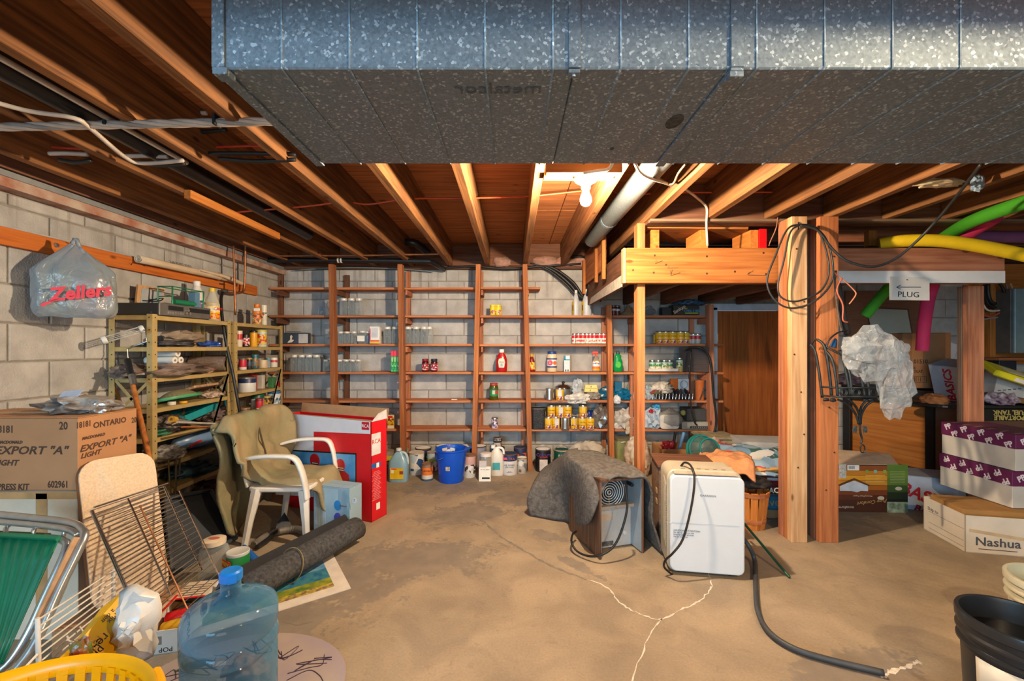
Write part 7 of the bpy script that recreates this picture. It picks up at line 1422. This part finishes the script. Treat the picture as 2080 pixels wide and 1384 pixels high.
def ppbox(label, c, rz, flip):
    t = thing('paper_box', label, 'box', c, rz); w, d, h = .33, .49, .235
    MB().box((0,0,h*.32), (w-.008, d-.008, h*.64)).build('box', M('#c4bdb0', .65, 0, .04, 6), t, bevel=.002)
    MB().box((0,0,h*.80), (w, d, h*.40)).build('lid', M('#5f1c48', .5, 0, .06, 6), t, bevel=.002)
    PW = M('#d8ccd0', .55)
    for k in range(4):
        for j in range(2):
            y = -.19+.115*k+.05*j; z = h*.88-.045*j; up_ = V(0,.5,1) if not flip else V(0,-.5,-1)
            text('PP', t, (-w/2-.0002, -y, z), (0,-1,.5) if not flip else (0,1,-.5), up_, .052, PW, .0004, 0, .9, off=.002)
    for k in range(3): text('PP', t, (-.11+.11*k, -d/2-.0002, h*.82), (1,0,.5), (-.5,0,1), .052, PW, .0004, 0, .9, off=.002)
    for k in range(6): panel(t, (-.1, -.2+.08*k, h*1.0), (1,.4,0), (-.4,1,0), .09, .014, M('#8a7a84', .6), .0005, 'worn_print')
    return t
ppbox('lower white and purple PP printed paper box on the brown inner carton', (3.375, 2.985, .263), R(-2), True)
ppbox('upper white and purple PP printed paper box, topmost of its pair', (3.39, 2.985, .502), R(-1), False)
ft = carton('fuel_tank_carton', 'brown carton with black and yellow upside down fuel tank lettering', (4.12, 3.68, 0), (.60,.38,.79), M('#6a4a34', .8, 0, .05), R(-2), tape=False)
panel(ft, (0,-.2005,.745), (1,0,0), (0,0,1), .60, .095, M('#1c1a16', .5)); text('PLASTIC PORTABLE', ft, (.02,-.202,.725), (-1,0,0), (0,0,-1), .05, M('#c8b060', .5), off=.002); text('MARINE FUEL TANK', ft, (.02,-.202,.768), (-1,0,0), (0,0,-1), .05, M('#c8b060', .5), off=.002)
# black framed crate and everything on it
cr_ = thing('black_crate', 'black framed chest with a plywood side panel', 'chest', (3.95, 4.42, 0), math.atan2(-.73, .245))
cl, cd2, chh = .80, .34, .88
MB().box((0,.02,chh/2), (cl-.04, cd2-.06, chh-.06)).build('plywood_panel', wd_('orange','x'), cr_)
BK = M('#17171a', .5, 0, .2, 20)
for x in (-cl/2+.03, cl/2-.03): MB().box((x, -cd2/2+.02, chh/2), (.07,.05,chh)).build('stile', BK, cr_, bevel=.003)
for z, hh2 in ((chh-.075,.15),(.10,.06)): MB().box((0,-cd2/2+.02,z), (cl,.045,hh2)).build('rail', BK, cr_, bevel=.003)
MB().box((0,0,chh-.01), (cl+.02,cd2+.04,.03)).build('top', BK, cr_); 
for x in (.12,.2,.26): MB().lathe([(.007,0),(.005,.004)], 8, (x,-cd2/2-.005,chh-.10), (0,-1,0)).build('rivet', TIN, cr_)
mirror = thing('framed_mirror', 'wide brown framed mirror reflecting a bulb above the black chest', 'mirror', (4.13, 4.75, 1.345), (R(-4),0,R(2)))
MB().box((0,0,.29), (.86,.03,.58)).build('frame_board', M('#84583f', .7, 0, .08, 8, .2, 30, stretch=(1,1,8)), mirror, bevel=.003)
polyp(mirror, (0,-.0152,0), (1,0,0), (0,0,1), [(-.16,.03),(.31,.03),(.27,.38),(-.22,.40)], M('#5a3420', .6), .004, 'inner_frame'); polyp(mirror, (0,-.0195,0), (1,0,0), (0,0,1), [(-.15,.04),(.295,.04),(.255,.365),(-.21,.385)], M('#c6d0c8', .12, .45, 0), .002, 'glass')  # greenish white put into the glass colour for the reflected bright wall
cc = carton('chocolate_carton', 'brown carton printed 01510 AUX CHOCOLAT on the black chest', (3.97, 4.26, .905), (.42,.34,.53), M('#9a6a44', .8, 0, .05, 8, .1, 60), R(-6), tape=False)
hc = lambda px, py: hit(cc, px, py, 1, -.171)
for s, px, py, sz in (('0721 01510', 1857, 735, .055), ('AUX', 1852, 748, .035), ('CHOCOLAT.', 1855, 755, .035)): text(s, cc, hc(px, py), (1,0,0), (0,0,1), sz, EX, off=.001, ws=.9)
panel(cc, hc(1862,771), (1,0,0), (0,0,1), .17, .06, EX, .0006, 'barcode_frame'); panel(cc, hc(1862,771)-V(0,.0007,0), (1,0,0), (0,0,1), .16, .05, M('#a8784e', .8), .0006, 'barcode_field')
for k in range(9): panel(cc, hc(1862,771)+V(-.07+.0175*k,-.0014,0), (1,0,0), (0,0,1), .006 if k % 3 else .01, .042, EX, .0005, 'bar')
bag('dark_clothes', 'dark blue clutter with pink scraps lying on the black chest', (3.52, 4.50, .905), (.30,.20,.13), M('#20283c', .7, 0, .5, 30, .4, 30, col2='#5a4a58'), 110, .35, cat='clutter')
bx = basics('white carton with red BASICS lettering tilted against the block wall', (3.98, 3.82, .835), (.19,.24,.34), 0, (R(4),R(-17),R(4)))
text('BASICS', bx, (-.0955,-.03,.17), (0,0,1), (0,1,0), .095, M('#b01c28', .5), off=.003); None
wf = thing('white_mailer', 'white shipping carton with printed labels standing against the wall', 'box', (4.33, 4.34, .93), (0,R(18),R(0))); MB().box((0,0,.20), (.26,.12,.42)).build('body', M('#b9bec6', .6, 0, .04), wf, bevel=.003); panel(wf, (.07,-.061,.25), (1,0,0), (0,0,1), .045, .11, M('#5a6068', .6), .001, 'barcode'); panel(wf, (-.10,-.061,.14), (1,0,0), (0,0,1), .05, .12, M('#3a5a74', .6), .001, 'print'); panel(wf, (-.0,-.061,.20), (1,0,0), (0,0,1), .005, .4, M('#9aa0a8'), .001, 'seam')
w2 = carton('open_white_box', 'plain white open flap box between the BASICS carton and the post', (4.30, 3.74, .83), (.22,.28,.24), M('#b8b6b2', .65, 0, .04), rot=(0,R(8),R(-14)), tape=False)
w3 = carton('grey_white_box', 'white box with a wide dark grey stripe leaning right of the post', (4.16, 3.56, .87), (.38,.22,.20), M('#b4b0ac', .65, 0, .05), rot=(R(-8),R(14),R(-20)), tape=False); polyp(w3, (0,-.111,.10), (1,0,0), (0,0,1), [(-.08,.10),(.05,.10),(.19,-.04),(.19,-.10),(.12,-.10)], M('#3a3c4a', .5, 0, .15), .001, 'stripe_print')
for i in range(5): panel(w3, (-.16+.03*i,-.111,.02+.012*i), (1,0,.3), (-.3,0,1), .02, .007, M('#3a3a44'), .001, 'print')
ye = thing('yellow_envelope', 'bright yellow padded parcel with a white address label', 'parcel', (4.03, 3.42, 1.06), (R(20),R(22),R(-18))); MB().box((0,0,0), (.42,.26,.05)).build('parcel', M('#c9c01c', .5, 0, .04), ye, bevel=.01); panel(ye, (-.04,0,.026), (1,0,0), (0,1,0), .14, .12, M('#d0ccc0', .6), .001, 'address_label'); panel(ye, (-.02,-.131,.0), (1,0,0), (0,0,1), .12, .03, M('#d0ccc0', .6), .001, 'side_label')
kb_ = carton('torn_kraft_carton', 'torn brown carton under the yellow parcel', (4.20, 3.60, .835), (.36,.24,.17), M('#8f6438', .85, 0, .08), rot=(0,R(10),R(-12)), tape=False)
carton('black_case', 'small dark blue black case on the ledge below the electrical panel', (5.12, 4.50, 1.02), (.18,.14,.14), M('#16222e', .5), tape=False); bag('purple_wrap', 'purple and white printed wrap beside the yellow parcel', (3.98,3.50,.83), (.22,.16,.12), M('#5a2448', .6, 0, .7, 26, col2='#c8bcc4'), 112, .35, cat='wrap')
bag('white_paper', 'sheet of white crumpled paper behind the post', (4.25,3.80,.95), (.40,.22,.16), M('#c4c8cc', .6, 0, .05, 8, .4, 14), 113, .3, cat='paper')
bt = thing('black_table', 'black plastic tray table holding the white cartons', 'table', (4.08, 3.72, 0)); MB().prism([(x,y,.80) for x, y in rrect(1.2,.5,.08)], (0,0,.025)).build('top', BLACKP, bt, bevel=.006)
for sx in (-1,1):
    for sy in (-1,1): MB().tube([(sx*.26+.15,sy*.12+.08,0),(sx*.26+.15,sy*.12+.08,.80)], .016, 8).build('leg', BLACKP, bt)
bag('orange_scrap', 'orange brown torn cardboard corner hanging off the black table', (3.56,3.62,.80), (.16,.2,.12), M('#a5683a', .85, 0, .1), 114, .25, cat='cardboard')
# electrical panel on plywood backboard
ep = thing('electrical_panel', 'grey blue electrical breaker panel with lighter door at the right edge', 'panel', (5.40, 4.52, 1.235))
pb = board('backboard', (5.62, 4.70, 1.66), (1.30, .03, 1.10), 'orange'); tag(pb, 'orange plywood backboard behind the grey electrical panel', 'board')
for x in (5.02, 5.14): tag(board('stud', (x, 4.63, 1.66), (.06,.09,1.05), 'orange'), 'orange wooden stud %s of the breaker panel wires' % ('left' if x < 5.1 else 'just right'), 'stud')
tag(board('ledge', (5.62, 4.52, 1.175), (1.3, .28, .03), 'post'), 'wooden ledge under the grey electrical panel', 'ledge')
EPM = M('#7f9498', .45, .2, .05)
MB().box((0,.0,.335), (.46,.14,.67)).build('cabinet', M('#5f5a54', .6, .2), ep, bevel=.003); MB().box((.02,-.08,.335), (.46,.025,.67)).build('cover', EPM, ep, bevel=.004); MB().box((.07,-.096,.33), (.30,.012,.53)).build('door', M('#9fc0cc', .35, .2, .1, 30), ep, bevel=.003); MB().lathe([(.012,0),(.012,.006)], 10, (-.10,-.103,.33), (0,-1,0)).build('latch', WHITE, ep)
for i, (a, m, r) in enumerate(((( (2002,578,4.5),(2003,600,4.5),(2008,618,4.5),(2020,626,4.5)), BLACK,.022),(((2007,578,4.46),(2008,600,4.46),(2014,614,4.46),(2022,618,4.46)), BLACK,.018),(((2030,576,4.5),(2036,584,4.5),(2040,594,4.5)), BLACK,.014),(((2052,576,4.5),(2056,586,4.5),(2058,594,4.5)), M('#b98a5c',.5),.012),(((2044,576,4.5),(2046,586,4.5),(2048,594,4.5)), M('#7a5a40',.5),.012),(((1995,615,4.5),(2003,628,4.5),(2014,632,4.5),(2030,631,4.5)), M('#d8c8b0',.5),.010),(((1995,640,4.5),(2008,643,4.5),(2018,642,4.5),(2030,636,4.5)), M('#c8503c',.5),.010),(((1995,650,4.5),(2010,647,4.5),(2026,645,4.5)), M('#8a8478',.5),.010))):
    cable('%s wire entering the electrical panel, %s' % (('thick black','second thick black','short black','beige','brown','white','red','grey')[i], ('leftmost','beside the leftmost','through its top','rightmost through its top','middle through its top','highest on its left side','middle on its left side','lowest on its left side')[i]), a, r, m)
# hanging sign, noodles, cable coil
sg = thing('plug_sign', 'white card sign with an arrow and PLUG written on it', 'sign', W(1848,586,3.005)); 
MB().prism([(-.139,0,-.082),(.139,0,-.085),(.138,0,.068),(.10,0,.082),(.03,0,.078),(-.139,0,.083)], (0,.004,0)).build('card', M('#c9c4bc', .7, 0, .04, 8), sg)
text('PLUG', sg, (-.01,-.0005,-.045), (1,0,-.03), (.03,0,1), .055, INKB, ws=1.15)
MB().tube([(.075,-.001,.008),(-.09,-.001,.008)], .003, 4).tube([(-.065,-.001,.022),(-.095,-.001,.008),(-.065,-.001,-.006)], .003, 4).build('arrow', INKB, sg); MB().lathe([(.004,0),(.003,.004)], 6, (-.02,0,.06), (0,-1,0)).build('nail', IRON, sg)
def noodle(label, pxs, col, r=.041):
    pts = smooth_path([W(*p) for p in pxs], 8); t = thing('pool_noodle', label, 'noodle', pts[0]); pts = [p-t.location for p in pts]
    MB().tube(pts, r, 14).build('foam', M(col, .75, 0, .05, 8, .15, 120), t, smooth=50); MB().lathe([(.014,0),(.014,.001)], 12, pts[-1]*1.0005, pts[-1]-pts[-2]).build('bore', M('#3a3a3a'), t)
noodle('green foam pool noodle leaning behind the white sign', [(1757,642,3.75),(1805,585,3.62),(1862,525,3.40),(1925,478,3.15),(1985,445,2.80),(2100,405,2.46)], '#3f9a1c', .042)
noodle('pink foam pool noodle standing behind the right end of the beam', [(1873,712,3.72),(1878,655,3.68),(1890,590,3.52),(1920,530,3.30),(1955,485,3.10),(2020,440,2.80)], '#c02a5c', .046)
noodle('purple foam pool noodle lying above the yellow one', [(1885,490,3.22),(1950,483,3.20),(2010,481,3.18),(2110,482,3.15)], '#7a4a78', .043)
noodle('yellow foam pool noodle lying on the beam', [(1786,497,3.10),(1830,490,3.04),(1900,489,2.97),(1970,497,2.92),(2040,510,2.88),(2092,521,2.84)], '#dcb800', .043)
co = thing('cable_coil', 'coil of black cable hung on a nail of the pale wooden post', 'cable', (0,0,0))
def loop(pxs, r): MB().tube(smooth_path([W(*p) for p in pxs], 7, True), r, 6, closed=True).build('loop', WIREK, co, smooth=180)
loop([(1622,457,2.80),(1598,468,2.80),(1575,520,2.80),(1558,570,2.80),(1572,608,2.80),(1605,626,2.80),(1650,615,2.79),(1686,580,2.79),(1692,540,2.79),(1680,490,2.80),(1655,462,2.80)], .0065)
loop([(1622,459,2.79),(1604,475,2.79),(1592,530,2.79),(1580,580,2.79),(1588,605,2.79),(1620,612,2.78),(1668,590,2.79),(1684,545,2.79),(1668,480,2.79),(1645,461,2.79)], .006)
MB().tube(smooth_path([W(1625,458,2.79), W(1660,468,2.79), W(1690,505,2.78), W(1720,530,2.76), W(1770,542,2.74), W(1815,528,2.72), W(1860,492,2.66), W(1905,445,2.55), W(1950,390,2.35), W(1992,335,2.05)], 7), .008, 6).build('tail', WIREK, co, smooth=180); MB().tube([W(1622,452,2.84), W(1622,466,2.80)], .004, 5).build('nail', IRON, co)
cable('thin wires hanging beside the second post', [(1690,545,2.80),(1700,560,2.80),(1712,568,2.80),(1735,590,2.80),(1738,600,2.8),(1725,618,2.8)], .004, M('#c87a5a', .5)); cable('orange twist of wire beside the iron basket', [(1710,565,2.8),(1700,590,2.8),(1712,620,2.8),(1712,650,2.8),(1722,655,2.8)], .005, M('#b05a3c', .5)); cable('rusty chain strand down the second post', [(1698,550,2.81),(1696,575,2.81),(1700,620,2.81),(1705,655,2.81),(1712,680,2.8)], .007, M('#5a4a40', .6, .4, .3, 60))
cable('dark strap hanging between the second post and the mirror', [(1702,575,3.05),(1708,610,3.05),(1714,645,3.05),(1722,680,3.05)], .020, M('#2c2624', .7))
cable('drooping wire at the joists above the landing', [(1580,440,2.95),(1576,465,2.98),(1565,490,3.0),(1562,500,3.0)], .004, M('#8a5a44', .5))
# iron basket and film
ib = thing('iron_basket', 'dark wrought iron wall planter basket hung on the second post', 'planter', (0,0,0))
def iw(pxs, r, nm='bar', sub=5, n=6): return MB().tube(smooth_path([W(*p) for p in pxs], sub), r, n).build(nm, IRON, ib, smooth=180)
for a in ([(1646,700,2.80),(1656,715,2.78),(1664,760,2.76),(1670,808,2.75)], [(1660,690,2.76),(1675,705,2.72),(1684,755,2.70),(1689,806,2.70)], [(1676,712,2.72),(1690,730,2.68),(1698,770,2.66),(1701,805,2.66)], [(1706,712,2.70),(1714,735,2.66),(1722,775,2.64),(1727,803,2.64)], [(1716,725,2.68),(1726,760,2.64),(1730,803,2.63)], [(1745,735,2.66),(1750,770,2.63),(1757,806,2.62)], [(1757,735,2.66),(1762,770,2.63),(1766,806,2.62)], [(1790,740,2.68),(1796,775,2.66),(1800,806,2.66)], [(1815,745,2.74),(1818,780,2.72),(1820,806,2.72)]): iw(a, .0085)
for py in (788, 806): iw([(1668,py-2,2.75),(1700,py,2.66),(1728,py,2.63),(1760,py,2.61),(1800,py,2.66),(1830,py-1,2.74)], .006, 'band')
for px, Y in ((1713,2.645),(1739,2.625),(1774,2.63),(1790,2.65)):
    c = W(px, 797, Y-.005)
    for r in (.024, .016): MB().tube([c+V(r*math.cos(a), 0, r*math.sin(a)) for a in [2*math.pi*i/20 for i in range(20)]], .0035, 5, closed=True).build('scroll_ring', IRON, ib, smooth=60)
iw([(1676,712,2.72),(1685,690,2.72),(1702,676,2.74),(1720,672,2.78)], .005, 'hoop'); iw([(1648,700,2.82),(1660,690,2.78),(1690,712,2.7),(1745,735,2.66),(1815,745,2.74)], .006, 'hoop')
for a in ([(1702,812,2.68),(1722,822,2.68),(1738,842,2.69),(1744,862,2.70)], [(1722,810,2.66),(1738,826,2.67),(1746,846,2.69),(1747,862,2.70)], [(1762,812,2.65),(1750,826,2.67),(1746,846,2.69),(1745,862,2.70)], [(1775,814,2.66),(1760,824,2.67),(1750,842,2.69),(1748,862,2.70)]): iw(a, .007, 'scroll_leg')
iw([(1746,858,2.70),(1748,880,2.70),(1751,893,2.70),(1748,902,2.70)], .006, 'stem')
for s in (-1, 1):
    c = W(1746+6*s, 868, 2.69); polyp(ib, c, (1,0,0), (0,0,1), [(0,.01),(.02*s,.005),(.028*s,-.02),(.02*s,-.036),(.012*s,-.028),(.004*s,-.04)], M('#4a5458', .5, .4, .3, 80), .006, 'leaf')
c = W(1752, 912, 2.70); MB().tube([c+V(.014*math.cos(a), 0, .025*math.sin(a)) for a in [2*math.pi*i/20 for i in range(20)]], .004, 6, closed=True).build('end_ring', IRON, ib, smooth=60)
for px, py in ((1678,812),(1692,813),(1757,813),(1768,812),(1787,811),(1830,812)): lump('iron_leaf', IRON, W(px, py, 2.66), (.04,.02,.025), px, .4, ib, 2)
MB().lathe([(.02,0),(.012,.05),(.004,.06)], 12, W(1692,706,2.74), (.3,0,1)).build('blue_ornament', M('#1c4a74', .2), ib, smooth=60)
CF = crinkle('wrapfilm', '#d0d6da', .22, .10, 20, .6)
wr = thing('plastic_wrap', 'crumpled clear plastic wrap stuffed in the iron basket', 'wrap', W(1765,735,2.62))
lump('film', CF, (.0,-.02,.05), (.34,.20,.32), 121, .3, wr, 3, 2.2, 0, 180, True, None, 1.3); lump('film', CF, (.13,-.03,-.12), (.20,.14,.42), 122, .3, wr, 3, 2.2, 0, 180, True, None, 1.3); lump('film_knot', CF, (.15,-.02,.07), (.13,.1,.13), 123, .3, wr, 3, 2, 0, 180, True, None, 1.2); lump('film', CF, (-.10,-.03,.09), (.14,.12,.14), 124, .3, wr, 3, 2, 0, 180, True, None, 1.2)
# torn plastic between the right joists
tag(lump('torn_poly', M('#b9a98c', .5, 0, .1, 10, .4, 14), W(1905,372,2.35), (.26,.10,.04), 125, .3, None, 3, 1.6, 0, 180, True, None, 1.2), 'beige plastic sheet tucked between the right joists', 'sheet'); tag(lump('torn_poly', M('#8aa0b4', .4, 0, .1, 10, .5, 14), W(1985,372,2.28), (.07,.04,.08), 126, .4, None, 3, 1.6, 0, 180, True, None, 1.2), 'grey blue torn plastic hanging by the duct', 'sheet')
# buckets
def bucket(label, c, r, h, col, liquid=None, lab=None):
    t = thing('bucket', label, 'bucket', c); m = M(col, .35, 0, .05)
    k = .88
    MB().lathe([(0,.0),(r*k*.97,0),(r*k,.012),(r*.955,h*.70),(r*1.03,h*.715),(r*1.03,h*.735),(r*.965,h*.745),(r*.97,h*.80),(r*1.045,h*.815),(r*1.045,h*.835),(r*.985,h*.85),(r*.99,h*.90),(r*1.05,h*.915),(r*1.06,h*.985),(r*1.045,h),(r*.97,h),(r*.955,h*.97),(r*k*.95,.01),(0,.008)], 36, cap0=False, cap1=False).build('shell', m, t, smooth=45)
    if liquid: MB().lathe([(0,h*.80),(r*.93,h*.80)], 30, cap0=False, cap1=False).build('liquid', M(liquid, .05, 0, 0), t)
    return t
bb = bucket('black plastic bucket of dark water with a white label and pink bail grip', (1.715, 1.45, 0), .148, .375, '#202225', '#101214')
MB().grid(lambda u, v: V(math.cos(R(178+u*72))*(.1350+.0085*v), math.sin(R(178+u*72))*(.1350+.0085*v), .06+.19*v), 14, 4).build('white_label', M('#c8bfae', .6, 0, .1, 10), bb, smooth=180, solid=.0015)
MB().box((.02,-.158,.285), (.04,.02,.04)).build('bail_lug', BLACKP, bb, bevel=.004); MB().tube(smooth_path([(.02,-.172,.285),(.07,-.21,.235),(.14,-.19,.17)], 5), .0045, 6).build('bail', M('#c8847c', .5), bb, smooth=60)
bucket('cream white bucket with green tinted inside behind the black bucket', (2.25, 1.76, 0), .15, .335, '#b8b49c', '#a3b894')
